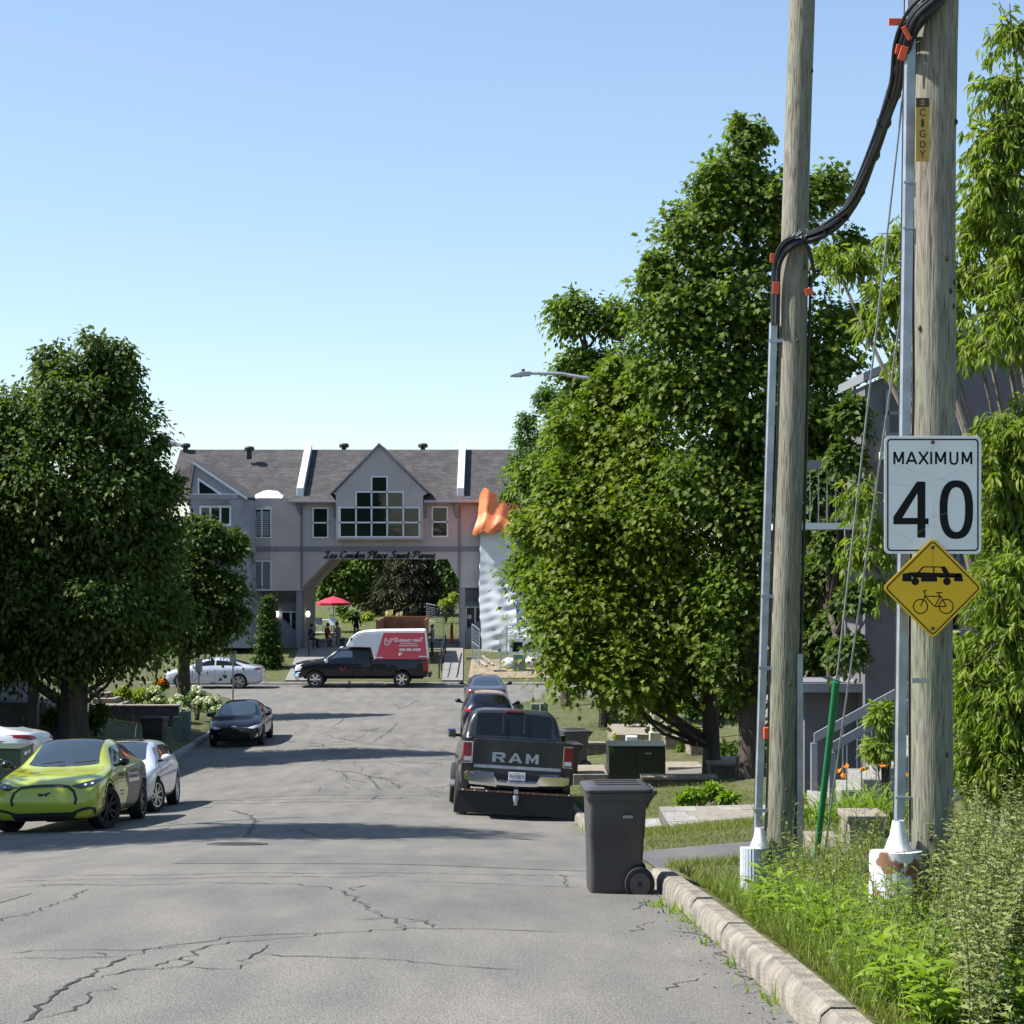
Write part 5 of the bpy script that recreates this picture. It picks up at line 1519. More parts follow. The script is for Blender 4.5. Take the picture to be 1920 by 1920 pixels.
# flared foot and the ribbed steel guard
zt_, zb_ = PZ(1590, Y1 - .15), ground_z(2.05, Y1) - .2
gx = PXX(1417, Y1 - .2)
fx = PXX(1424, Y1 - .1)
build('flared_foot', MB().lathe([(.085, 0), (.08, .02), (.05, .10), (.036, .17)], (fx - .0, Y1 - .13, zt_), 16), M['white'], pole1, at=b1, smooth=True)
mb = MB(); rows = []
for z in np.linspace(zb_, zt_ - .004, 8):
    row = []
    for k in range(29):
        a = math.pi * (.98 + 1.04 * k / 28); rr = .112 * (1 + (.035 if k % 2 else 0))
        row.append((gx + rr * math.cos(a), Y1 - .06 + rr * 1.1 * math.sin(a), z))
    rows.append(row)
mb.grid(rows); mb.add(rows[-1], [tuple(range(29))])
gd = build('cable_guard', mb, mat('chalky_guard', (.44, .48, .54), .6, var=.12, vscale=6, stretch=(1, 1, .2)), pole1, at=b1)
for dx, py, w in ((.02, 1663, .035), (.05, 1655, .018), (.075, 1630, .012)):
    mb = MB(); z = PZ(py, Y1 - .2); mb.add([(gx + dx - w, Y1 - .192, z - w * 1.2), (gx + dx + w * .3, Y1 - .192, z - w), (gx + dx + w, Y1 - .19, z + w * .5), (gx + dx, Y1 - .192, z + w * 1.3), (gx + dx - w * .8, Y1 - .192, z + w * .7)], [(0, 1, 2, 3, 4)])
    build('rust_patch', mb, mat('rust', (.12, .045, .02), .9, var=.4, vscale=20), gd, at=b1)
pts = [(PXX(1497, Y1), Y1 - .06, PZ(py, Y1)) for py in np.linspace(1225, 1640, 5)]
conduit(pole1, b1, pts[::-1], .03, .04)
o = build('ground_wire', MB().tube([(at1(PZ(py, Y1)).x + .135, Y1 - .02, PZ(py, Y1)) for py in (1225, 1000, 800, 640, 520)], .012, 6), M['black'], pole1, at=b1)
mb = MB(); z = PZ(1371, Y1); x = PXX(1436, Y1 - .15)
o = build('orange_marker', mb.box(x - .022, x + .022, Y1 - .18, Y1 - .145, z - .05, z + .05), M['orange'], pole1, at=b1, bevel=.008)
# pole 2 fittings
pts = []
for py in np.linspace(-80, 1545, 18): pts.append((PXX(1711 - (py) * .0135, Y2 - .05), Y2 - .0, PZ(py, Y2)))
c2 = conduit(pole2, b2, pts[::-1], .033, .04)
for py in (345, 430, 1494):
    mb = MB(); x = PXX(1711 - py * .0135, Y2 - .05); z = PZ(py, Y2); mb.box(x - .04, x + .06, Y2 - .055, Y2 - .042, z - .007, z + .007)
    build('strap', mb, M['steel'], c2, at=b2)
fx = PXX(1683, Y2 - .1); zf = PZ(1592, Y2 - .1)
build('flared_foot', MB().lathe([(.085, 0), (.08, .012), (.052, .09), (.036, .18)], (fx, Y2 - .12, zf), 16), M['white'], pole2, at=b2, smooth=True)
mb = MB(); rows = []
gx = PXX(1686, Y2 - .2); zb_ = ground_z(2.5, Y2) - .2
for z in np.linspace(zb_, zf - .004, 9):
    rows.append([(gx + (.165 + random.uniform(-.004, .004)) * math.cos(a), Y2 - .10 + .15 * math.sin(a), z) for a in np.linspace(math.pi * .95, math.pi * 2.05, 17)])
mb.grid(rows); mb.add(rows[-1], [tuple(range(17))])
def peel_mat():
    m = mat('peeling_white_paint', (.70, .72, .75), .7, var=0, vscale=7, col2=(.70, .72, .75))
    nt = m.node_tree; r = [n for n in nt.nodes if n.bl_idname == 'ShaderNodeValToRGB'][0]
    r.color_ramp.elements[0].position = .40; r.color_ramp.elements[0].color = (.24, .12, .07, 1)
    r.color_ramp.elements[1].position = .45
    return m
build('cable_guard', mb, peel_mat(), pole2, at=b2, smooth=True)
x, z = at2(PZ(1273, Y2)).x, PZ(1273, Y2)
build('pole_tag', MB().box(PXX(1701, Y2), PXX(1731, Y2), Y2 - .142, Y2 - .137, z - .016, z + .016), mat('tag_metal', (.45, .43, .36), .5, metal=.4, var=.3, vscale=50), pole2, at=b2)
# yellow identification strip
yI = Y2 - .146
x0, x1, za, zb2 = PXX(1717, yI), PXX(1742, yI), PZ(303, yI), PZ(184, yI)
ip = build('identification_plate', MB().box(x0, x1, yI - .004, yI, za, zb2), mat('ochre_plate', (.50, .31, .045), .5, var=.1, vscale=20), pole2, at=b2)
build('plate_cap', MB().box(x0, x1, yI - .0065, yI - .0042, zb2 - .055, zb2), mat('umber', (.06, .045, .03), .6), ip, at=b2)
mb = MB(); xm = (x0 + x1) / 2
for ch, py in zip('C1G0Y', (211, 231, 251, 271, 289)):
    put_text(mb, ch, .036 if ch != '1' else .016, .046, (xm, yI - .0065, PZ(py, yI)))
build('plate_number', mb, mat('dark_brown', (.035, .03, .025), .6), ip, at=b2, fix=False)
mb = MB(); zc_ = zb2 - .028
mb.add([(xm + .011 * math.cos(a), yI - .0085, zc_ + .006 + .011 * math.sin(a)) for a in np.linspace(0, 6.2832, 13)[:-1]] + [(xm + .006 * math.cos(a), yI - .0085, zc_ + .006 + .006 * math.sin(a)) for a in np.linspace(0, 6.2832, 13)[:-1]], [(i, (i + 1) % 12, 12 + (i + 1) % 12, 12 + i) for i in range(12)])
mb.box(xm - .012, xm - .002, yI - .009, yI - .0085, zc_ - .016, zc_ - .008); mb.box(xm + .002, xm + .012, yI - .009, yI - .0085, zc_ - .016, zc_ - .008)
build('plate_mark', mb, mat('ochre', (.5, .31, .05), .5), ip, at=b2, fix=False)

# signs: aluminium plates with printed shapes
def rrect(w, h, r, n=5):
    out = []
    for cx, cy, a0 in ((w / 2 - r, h / 2 - r, 0), (-w / 2 + r, h / 2 - r, 90), (-w / 2 + r, -h / 2 + r, 180), (w / 2 - r, -h / 2 + r, 270)):
        for k in range(n + 1):
            a = R(a0 + 90 * k / n); out.append((cx + r * math.cos(a), cy + r * math.sin(a)))
    return out
def ringf(mb, outer, inner, y, c):
    n = len(outer)
    mb.add([(c[0] + a, y, c[2] + b) for a, b in outer] + [(c[0] + a, y, c[2] + b) for a, b in inner], [(i, (i + 1) % n, n + (i + 1) % n, n + i) for i in range(n)])
def flat(mb, poly, y, c): mb.add([(c[0] + a, y, c[2] + b) for a, b in poly], [tuple(range(len(poly)))])
def bar(mb, a, b, w, y, c):
    d = Vector((b[0] - a[0], b[1] - a[1])); d.normalize(); n = Vector((-d.y, d.x)) * w / 2
    flat(mb, [(a[0] + n.x, a[1] + n.y), (b[0] + n.x, b[1] + n.y), (b[0] - n.x, b[1] - n.y), (a[0] - n.x, a[1] - n.y)], y, c)
M['ink'] = mat('sign_ink', (.006, .006, .007), .5, spec=.2)
M['sign_white'] = mat('sign_white', (.80, .80, .77), .42, var=.05, vscale=5)
M['sign_yellow'] = mat('sign_yellow', (.80, .47, .006), .4, var=.07, vscale=4)
YS = 11.52
sc = Vector((PXX(1749, YS), YS, PZ(928, YS)))
sw, shh = 182 * YS / F, 221 * YS / F
sg = thing('speed_limit_sign', 'white rectangular speed limit sign reading MAXIMUM 40 on the pole', 'road sign', sc)
mb = MB().prism([(sc.x + a, sc.z + b) for a, b in rrect(sw, shh, .032)], YS, YS + .004)
build('sign_plate', mb, M['sign_white'], sg, at=sc, bevel=.001)
def spx(px, py): return (PXX(px, YS) - sc.x, PZ(py, YS) - sc.z)
mb = MB(); yI = YS - .0015
bw = .0085; ins = .017
ringf(mb, rrect(sw - 2 * ins, shh - 2 * ins, .022), rrect(sw - 2 * ins - 2 * bw, shh - 2 * ins - 2 * bw, .016), yI, sc)
# MAXIMUM in plain strokes; pixel boxes from the photograph
def glyph(ch, x0, x1, y0, y1, w):
    A = lambda u, v: (x0 + (x1 - x0) * u, y1 + (y0 - y1) * v)
    W = w
    def seg(p, q): bar(mb, spx(*p), spx(*q), W, yI, sc)
    h = W * F / YS / 2 / max(1, (x1 - x0)); 
    if ch == 'M':
        seg(A(h, 0), A(h, 1)); seg(A(1 - h, 0), A(1 - h, 1)); seg(A(h * 1.2, .97), A(.5, .18)); seg(A(1 - h * 1.2, .97), A(.5, .18))
    if ch == 'A': seg(A(.04, 0), A(.5, .98)); seg(A(.96, 0), A(.5, .98)); seg(A(.24, .28), A(.76, .28))
    if ch == 'X': seg(A(.06, 0), A(.94, 1)); seg(A(.94, 0), A(.06, 1))
    if ch == 'I': seg(A(.5, 0), A(.5, 1))
    if ch == 'U':
        pts = [A(h, 1), A(h, .30), A(.18, .12), A(.36, .03), A(.5, .015), A(.64, .03), A(.82, .12), A(1 - h, .30), A(1 - h, 1)]
        for p, q in zip(pts, pts[1:]): seg(p, q)
for ch, x0, x1 in (('M', 1675, 1695), ('A', 1699, 1719), ('X', 1722, 1741), ('I', 1744, 1748), ('M', 1753, 1774), ('U', 1780, 1797), ('M', 1803, 1823)):
    glyph(ch, x0, x1, 847, 870.5, .0125)
flat(mb, [spx(*p) for p in ((1719, 903), (1735, 903), (1735, 972), (1741, 972), (1741, 983), (1735, 983), (1735, 1008), (1720, 1008), (1720, 983), (1675, 983), (1675, 969))], yI, sc)
flat(mb, [spx(*p) for p in ((1, 1),) * 0] or [(0, 0), (.0001, 0), (0, .0001)], yI, sc)
o_, i_ = [], []
for k in range(40):
    a = 2 * math.pi * k / 40; c, s = math.cos(a), math.sin(a)
    f = lambda v, e: math.copysign(abs(v) ** e, v)
    o_.append(spx(1793 + 31.5 * f(c, .8), 955.5 - 55 * f(s, .8))); i_.append(spx(1793 + 16.5 * f(c, .85), 955.5 - 42 * f(s, .8)))
ringf(mb, o_, i_, yI, sc)
build('sign_print', mb, M['ink'], sg, at=sc, fix=False)
# white counter of the 4 lies over the print
mb = MB(); flat(mb, [spx(*p) for p in ((1720, 925), (1720, 971), (1692, 971))], yI - .001, sc)
build('sign_print', mb, M['sign_white'], sg, at=sc, fix=False)
mb = MB()
for py in (829,): mb.lathe([(.013, 0), (.011, -.006), (0, -.007)], (sc.x - .001, YS - .001, PZ(py, YS)), 10, 'y')
build('bolt', mb, mat('rusty_bolt', (.07, .045, .03), .7), sg, at=sc)
# hairline crazing of the sheeting
mb = MB()
for pts in (((1680, 872), (1735, 890), (1780, 902)), ((1750, 905), (1800, 880)), ((1749, 832), (1749, 848)), ((1700, 1022), (1720, 1000), (1745, 985)), ((1750, 940), (1752, 990)), ((1665, 905), (1700, 912), (1712, 908)), ((1745, 970), (1775, 962)), ((1690, 1000), (1712, 1020))):
    for p, q in zip(pts, pts[1:]): bar(mb, spx(*p), spx(*q), .0012, yI - .0005, sc)
build('crazing', mb, mat('craze', (.42, .42, .42), .6), sg, at=sc, fix=False)

YD = 11.50
dc = Vector((PXX(1749, YD), YD, PZ(1102.5, YD)))
hd = 92.5 * YD / F
dg_ = thing('warning_sign', 'yellow diamond sign with a black car above a bicycle', 'road sign', dc)
def rot45(p): c = math.sqrt(.5); return [(c * (a - b), c * (a + b)) for a, b in p]
sd_ = hd * math.sqrt(2) + .012
mb = MB().prism([(dc.x + a, dc.z + b) for a, b in rot45(rrect(sd_, sd_, .03))], YD, YD + .004)
build('sign_plate', mb, M['sign_yellow'], dg_, at=dc, bevel=.001)
def dpx(px, py): return (PXX(px, YD) - dc.x, PZ(py, YD) - dc.z)
mb = MB(); yI = YD - .0015
e = sd_ - .027
ringf(mb, rot45(rrect(e, e, .022)), rot45(rrect(e - .014, e - .014, .016)), yI, dc)
def dflat(p): flat(mb, [dpx(*q) for q in p], yI, dc)
# car: body with cut out windows and wheels
Y_ = []
dflat([(1692, 1076), (1709, 1073), (1709, 1090), (1692, 1090)])
dflat([(1709, 1073), (1720, 1073), (1799, 1075), (1799, 1082), (1709, 1080)])
dflat([(1799, 1074), (1803, 1076), (1806, 1090), (1789, 1090), (1789, 1080)])
dflat([(1727, 1080), (1757, 1080), (1757, 1090.5), (1727, 1090.5)])
dflat([(1709, 1079), (1729, 1080), (1727, 1083), (1712, 1083)]); dflat([(1757, 1080), (1790, 1080), (1788, 1083), (1760, 1083)])
dflat([(1720, 1073.5), (1730, 1062), (1770, 1062), (1770, 1064), (1732, 1064), (1724, 1073.5)])
dflat([(1749.5, 1064), (1752, 1064), (1752, 1074), (1749.5, 1074)])
dflat([(1767, 1062), (1772, 1062), (1780, 1075), (1769, 1075), (1764, 1064)])
for cx in (1716, 1775.5):
    flat(mb, [dpx(cx + 7.2 * math.cos(a), 1090 + 7.2 * math.sin(a)) for a in np.linspace(0, 6.2832, 21)[:-1]], yI, dc)
# bicycle
for cx in (1726, 1774):
    n = 28; aa = np.linspace(0, 2 * math.pi, n + 1)[:-1]
    ringf(mb, [dpx(cx + 14.2 * math.cos(a), 1137 + 14.2 * math.sin(a)) for a in aa], [dpx(cx + 12.2 * math.cos(a), 1137 + 12.2 * math.sin(a)) for a in aa], yI, dc)
for p, q in (((1726, 1137), (1735, 1116)), ((1735, 1116), (1732, 1108)), ((1731, 1108), (1738, 1107)), ((1735, 1118), (1763, 1118)), ((1735, 1119), (1752, 1137)), ((1763, 1118), (1753, 1137)), ((1764, 1118), (1774, 1137)), ((1753, 1137), (1774, 1137)), ((1762, 1120), (1760, 1112)), ((1755, 1111), (1767, 1111))):
    bar(mb, dpx(*p), dpx(*q), 2.0 * YD / F, yI, dc)
build('sign_print', mb, M['ink'], dg_, at=dc, fix=False)
mb = MB()
for py in (1026, 1178): mb.lathe([(.012, 0), (.010, -.006), (0, -.007)], (dc.x - .001, YD - .001, PZ(py, YD)), 10, 'y')
build('bolt', mb, mat('dark_bolt', (.05, .04, .03), .7), dg_, at=dc)
mb = MB()
bar(mb, dpx(1749, 1028), dpx(1749, 1062), .0025, YD - .0012, dc)
build('rust_streak', mb, mat('rust_streak', (.30, .18, .02), .7), dg_, at=dc, fix=False)

# cable bundle from pole 2 to pole 1
cb = thing('cable_bundle', 'sagging bundle of black telephone cables between the two wooden poles', 'cables', (at2(9.6).x - .1, Y2 - .1, 9.6))
cbb = tuple(cb.location)
ctl = [(1800, -60, Y2 - .20), (1757, -4, Y2 - .19), (1720, 34, Y2 - .17), (1697, 80, Y2 - .05), (1683, 150, Y2 + .45), (1662, 215, Y2 + 1.1), (1637, 290, Y2 + 1.9), (1603, 372, Y2 + 2.9), (1570, 415, Y2 + 3.5), (1530, 440, Y1 - .25), (1497, 448, Y1 - .17), (1472, 462, Y1 - .15), (1457, 495, Y1 - .10), (1454, 545, Y1 - .07), (1453, 608, Y1 - .08)]
def smooth_path(c, k=5):
    out = []
    for i in range(len(c) - 1):
        p0, p1, p2, p3 = (Vector(c[max(i - 1, 0)]), Vector(c[i]), Vector(c[i + 1]), Vector(c[min(i + 2, len(c) - 1)]))
        for t in np.linspace(0, 1, k + 1)[:-1]:
            out.append(.5 * (2 * p1 + (p2 - p0) * t + (2 * p0 - 5 * p1 + 4 * p2 - p3) * t * t + (3 * p1 - p0 - 3 * p2 + p3) * t ** 3))
    out.append(Vector(c[-1])); return out
mids = [Vector(P(*q)) for q in [(a, b, y) for a, b, y in ctl]]
M['cable'] = mat('cable_sheath', (.02, .021, .024), .45)
NC = 13
for k in range(NC):
    a = 2 * math.pi * k / (NC - 1); rad_ = .0 if k == NC - 1 else .032 + .012 * (k % 2)
    ph = random.uniform(-.5, .5)
    cc = []
    for i, p in enumerate(mids):
        d = (mids[min(i + 1, len(mids) - 1)] - mids[max(i - 1, 0)]).normalized()
        u = d.cross(Vector((0, 1, 0))).normalized(); w = d.cross(u)
        tw = a + ph + i * .16; spread = (1.5 if i < 4 else (1.0 if i < 9 else .95)) + random.uniform(-.12, .18)
        if i >= 12: spread = .6
        cc.append(p + (u * math.cos(tw) + w * math.sin(tw)) * rad_ * spread)
    build('cable', MB().tube(smooth_path(cc), random.choice((.009, .012, .016)), 6), M['cable'], cb, smooth=True, at=cbb)
mid = smooth_path(mids)
build('sleeve', MB().tube([q for q in mid[18:38]], .040, 8), M['black'], cb, smooth=True, at=cbb)
mb = MB()
for i in (8, 16, 22, 26, 30, 34, 38, 42):
    p = mid[i]; d = (mid[i + 1] - mid[i - 1]).normalized()
    build('cable_tie', MB().tube([p - d * .012, p + d * .012], .052, 10), M['black'], cb, at=cbb)
pass
mb = MB()                                                   # ragged wire ends where the bundle meets the pole
for _ in range(16):
    q = Vector(P(1497 + random.uniform(-14, 18), 445 + random.uniform(-4, 4), Y1 - .2))
    e = q + Vector((random.uniform(-.05, .05), random.uniform(-.06, 0), random.uniform(-.02, .07)))
    mb.tube([q, q.lerp(e, .6) + Vector((.01, 0, .01)), e], .003, 4)
build('wire_end', mb, M['steel'], cb, at=cbb)
tail = [(1508, 452, Y1 - .16), (1520, 478, Y1 - .14), (1524, 500, Y1 - .12), (1528, 522, Y1 - .1)]
build('cable', MB().tube(smooth_path([P(*q) for q in tail]), .018, 6), M['cable'], cb, smooth=True, at=cbb)
tags_ = [((1686, 41, Y2 - .12), .065, .022, .0), ((1700, 62, Y2 - .2), .014, .045, -.5), ((1693, 100, Y2 - .16), .022, .045, .3), ((1683, 92, Y2 - .1), .012, .03, .2), ((1455, 540, Y1 - .2), .028, .05, .05), ((1517, 547, Y1 - .16), .034, .03, -.25), ((1448, 484, Y1 - .12), .018, .04, .1)]
for (px, py, Yt), hw_, hh, rot in tags_:
    c = Vector(P(px, py, Yt)); mb = MB()
    mb.box(-hw_, hw_, -.006, .006, -hh, hh, M=Matrix.Translation(c) @ Matrix.Rotation(rot, 4, 'Y'))
    build('cable_tag', mb, M['orange'], cb, at=cbb, bevel=.003)
# guy wires and the green guard
ga_ = Vector((PXX(1521, 15.4), 15.4, ground_z(PXX(1521, 15.4), 15.4)))
gw_ = thing('guy_wire', 'pair of thin steel guy wires running down from the thick pole into the ground', 'guy wire', ga_)
top = Vector((at2(11.2).x, Y2 + .12, 11.0))
build('wire', MB().tube([ga_, ga_.lerp(top, .5), top], .0075, 6), M['steel'], gw_, at=ga_)
ga2 = Vector((PXX(1532, 15.2), 15.2, ground_z(PXX(1532, 15.2), 15.2)))
top2 = Vector((at2(9.2).x - .05, Y2 + .14, PZ(300, Y2)))
build('wire', MB().tube([ga2, top2], .0075, 6), M['steel'], gw_, at=ga_)
dv = (top - ga_); L_ = dv.length
kk = .0
for s_ in np.linspace(0, 1, 400):
    q = ga_ + dv * s_
    if HY - (q.z - E) * F / q.y <= 1278: kk = s_; break
g1 = ga_ + dv * kk
gg = thing('guy_guard', 'bright green plastic guard sleeve leaning over the foot of a guy wire', 'guy guard', ga_)
gm = mat('green_plastic', (.012, .17, .065), .38)
a = ga_ + dv * .004
build('sleeve', MB().tube([a, a.lerp(g1, .5), g1], [.022, .027, .029], 12), gm, gg, smooth=True, at=ga_)
e1 = g1 + dv.normalized() * .05
build('loop', MB().tube([g1 + Vector((.02 * math.cos(t), 0, 0)) + dv.normalized() * (.02 * math.sin(t) + .02) for t in np.linspace(0, 6.28, 13)], .006, 5), M['steel'], gg, at=ga_)

# wheeled bins
def wheelie_bin(label, loc, yaw, s=1.0, kx=1.0, group=None, m=None, cat='bin'):
    t = thing('wheelie_bin', label, cat, loc, (0, 0, yaw), group)
    m = m or M['bin']
    # local: x runs from the front (-) to the wheels (+)
    def ring(z, x0, x1, w, r=.05, n=4):
        out = []
        for cx, cy, a0 in ((x1 - r, w - r, 0), (x0 + r, w - r, 90), (x0 + r, -w + r, 180), (x1 - r, -w + r, 270)):
            for k in range(n + 1):
                a = R(a0 + 90 * k / n); out.append((cx + r * math.cos(a), cy + r * math.sin(a), z))
        return out
    def loft(rings):
        mb = MB(); n = len(rings[0])
        for rr in rings: mb.v += rr
        for i in range(len(rings) - 1):
            for k in range(n): mb.f.append((i * n + k, i * n + (k + 1) % n, (i + 1) * n + (k + 1) % n, (i + 1) * n + k)); mb.m.append(0)
        mb.f.append(tuple(range(n - 1, -1, -1))); mb.m.append(0); mb.f.append(tuple((len(rings) - 1) * n + k for k in range(n))); mb.m.append(0)
        return mb
    mb = loft([ring(.03, -.27, .22, .235), ring(.05, -.28, .24, .245), ring(.30, -.285, .255, .258), ring(.56, -.29, .27, .268), ring(.575, -.297, .275, .274), ring(.86, -.305, .29, .285), ring(.94, -.31, .30, .29)])
    build('body', mb, m, t, smooth=True)
    build('rim', loft([ring(.915, -.325, .315, .303), ring(.945, -.338, .33, .315), ring(.985, -.338, .33, .315), ring(.99, -.33, .322, .307)]), m, t, smooth=True)
    # raised shoulders at the sides near the wheels
    mb = MB()
    for sg_ in (1, -1): mb.prism([(.10, .05), (.10, .22), (.16, .31), (.245, .33), (.24, .05)], sg_ * .246, sg_ * .29, 'y')
    build('wheel_recess', mb, M['under'], t)
    lid = loft([ring(.992, -.345, .335, .325, .07), ring(1.015, -.35, .34, .33, .07), ring(1.03, -.335, .325, .315, .07), ring(1.045, -.25, .26, .24, .08)])
    ld = build('lid', lid, m, t, smooth=True)
    mb = MB()
    for y in (-.15, 0, .15): mb.box(-.22, .24, y - .03, y + .03, 1.0455, 1.055)
    build('lid_rib', mb, m, ld, bevel=.006)
    mb = MB(); mb.tube([(.39, -.26, .985), (.39, .26, .985)], .016, 8)
    for y in (-.26, -.09, .09, .26): mb.prism([(.325, .93), (.325, 1.0), (.40, 1.0), (.395, .968)], y - .012, y + .012, 'y')
    build('handle', mb, m, t, smooth=True)
    mb = MB()
    mb.prism([(.30, .975), (.30, .82), (.345, .90), (.40, .965)], -.20, .20, 'y')
    build('handle_web', mb, m, t)
    for sg_ in (1, -1):
        w_ = build('wheel', MB().lathe([(0, -.028 * sg_), (.10, -.028 * sg_), (.148, -.03 * sg_), (.155, -.015 * sg_), (.155, .02 * sg_), (.148, .03 * sg_), (.118, .032 * sg_), (.112, .022 * sg_), (.03, .022 * sg_), (.02, .034 * sg_), (0, .034 * sg_)], (.215, sg_ * .285, .155), 26, 'y'), M['rubber'], t, smooth=True)
        build('hub', MB().lathe([(0, .0225 * sg_), (.108, .0225 * sg_), (.108, .028 * sg_), (.03, .026 * sg_), (0, .036 * sg_)], (.215, sg_ * .285, .155), 20, 'y'), M['bin'], w_, smooth=True)
    build('axle', MB().tube([(.235, -.3, .155), (.235, .3, .155)], .012, 6), M['steel'], t)
    t.scale = (s * kx, s, s)
    return t
bx_, by_ = PXX(1158, 17.3), 17.3
main_bin = wheelie_bin('dark grey wheelie bin standing by the near kerb with its lid closed', (bx_ - .02, by_, road_z(bx_, by_) - .03), R(3), .985, .89)
sp = MB(); put_text(sp, 'ROLLINS', .085, .022, (.06, -.277, .77), (1, 0, 0), (0, 0, 1))
sp = MB()
for i in range(6): sp.box(.045 + i * .017, .056 + i * .017, -.2995, -.298, .755, .782)
build('label_strip', MB().box(.035, .155, -.2975, -.296, .748, .79), M['bin'], main_bin)
build('label_print', sp, M['steel'], main_bin)
sp = MB().box(-.30, -.285, -.262, -.258, .70, .84)
build('scuff', sp, M['steel'], main_bin)
x, y = PXX(1077, 49.5), 49.5
wheelie_bin('charcoal wheelie bin behind the pickup, farther one of the pair under the leaves', (x, y, ground_z(x, y)), R(12), 1.08)
x, y = PXX(1060, 45.2), 45.2
wheelie_bin('charcoal wheelie bin behind the pickup, nearer one of the pair by its mirror', (x, y, ground_z(x, y)), R(8), 1.0)
x, y = PXX(290, 57), 57
wheelie_bin('black wheelie bin on the shaded lawn behind the white hatchback', (x, y, ground_z(x, y)), R(175), 1.08, m=M['black'])

# utility boxes
def cabinet(name, label, x, y, w, d, h, m, lid=True, yaw=0, doors=2, cat='utility box', dark=None):
    t = thing(name, label, cat, (x, y, ground_z(x, y) - .02), (0, 0, yaw))
    build('cabinet', MB().box(-w / 2, w / 2, -d / 2, d / 2, 0, h), m, t, bevel=.012)
    if lid: build('lid', MB().box(-w / 2 - .02, w / 2 + .02, -d / 2 - .025, d / 2 + .02, h + .002, h + .035), m, t, bevel=.012)
    for i in range(doors):
        a = -w / 2 + .02 + i * (w - .02) / doors
        p = build('door', MB().box(a, a + (w - .02) / doors - .02, -d / 2 - .012, -d / 2 - .002, .06, h - .03), dark or m, t, bevel=.004)
    build('base', MB().box(-w / 2 - .06, w / 2 + .06, -d / 2 - .06, d / 2 + .06, -.15, .04), M['greyconc'], t)
    return t
t = cabinet('transformer_box', 'dark green transformer cabinet on the right lawn behind the wheelie bin', PXX(1193, 45), 45.3, 1.34, 1.2, .86, M['dark_green'], doors=2)
build('handle', MB().box(.18, .34, -.628, -.614, .70, .73), M['steel'], t)
t = cabinet('transformer_box', 'green transformer cabinet with stickers at the left edge beside the lime crossover', PXX(8, 41), 41, 1.0, .95, 1.0, M['green_box'], doors=1, yaw=R(-2))
mb = MB()
for a, b, c, d in ((.28, .33, .62, .66), (-.1, .1, .78, .80), (.12, .2, .74, .76)): mb.box(a, b, -.492, -.4885, c, d)
mb.box(.5005, .5025, -.2, .0, .85, .92); mb.box(.5005, .5025, .1, .22, .86, .93); mb.box(.5005, .5025, -.1, -.02, .45, .62)
build('sticker', mb, M['white'], t)
cabinet('utility_box', 'low pale green cabinet behind the larger one at the left edge', PXX(50, 43.5), 43.5, .55, .5, .80, M['green_box'], doors=1)
cabinet('utility_box', 'low pale green cabinet next to the white sedan bumper', PXX(84, 43.2), 43.2, .5, .5, .78, M['green_box'], doors=1)
t = cabinet('utility_pedestal', 'sage green pedestal box, shorter of the two on the left lawn', PXX(334, 63), 63, .30, .3, .76, M['sage'], doors=1, lid=False)
t = cabinet('utility_pedestal', 'sage green pedestal box, taller of the two on the left lawn', PXX(349, 63.2), 63.2, .28, .34, .94, M['sage'], doors=1, lid=False)
t = cabinet('utility_pedestal', 'grey green pedestal box, left of the pair near the junction', PXX(1003, 70), 70, .30, .3, .62, M['sage'], doors=1, lid=False)
t = cabinet('utility_pedestal', 'grey green pedestal box, right of the pair near the junction', PXX(1020, 70.3), 70.3, .28, .3, .60, M['sage'], doors=1, lid=False)
cabinet('utility_pedestal', 'small white utility box beside the lamp post foot', PXX(1184, 53), 53, .32, .25, .48, M['white'], doors=1, lid=False)

# street lamp
x, y = PXX(1228, 56), 56; z = ground_z(x, y)
sl = thing('street_lamp', 'tall beige street lamp with its cobra head reaching out of the maple', 'street lamp', (x, y, z))
pc = mat('beige_post', (.44, .40, .33), .6, var=.06, vscale=3)
build('post', MB().tube([(0, 0, -.1), (0, 0, 5), (0, 0, PZ(708, 56) - z - .5)], [.15, .13, .10], 12), pc, sl, smooth=True)
build('base_cover', MB().box(-.17, .17, -.17, .17, -.1, .32), pc, sl, bevel=.03)
hx, hz = PXX(985, 56) - x, PZ(701, 56) - z
az = PZ(708, 56) - z
build('arm', MB().tube([(0, 0, az - .5), (-.25, 0, az - .18), (-.9, 0, az - .04), (PXX(1092, 56) - x, 0, az), (PXX(1050, 56) - x, 0, az + .12), (hx, 0, hz + .02)], [.07, .065, .06, .055, .05, .045], 8), M['steel'], sl, smooth=True)
x9, x5 = PXX(995, 56) - x, PXX(956, 56) - x
hd_ = build('lamp_head', MB().prism([(x9, hz + .07), (x9 - .25, hz + .07), (x5 + .1, hz - .01), (x5, hz - .05), (x5 + .02, hz - .09), (x9, hz - .06)], -.14, .14), M['steel'], sl, bevel=.02)
build('photocell', MB().lathe([(.05, hz + .071), (.05, hz + .13), (.03, hz + .15), (0, hz + .15)], (x9 - .22, 0, 0), 8), M['black'], hd_)
build('lens', MB().box(x5 + .12, x9 - .25, -.1, .1, hz - .095, hz - .085), M['lens'], hd_)
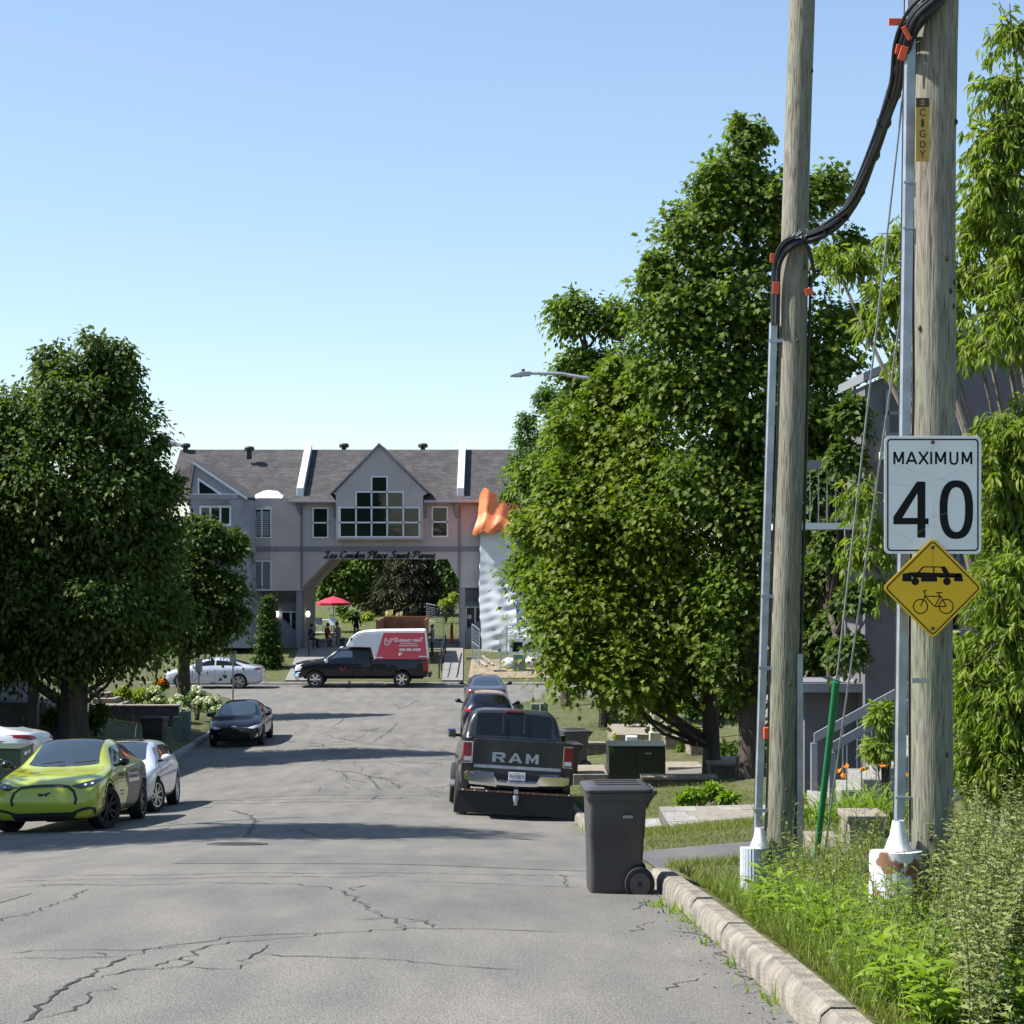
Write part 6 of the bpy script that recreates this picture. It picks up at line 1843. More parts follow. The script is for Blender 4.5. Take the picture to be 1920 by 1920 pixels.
# signs on thin posts at the left corner, seen from the back
def sign_post(label, px, Y, ptop, w, h):
    x = PXX(px, Y); z0 = ground_z(x, Y); zt = PZ(ptop, Y)
    t = thing('sign_post', label, 'sign post', (x, Y, z0))
    build('post', MB().box(-.03, .03, -.02, .02, -.1, zt - z0), M['steel'], t)
    build('sign_plate', MB().box(-w / 2, w / 2, -.035, -.025, zt - z0 - h, zt - z0), M['steel'], t, bevel=.004)
sign_post('back of a small road sign on a thin post among the hydrangeas', 373, 70.5, 1235, .27, .50)
sign_post('back of a small road sign on a thin post behind the black sedan', 437, 79, 1221, .27, .50)
# hydrant behind the poles
x, y = PXX(1499, 20.6), 20.9; z = ground_z(x, y)
hy = thing('fire_hydrant', 'red fire hydrant half hidden behind the slimmer wooden pole', 'fire hydrant', (x, y, z))
build('barrel', MB().lathe([(.15, 0), (.15, .05), (.10, .06), (.10, .52), (.13, .53), (.13, .57), (.11, .60), (.07, .68), (.03, .71), (.03, .75), (0, .75)], n=16), M['red'], hy, smooth=True)
build('nozzle', MB().lathe([(.0, -.17), (.055, -.17), (.06, -.13), (.05, -.05), (.05, .05), (.06, .13), (.055, .17), (0, .17)], (0, 0, .42), 12, 'x'), M['red'], hy, smooth=True)
# ================================================================ trees, shrubs, weeds
def nrmz(a): return a / np.maximum(np.linalg.norm(a, axis=1, keepdims=True), 1e-9)
def fan(outl, c, fold=.22, droop=.18):
    v = [(c, 0, 0)] + outl
    V = np.array([(x, y, -0 + fold * abs(y) - droop * x * x) for x, y, *_ in v], float)
    n = len(outl)
    return V, np.array([(0, 1 + i, 1 + (i + 1) % n) for i in range(n)])
half = [(.10, .40), (.34, .20), (.52, .50), (.64, .19), (1.0, 0)]
T_MAPLE = fan([(0, 0)] + half + [(x, -y) for x, y in half[-2::-1]], .36)
T_LEAF = (np.array([(0, 0, 0), (.42, .30, .07), (1, 0, -.14), (.42, -.30, .07)], float), np.array([(0, 2, 1), (0, 3, 2)]))
T_LANCE = (np.array([(0, 0, 0), (.3, .13, .05), (.68, .10, -.02), (1, 0, -.25), (.68, -.10, -.02), (.3, -.13, .05), (.35, 0, 0), (.7, 0, -.08)], float),
           np.array([(0, 6, 1), (1, 6, 2), (6, 7, 2), (7, 3, 2), (0, 5, 6), (5, 4, 6), (6, 4, 7), (7, 4, 3)]))
T_NEEDLE = (np.array([(0, 0, 0), (.5, .09, .03), (1, 0, -.1), (.5, -.09, .03)], float), np.array([(0, 2, 1), (0, 3, 2)]))
T_LOBED = fan([(0, 0), (.18, .10), (.30, .34), (.42, .10), (.60, .30), (.70, .07), (1, 0), (.70, -.07), (.60, -.30), (.42, -.10), (.30, -.34), (.18, -.10)], .45, .3, .35)
T_BLADE = (np.array([(0, -.5, 0), (0, .5, 0), (.4, -.42, .0), (.4, .42, .0), (.75, -.25, -.09), (.75, .25, -.09), (1, 0, -.26)], float),
           np.array([(0, 2, 1), (1, 2, 3), (2, 4, 3), (3, 4, 5), (4, 6, 5)]))
def leaves(name, pos, ax, nm, size, tmpl, m, parent=None, at=None, width=None, kind=None):
    V, T = tmpl; N = len(pos); k = len(V)
    ax = nrmz(ax); nm = nm - ax * np.sum(nm * ax, axis=1, keepdims=True); nm = nrmz(nm + 1e-6)
    yv = np.cross(nm, ax)
    size = np.asarray(size, float).reshape(-1, 1) * np.ones((N, 1))
    wd = size if width is None else np.asarray(width, float).reshape(-1, 1) * np.ones((N, 1))
    co = (pos[:, None, :] + ax[:, None, :] * V[None, :, 0:1] * size[:, None, :] + yv[:, None, :] * V[None, :, 1:2] * wd[:, None, :] + nm[:, None, :] * V[None, :, 2:3] * size[:, None, :]).reshape(-1, 3)
    if at is not None: co = co - np.array(at)
    tri = (np.arange(N)[:, None, None] * k + T[None]).reshape(-1)
    me = bpy.data.meshes.new(name); nf = N * len(T)
    me.vertices.add(N * k); me.vertices.foreach_set('co', co.astype(np.float32).ravel())
    me.loops.add(nf * 3); me.loops.foreach_set('vertex_index', tri.astype(np.int32))
    me.polygons.add(nf); me.polygons.foreach_set('loop_start', np.arange(0, nf * 3, 3, dtype=np.int32))
    me.update(calc_edges=True); me.materials.append(m)
    o = link(name, me, parent)
    if at is not None and parent is None: o.location = at
    if kind: o['kind'] = kind
    return o
def crown_leaves(lobes, ncl, per, sig, shell=.55, up=.75, droop=.30, low=1.0, voids=0):
    """lobes: (cx, cy, cz, rx, ry, rz). Leaf clumps in the outer shell of every lobe."""
    L_ = np.array(lobes, float); w = (L_[:, 3] * L_[:, 4] * L_[:, 5]) ** .56
    li = rng.choice(len(L_), ncl, p=w / w.sum())
    d = nrmz(rng.normal(size=(ncl, 3)))
    d[:, 2] = np.where(d[:, 2] < 0, d[:, 2] * low, d[:, 2])
    r = shell + (1 - shell) * rng.random((ncl, 1)) ** .6
    lump = 1 + .16 * np.sin(d[:, :1] * 7 + li[:, None]) * np.sin(d[:, 2:] * 6 + li[:, None] * 2)
    c = L_[li, :3] + d * L_[li, 3:6] * r * lump
    out = nrmz(d / L_[li, 3:6])
    if voids:
        f = 5.2 / max(1.0, float(np.mean(L_[:, 3:6])) * 1.6)
        nz = np.sin(c[:, 0] * f * 1.1 + 1.3 * np.sin(c[:, 2] * f)) * np.sin(c[:, 2] * f * 1.3 + c[:, 1] * f) + .35 * np.sin(c[:, 0] * f * 2.7 + c[:, 1] * f * 2.1) * np.sin(c[:, 2] * f * 2.9)
        k = nz > -voids; c, out, li = c[k], out[k], li[k]; ncl = len(c)
    sg = sig * rng.uniform(.6, 1.35, (ncl, 1, 1)) * np.clip(np.mean(L_[li, 3:6], axis=1) / (sig * 3.2), .35, 1)[:, None, None]
    off = rng.normal(size=(ncl, per, 3)) * sg
    off[:, :, 2] *= .34
    off = off - out[:, None, :] * np.abs(rng.normal(size=(ncl, per, 1))) * sg * .5
    # the clump droops away from its centre
    off[:, :, 2] -= .35 * np.sum(off[:, :, :2] ** 2, axis=2) / np.maximum(sg[:, :, 0], .01)
    pos = (c[:, None, :] + off).reshape(-1, 3)
    o2 = np.repeat(out, per, axis=0)
    ax = o2 * .55 + nrmz(off.reshape(-1, 3)) * .6 + rng.normal(size=pos.shape) * .35 + np.array([0, 0, -droop])
    nm = np.array([0, 0, up]) + o2 * .35 + nrmz(off.reshape(-1, 3)) * .75 + rng.normal(size=pos.shape) * .24
    return pos, ax, nm, c
def limbs(trunk, tr, lobes, centers, nb=60, m=None, parent=None, at=None, side=.35):
    mb = MB()
    tp = [Vector(p) for p in trunk]
    mb.tube(tp, tr, 10)
    hi = tp[-1]; r1 = tr[-1]
    tips = []
    for i, l in enumerate(lobes):
        c = Vector(l[:3])
        # leave the trunk well below the lobe
        zt = max(tp[1].z, c.z - max(1.2, math.hypot(c.x - tp[0].x, c.y - tp[0].y) * 1.1))
        k = 0
        while k < len(tp) - 2 and tp[k + 1].z < zt: k += 1
        t = min(1, max(0, (zt - tp[k].z) / max(.01, tp[k + 1].z - tp[k].z)))
        s = tp[k].lerp(tp[k + 1], t)
        mid = s.lerp(c, .5) + Vector((random.uniform(-.2, .2), random.uniform(-.2, .2), -.12 * (c - s).length))
        rr = max(.025, .035 * max(l[3:6])) + .012
        mb.tube([s, s.lerp(mid, .5) + Vector((0, 0, -.05)), mid, mid.lerp(c, .6), c], [rr * 1.5, rr * 1.25, rr, rr * .7, rr * .4], 6)
        tips.append((mid, c, rr))
    for j in rng.choice(len(centers), min(nb, len(centers)), replace=False):
        e = Vector(centers[j]); b = min(tips, key=lambda q: (q[1] - e).length)
        s = b[0].lerp(b[1], random.uniform(.3, 1)); L_ = (e - s).length
        mb.tube([s, s.lerp(e, .5) + Vector((random.uniform(-.1, .1), random.uniform(-.1, .1), .08 * L_)), e], [b[2] * .45, b[2] * .28, .006], 5)
    return build('trunk', mb, m or M['bark'], parent, smooth=True, at=at)
def lob(px, py, r, Y, k=1.0, ky=1.0, kz=1.0, inset=14):
    """lobe whose centre and radius are read off the photograph at depth Y"""
    x, y, z = P(px, py, Y); q = max(r * .55, r - inset) * Y / F * k
    return (x, y, z, q, q * ky, q * kz)
def tree(name, label, base, trunk, tr, lobes, ncl, per, sig, size, tmpl, m, group=None, nb=60, cat='tree', shell=.5, up=.75, droop=.3, bark=None, jit=.25, voids=.07):
    t = thing(name, label, cat, base, group=group)
    pos, ax, nm, c = crown_leaves(lobes, ncl, per, sig, shell, up, droop, voids=voids)
    limbs(trunk, tr, lobes, c, nb, bark, t, base)
    leaves('crown', pos, ax, nm, size * rng.uniform(1 - jit, 1 + jit, len(pos)), tmpl, m, t, base)
    return t
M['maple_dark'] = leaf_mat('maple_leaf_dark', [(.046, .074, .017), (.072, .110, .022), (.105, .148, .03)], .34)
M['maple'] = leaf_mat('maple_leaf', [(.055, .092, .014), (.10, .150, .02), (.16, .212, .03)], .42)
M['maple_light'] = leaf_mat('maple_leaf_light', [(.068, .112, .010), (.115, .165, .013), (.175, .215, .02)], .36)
M['elder'] = leaf_mat('elder_leaf', [(.11, .16, .025), (.17, .23, .035), (.26, .30, .06)], .45, rough=.5)
M['locust'] = leaf_mat('locust_leaf', [(.05, .10, .025), (.085, .15, .035)], .35)
M['spruce'] = leaf_mat('spruce_needle', [(.045, .055, .03), (.075, .08, .045), (.11, .105, .06)], .05)
M['cedar'] = leaf_mat('cedar_leaf', [(.03, .06, .015), (.055, .10, .02), (.09, .15, .025)], .15)
M['lime_leaf'] = leaf_mat('lime_leaf', [(.15, .22, .02), (.24, .30, .03), (.30, .33, .05)], .3)
M['shrub'] = leaf_mat('shrub_leaf', [(.04, .085, .015), (.075, .14, .02), (.12, .19, .03)], .3)
M['pale_leaf'] = leaf_mat('pale_leaf', [(.20, .24, .08), (.30, .33, .14), (.12, .2, .06)], .25)
M['grass'] = leaf_mat('grass_blade', [(.075, .105, .016), (.125, .16, .024), (.19, .195, .045)], .3)
M['tallgrass'] = leaf_mat('tall_grass', [(.09, .145, .022), (.15, .21, .035), (.24, .265, .075)], .32)
M['mugwort'] = leaf_mat('mugwort_leaf', [(.12, .16, .05), (.18, .22, .07), (.27, .29, .12)], .2, rough=.6)
M['weed'] = leaf_mat('weed_leaf', [(.11, .19, .018), (.17, .26, .022), (.23, .31, .04)], .36)
M['stem'] = mat('weed_stem', (.10, .10, .045), .8)
M['petal_white'] = leaf_mat('hydrangea_petal', [(.55, .58, .42), (.68, .68, .55), (.72, .72, .66)], .2)
M['petal_orange'] = leaf_mat('lily_petal', [(.75, .22, .03), (.80, .32, .05)], .3)
G = lambda px, Y: (PXX(px, Y), Y, ground_z(PXX(px, Y), Y))

# --- maples on the right
YA = 42.0; bA = G(1335, YA)
lA = [lob(1110, 1140, 135, YA - .5), lob(1042, 1090, 75, YA - .2), lob(1120, 960, 125, YA), lob(1185, 830, 105, YA), lob(1270, 1130, 120, YA - 1), lob(1090, 1225, 70, YA - 1),
      lob(1240, 960, 130, YA - 1), lob(1100, 800, 75, YA + .5), lob(1150, 715, 62, YA + .5), lob(1205, 735, 60, YA), lob(1010, 985, 62, YA + .5), lob(1180, 1245, 78, YA - 1.5), lob(1060, 900, 75, YA), lob(1050, 1180, 45, YA), lob(1290, 1240, 60, YA), lob(1245, 1295, 42, YA - .5), lob(1150, 1290, 36, YA - 1)]
top = Vector(P(1250, 900, YA))
tA = [Vector(bA) + Vector((0, 0, -.2)), Vector(P(1334, 1400, YA)), Vector(P(1330, 1300, YA)), Vector(P(1310, 1150, YA)), Vector(P(1270, 980, YA)), Vector(P(1215, 830, YA))]
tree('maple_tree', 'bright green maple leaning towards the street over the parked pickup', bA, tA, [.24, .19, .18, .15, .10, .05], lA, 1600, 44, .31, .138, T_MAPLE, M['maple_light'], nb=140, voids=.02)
YBt = 40.0; bB = G(1405, YBt)
lB = [lob(1410, 235, 52, YBt, kz=1.2), lob(1365, 345, 85, YBt), lob(1300, 440, 85, YBt), lob(1455, 390, 100, YBt), lob(1265, 560, 95, YBt), lob(1400, 540, 130, YBt), lob(1555, 340, 55, YBt), lob(1575, 460, 58, YBt + .5),
      lob(1530, 640, 105, YBt), lob(1440, 740, 140, YBt), lob(1310, 700, 115, YBt), lob(1235, 690, 62, YBt), lob(1560, 800, 85, YBt + .5), lob(1450, 930, 130, YBt), lob(1390, 1100, 110, YBt), lob(1520, 1000, 90, YBt),
      lob(1225, 490, 40, YBt), lob(1330, 880, 100, YBt), lob(1480, 1150, 80, YBt + .5), lob(1350, 1230, 70, YBt), lob(1600, 590, 55, YBt + .5), lob(1395, 1290, 50, YBt), lob(1445, 1250, 52, YBt), lob(1490, 1290, 45, YBt)]
tB = [Vector(bB) + Vector((0, 0, -.2)), Vector(P(1408, 1390, YBt)), Vector(P(1406, 1280, YBt)), Vector(P(1402, 1100, YBt)), Vector(P(1392, 850, YBt)), Vector(P(1390, 600, YBt)), Vector(P(1405, 330, YBt))]
tree('maple_tree', 'tall full maple with its pointed top right behind the slimmer wooden pole', bB, tB, [.34, .26, .24, .21, .16, .10, .03], lB, 2350, 42, .29, .138, T_MAPLE, M['maple'], nb=200, voids=.02)
YC = 66.0; bC = G(1142, YC)
lC = [lob(1072, 580, 58, YC), lob(1150, 590, 52, YC), lob(1085, 680, 58, YC), lob(1105, 790, 88, YC), lob(1010, 880, 58, YC), lob(985, 965, 42, YC), lob(1000, 1060, 58, YC), lob(1050, 1000, 100, YC), lob(1065, 1150, 60, YC), lob(1100, 1150, 110, YC), lob(1180, 700, 90, YC)]
tC = [Vector(bC) + Vector((0, 0, -.2)), Vector(P(1141, 1280, YC)), Vector(P(1130, 1100, YC)), Vector(P(1110, 850, YC)), Vector(P(1095, 620, YC))]
tree('maple_tree', 'darker maple behind the street lamp head, its top a separate tuft', bC, tC, [.36, .30, .26, .17, .05], lC, 1300, 36, .38, .21, T_LEAF, M['maple'], nb=60, voids=.3)
YD_ = 84.0; bD = G(1060, 76.0)
lD = [lob(1025, 740, 38, 78), lob(990, 785, 32, 78), lob(1000, 830, 50, 78), lob(955, 920, 28, 78), lob(975, 870, 40, 78), lob(1080, 760, 60, 78)]
tD = [Vector(bD), Vector(P(1060, 1100, 77)), Vector(P(1045, 900, 78)), Vector(P(1035, 760, 78))]
tree('locust_tree', 'feathery pale locust tree showing past the left side of the maples', bD, tD, [.2, .17, .12, .04], lD, 300, 40, .42, .16, T_LEAF, M['locust'], nb=70, shell=.25, droop=.45, voids=.5)
# --- trees on the left, seen from their shaded side
YE = 57.0; bE = G(136, YE)
lE = [lob(104, 674, 40, YE, kz=1.4, inset=5, ky=1.5), lob(186, 655, 38, YE, kz=1.5, inset=5, ky=1.5), lob(234, 690, 38, YE, kz=1.5, inset=5, ky=1.5), lob(150, 745, 82, YE, inset=5, ky=1.5), lob(60, 775, 82, YE, inset=5, ky=1.5), lob(232, 785, 62, YE, inset=5, ky=1.5), lob(-20, 790, 85, YE, inset=5, ky=1.5), lob(100, 900, 130, YE, inset=5, ky=1.5), lob(215, 930, 115, YE, inset=5, ky=1.5),
      lob(298, 815, 20, YE, kz=1.5, inset=5, ky=1.5), lob(0, 960, 120, YE, inset=5, ky=1.5), lob(60, 1100, 125, YE, inset=5, ky=1.5), lob(205, 1110, 135, YE, inset=5, ky=1.5), lob(130, 1180, 85, YE, inset=5, ky=1.5), lob(283, 1000, 62, YE, inset=5, ky=1.5), lob(300, 910, 42, YE, inset=5, ky=1.5), lob(270, 850, 42, YE, inset=5, ky=1.5), lob(300, 1130, 58, YE, inset=5, ky=1.5), lob(10, 1205, 70, YE, inset=5, ky=1.5), lob(-90, 900, 110, YE, inset=5, ky=1.5), lob(-100, 1080, 110, YE, inset=5, ky=1.5), lob(262, 1200, 45, YE, inset=5, ky=1.5)]
tE = [Vector(bE) + Vector((0, 0, -.2)), Vector(P(138, 1330, YE)), Vector(P(142, 1240, YE)), Vector(P(145, 1080, YE)), Vector(P(150, 880, YE)), Vector(P(170, 680, YE))]
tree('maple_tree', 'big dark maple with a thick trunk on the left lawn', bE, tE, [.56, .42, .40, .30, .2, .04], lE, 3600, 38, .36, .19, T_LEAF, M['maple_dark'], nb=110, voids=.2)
YF_ = 74.0; bF = G(345, YF_)
lF = [lob(385, 1000, 50, YF_), lob(436, 1020, 40, YF_), lob(350, 1070, 75, YF_), lob(420, 1100, 58, YF_), lob(395, 1165, 58, YF_), lob(335, 1165, 62, YF_), lob(362, 968, 28, YF_), lob(440, 1150, 38, YF_), lob(300, 1120, 60, YF_)]
tF = [Vector(bF) + Vector((0, 0, -.2)), Vector(P(345, 1240, YF_)), Vector(P(350, 1120, YF_)), Vector(P(375, 990, YF_))]
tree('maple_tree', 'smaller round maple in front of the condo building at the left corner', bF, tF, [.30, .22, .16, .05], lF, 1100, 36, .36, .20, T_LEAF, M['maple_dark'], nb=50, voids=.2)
# tree standing just outside the picture whose shade crosses the street
bG = (-15.6, 30.4, ground_z(-15.6, 30.4))
lG = [(-14.6, 28.9, bG[2] + 6, 3.0, 2.8, 2.6), (-14.0, 28.5, bG[2] + 9, 2.6, 2.8, 2.6), (-13.6, 29.0, bG[2] + 12, 2.0, 2.4, 2.2), (-13.4, 28.5, bG[2] + 14.2, 1.2, 1.8, 1.5), (-16.5, 30, bG[2] + 8, 2.4, 2.6, 2.4)]
tree('maple_tree', 'maple just beyond the left edge of the view, shading the street', bG, [Vector(bG), Vector((-15.6, 30.4, bG[2] + 5)), Vector((-15, 33.5, bG[2] + 13))], [.3, .2, .05], lG, 1500, 34, .40, .22, T_LEAF, M['maple_dark'], nb=30, voids=.5)
YK = 33.5; bK = G(1560, YK)
lK = [lob(1545, 900, 50, YK + .6), lob(1575, 1000, 50, YK), lob(1530, 1080, 55, YK + .6), lob(1575, 1160, 42, YK), lob(1520, 1220, 50, YK + 1), lob(1590, 860, 40, YK + 1.5), lob(1510, 960, 50, YK + 1.5), lob(1598, 770, 36, YK - 4), lob(1588, 850, 36, YK - 4), lob(1602, 1110, 32, YK - 4), lob(1590, 1210, 34, YK - 4)]
tree('small_tree', 'dark leafy small tree between the two wooden poles beside the house porch', bK, [Vector(bK), Vector(P(1556, 1150, YK)), Vector(P(1552, 920, YK))], [.09, .07, .03], lK, 1500, 30, .24, .13, T_LEAF, M['maple_dark'], nb=40, voids=.4)
# --- small conifer at the building and courtyard trees behind the arch
def cone_tree(name, label, px, Y, ptop, pbot, rpx, m, ncl, per, sig, size, droop=.2, group=None, tiers=None):
    x = PXX(px, Y); zb = PZ(pbot, Y); zt = PZ(ptop, Y); r = rpx * Y / F
    base = (x, Y, zb)
    t = thing(name, label, 'tree', base, group=group)
    h = rng.random(ncl) ** 1.35; a = rng.uniform(0, 2 * np.pi, ncl)
    q = (1 - h) ** .8 * r * (.78 + .22 * np.sin(h * (tiers or 40)) ) * rng.uniform(.72, 1.05, ncl)
    c = np.stack([x + q * np.cos(a), Y + q * np.sin(a), zb + .05 * (zt - zb) + h * (zt - zb) * .95 - .14 * q], 1)
    out = np.stack([np.cos(a), np.sin(a), np.zeros(ncl)], 1)
    off = rng.normal(size=(ncl, per, 3)) * sig; off[:, :, 2] *= .6
    pos = (c[:, None] + off).reshape(-1, 3); o2 = np.repeat(out, per, 0)
    ax = o2 * .8 + rng.normal(size=pos.shape) * .5 + np.array([0, 0, .35 - droop * 2])
    nm = np.array([0, 0, 1.]) + rng.normal(size=pos.shape) * .4
    build('trunk', MB().tube([(x, Y, zb - .3), (x, Y, zb + (zt - zb) * .9)], [r * .09 + .05, .02], 7), M['bark'], t, at=base)
    leaves('crown', pos, ax, nm, size * rng.uniform(.7, 1.3, len(pos)), T_NEEDLE if m is M['spruce'] else T_LEAF, m, t, base)
    return t
cone_tree('cedar_tree', 'small pointed cedar in front of the condo building', 503, 96.5, 1118, 1268, 31, M['cedar'], 520, 16, .14, .16)
cone_tree('spruce_tree', 'broad brown green spruce in the courtyard behind the arch', 768, 136, 915, 1172, 88, M['spruce'], 1500, 26, .30, .42, .35, tiers=60)
yy_ = 150.0
def simple_tree(name, label, px, Y, lobes_px, trunk_r, m, ncl, per, sig, size, group=None):
    b = G(px, Y); ls = [lob(a, b2, r, Y) for a, b2, r in lobes_px]
    tp = [Vector(b) + Vector((0, 0, -.3)), Vector(P(px, lobes_px[0][1] + 20, Y)), Vector(ls[0][:3])]
    return tree(name, label, b, tp, [trunk_r, trunk_r * .7, trunk_r * .3], ls, ncl, per, sig, size, T_LEAF, m, nb=30, group=group)
simple_tree('courtyard_tree', 'mid green tree in the courtyard above the red parasol', 648, 136, [(645, 1075, 42), (615, 1050, 40), (690, 1040, 36), (670, 1110, 30), (600, 1105, 26)], .2, M['maple'], 420, 26, .45, .34)
simple_tree('courtyard_tree', 'pale leafed tree in the courtyard by the right side of the arch', 848, 134, [(850, 1070, 28), (842, 1115, 22), (870, 1040, 30), (835, 1040, 20)], .14, M['cedar'], 240, 26, .4, .30)
for i, (px, Y, r) in enumerate(((560, 165, 70), (640, 172, 75), (720, 168, 78), (800, 170, 74), (880, 165, 72))):
    simple_tree('background_tree', ('dark tree beyond the courtyard, %s' % ('left of the parasol', 'behind the parasol', 'behind the left flank of the spruce', 'behind the right flank of the spruce', 'right of the spruce')[i]), px, Y,
                [(px, 1090, r), (px - 30, 1040, r * .8), (px + 30, 1030, r * .8), (px, 1140, r * .7)], .3, M['maple_dark'], 420, 26, .8, .6, group='dark trees beyond the courtyard')

# --- compound leaf spray builder for the box elder at the right edge
def elder(label, base, lobes, ncl, parent_name='elder_tree', m=None, size=.115):
    t = thing(parent_name, label, 'tree', base)
    pos_, ax_, nm_, sz_ = [], [], [], []
    L_ = np.array(lobes, float); w = (L_[:, 3] * L_[:, 4] * L_[:, 5]) ** .67
    mb = MB()
    li = rng.choice(len(L_), ncl, p=w / w.sum())
    for i in range(ncl):
        l = L_[li[i]]; d = rng.normal(size=3); d /= np.linalg.norm(d)
        c = l[:3] + d * l[3:6] * (.35 + .65 * rng.random() ** .5)
        # a twig with leaflets hanging from it
        out = d * .9 + np.array([rng.normal() * .4, rng.normal() * .4, -.25]); out /= np.linalg.norm(out)
        n = 5; Lt = rng.uniform(.2, .4)
        for k in range(n):
            p = c + out * Lt * (k / (n - 1) - .5) + np.array([0, 0, -.05 * (k / n) ** 2])
            for s in (-1, 1):
                sd = np.cross(out, [0, 0, 1]); sd = sd / (np.linalg.norm(sd) + 1e-6) * s
                # each node carries a drooping group of leaflets
                for q in range(2):
                    pos_.append(p + rng.normal(size=3) * .012); ax_.append(sd * rng.uniform(.3, .8) + out * .5 + np.array([0, 0, -rng.uniform(.35, 1.2)]) + rng.normal(size=3) * .2)
                    nm_.append(np.array([0, 0, .5]) + sd * .5 + rng.normal(size=3) * .45); sz_.append(size * rng.uniform(.65, 1.25))
        if i % 3 == 0:
            e = l[:3] + (c - l[:3]) * .2
            mb.tube([tuple(e), tuple((e + c) / 2 + np.array([0, 0, .04])), tuple(c + out * Lt * .5)], [.010, .006, .003], 4)
    bb = Vector(base)
    for l in lobes:
        c = Vector(l[:3]); mb.tube([bb + Vector((random.uniform(-.1, .1), 0, .1)), bb.lerp(c, .45) + Vector((.25, .1, .3)), c], [.05, .03, .012], 6)
    build('branch', mb, mat('grey_bark', (.14, .125, .10), .9, var=.2), t, at=base, smooth=True)
    leaves('foliage', np.array(pos_), np.array(ax_), np.array(nm_), np.array(sz_), T_LANCE, m or M['elder'], t, base)
    return t
yq = 15.0
eb = (PXX(1935, yq + .5), yq + .5, ground_z(PXX(1935, yq + .5), yq + .5))
lel = [lob(1900, 60, 42, yq), lob(1880, 165, 50, yq, kz=.8), lob(1865, 255, 52, yq, kz=.6), lob(1870, 345, 58, yq), lob(1850, 425, 62, yq + .4, kz=.7), lob(1825, 520, 60, yq + .6, kz=.8), lob(1890, 590, 66, yq), lob(1830, 640, 45, yq + .8, kz=.6), lob(1930, 480, 70, yq), lob(1935, 250, 60, yq),
       lob(1690, 450, 48, yq + 1.6, kz=.7), lob(1600, 490, 46, yq + 2.2, kz=.6), lob(1668, 560, 45, yq + 1.8, kz=.8), lob(1640, 610, 34, yq + 2, kz=.7), lob(1555, 475, 32, yq + 2.2, kz=.7), lob(1690, 660, 32, yq + 1.6, kz=.8), lob(1720, 520, 52, yq + 1.5), lob(1765, 600, 55, yq + 1.2)]
elder('box elder with drooping pale leaflets filling the right edge of the sky', eb, lel, 900, size=.10)
lel2 = [lob(1905, 800, 55, yq - .2, kz=.9), lob(1880, 870, 60, yq - .2), lob(1915, 960, 60, yq), lob(1875, 1010, 52, yq), lob(1905, 1100, 72, yq - .4), lob(1880, 1200, 72, yq - .4), lob(1840, 1290, 70, yq - .4), lob(1905, 1320, 72, yq - .6), lob(1870, 1410, 76, yq - .5), lob(1810, 1400, 48, yq + .3),
        lob(1620, 930, 38, yq + 1.4, kz=.9), lob(1622, 1040, 40, yq + 1.4, kz=.7), lob(1650, 1000, 30, yq + 1.3), lob(1650, 1095, 26, yq + 1.4, kz=.7)]
elder('leafy elder shrub with yellow green leaves beside the speed limit sign', (PXX(1890, yq), yq, ground_z(PXX(1890, yq), yq)), lel2, 1350, 'elder_shrub', size=.10)

# --- weeds on the verge
def scatter(n, y0, y1, r0, r1, dens=None):
    out = []
    while len(out) < n:
        y = random.uniform(y0, y1); r = random.uniform(r0, r1)
        if dens and random.random() > dens(r, y): continue
        x = XR(r, y); out.append((x, y, ground_z(x, y)))
    return np.array(out)
def blades(name, pts, h, w, lean, m, label=None, parent=None, tag_kind='stuff', cat=None):
    n = len(pts); a = rng.uniform(0, 2 * np.pi, n)
    ln = rng.uniform(.1, 1, n) * lean
    ax = np.stack([np.cos(a) * ln, np.sin(a) * ln, np.ones(n)], 1)
    nm = np.stack([-np.cos(a), -np.sin(a), np.full(n, .3)], 1)          # bends outwards: the tip falls away from the normal
    o = leaves(name, pts, ax, nm, h * rng.uniform(.45, 1.2, n), T_BLADE, m, parent, None, width=w * rng.uniform(.6, 1.3, n), kind=tag_kind)
    if label: o['label'] = label
    if cat: o['category'] = cat
    return o
K0 = RR + .22
def clr(r, y): return 0 if y > 10.3 and XR(r, y) / y < .139 else 1
tg = lambda r, y: (1.0 if r < K0 + 1.2 else .55) * (1 if y < 16.2 else max(0, 1 - (y - 16.2) / 2))
blades('tall_grass', scatter(7000, 8.3, 18.2, K0 + .03, K0 + 2.6, lambda r, y: clr(r, y) * (.25 if r < K0 + .25 and y > 11 else 1) * tg(r, y) * (1 if y < 15.3 or r > K0 + .45 else .08)), .46, .0085, .55, M['tallgrass'], 'tall unmown grass growing round the pole feet behind the kerb', cat='grass')
blades('verge_grass', scatter(17000, 7.2, 19.4, K0 - .02, K0 + 1.3), .12, .006, .9, M['grass'], 'short grass between the kerb and the steel cable guard', cat='grass')
blades('verge_grass', scatter(8000, 7.2, 13, K0 - .04, K0 + .35), .085, .006, 1.2, M['grass'], 'low matted grass along the back of the near kerb', cat='grass')
blades('tall_grass', scatter(4500, 8.2, 15.2, K0 - .02, K0 + .75), .27, .008, .7, M['tallgrass'], 'knee high grass leaning over the back of the kerb', cat='grass')
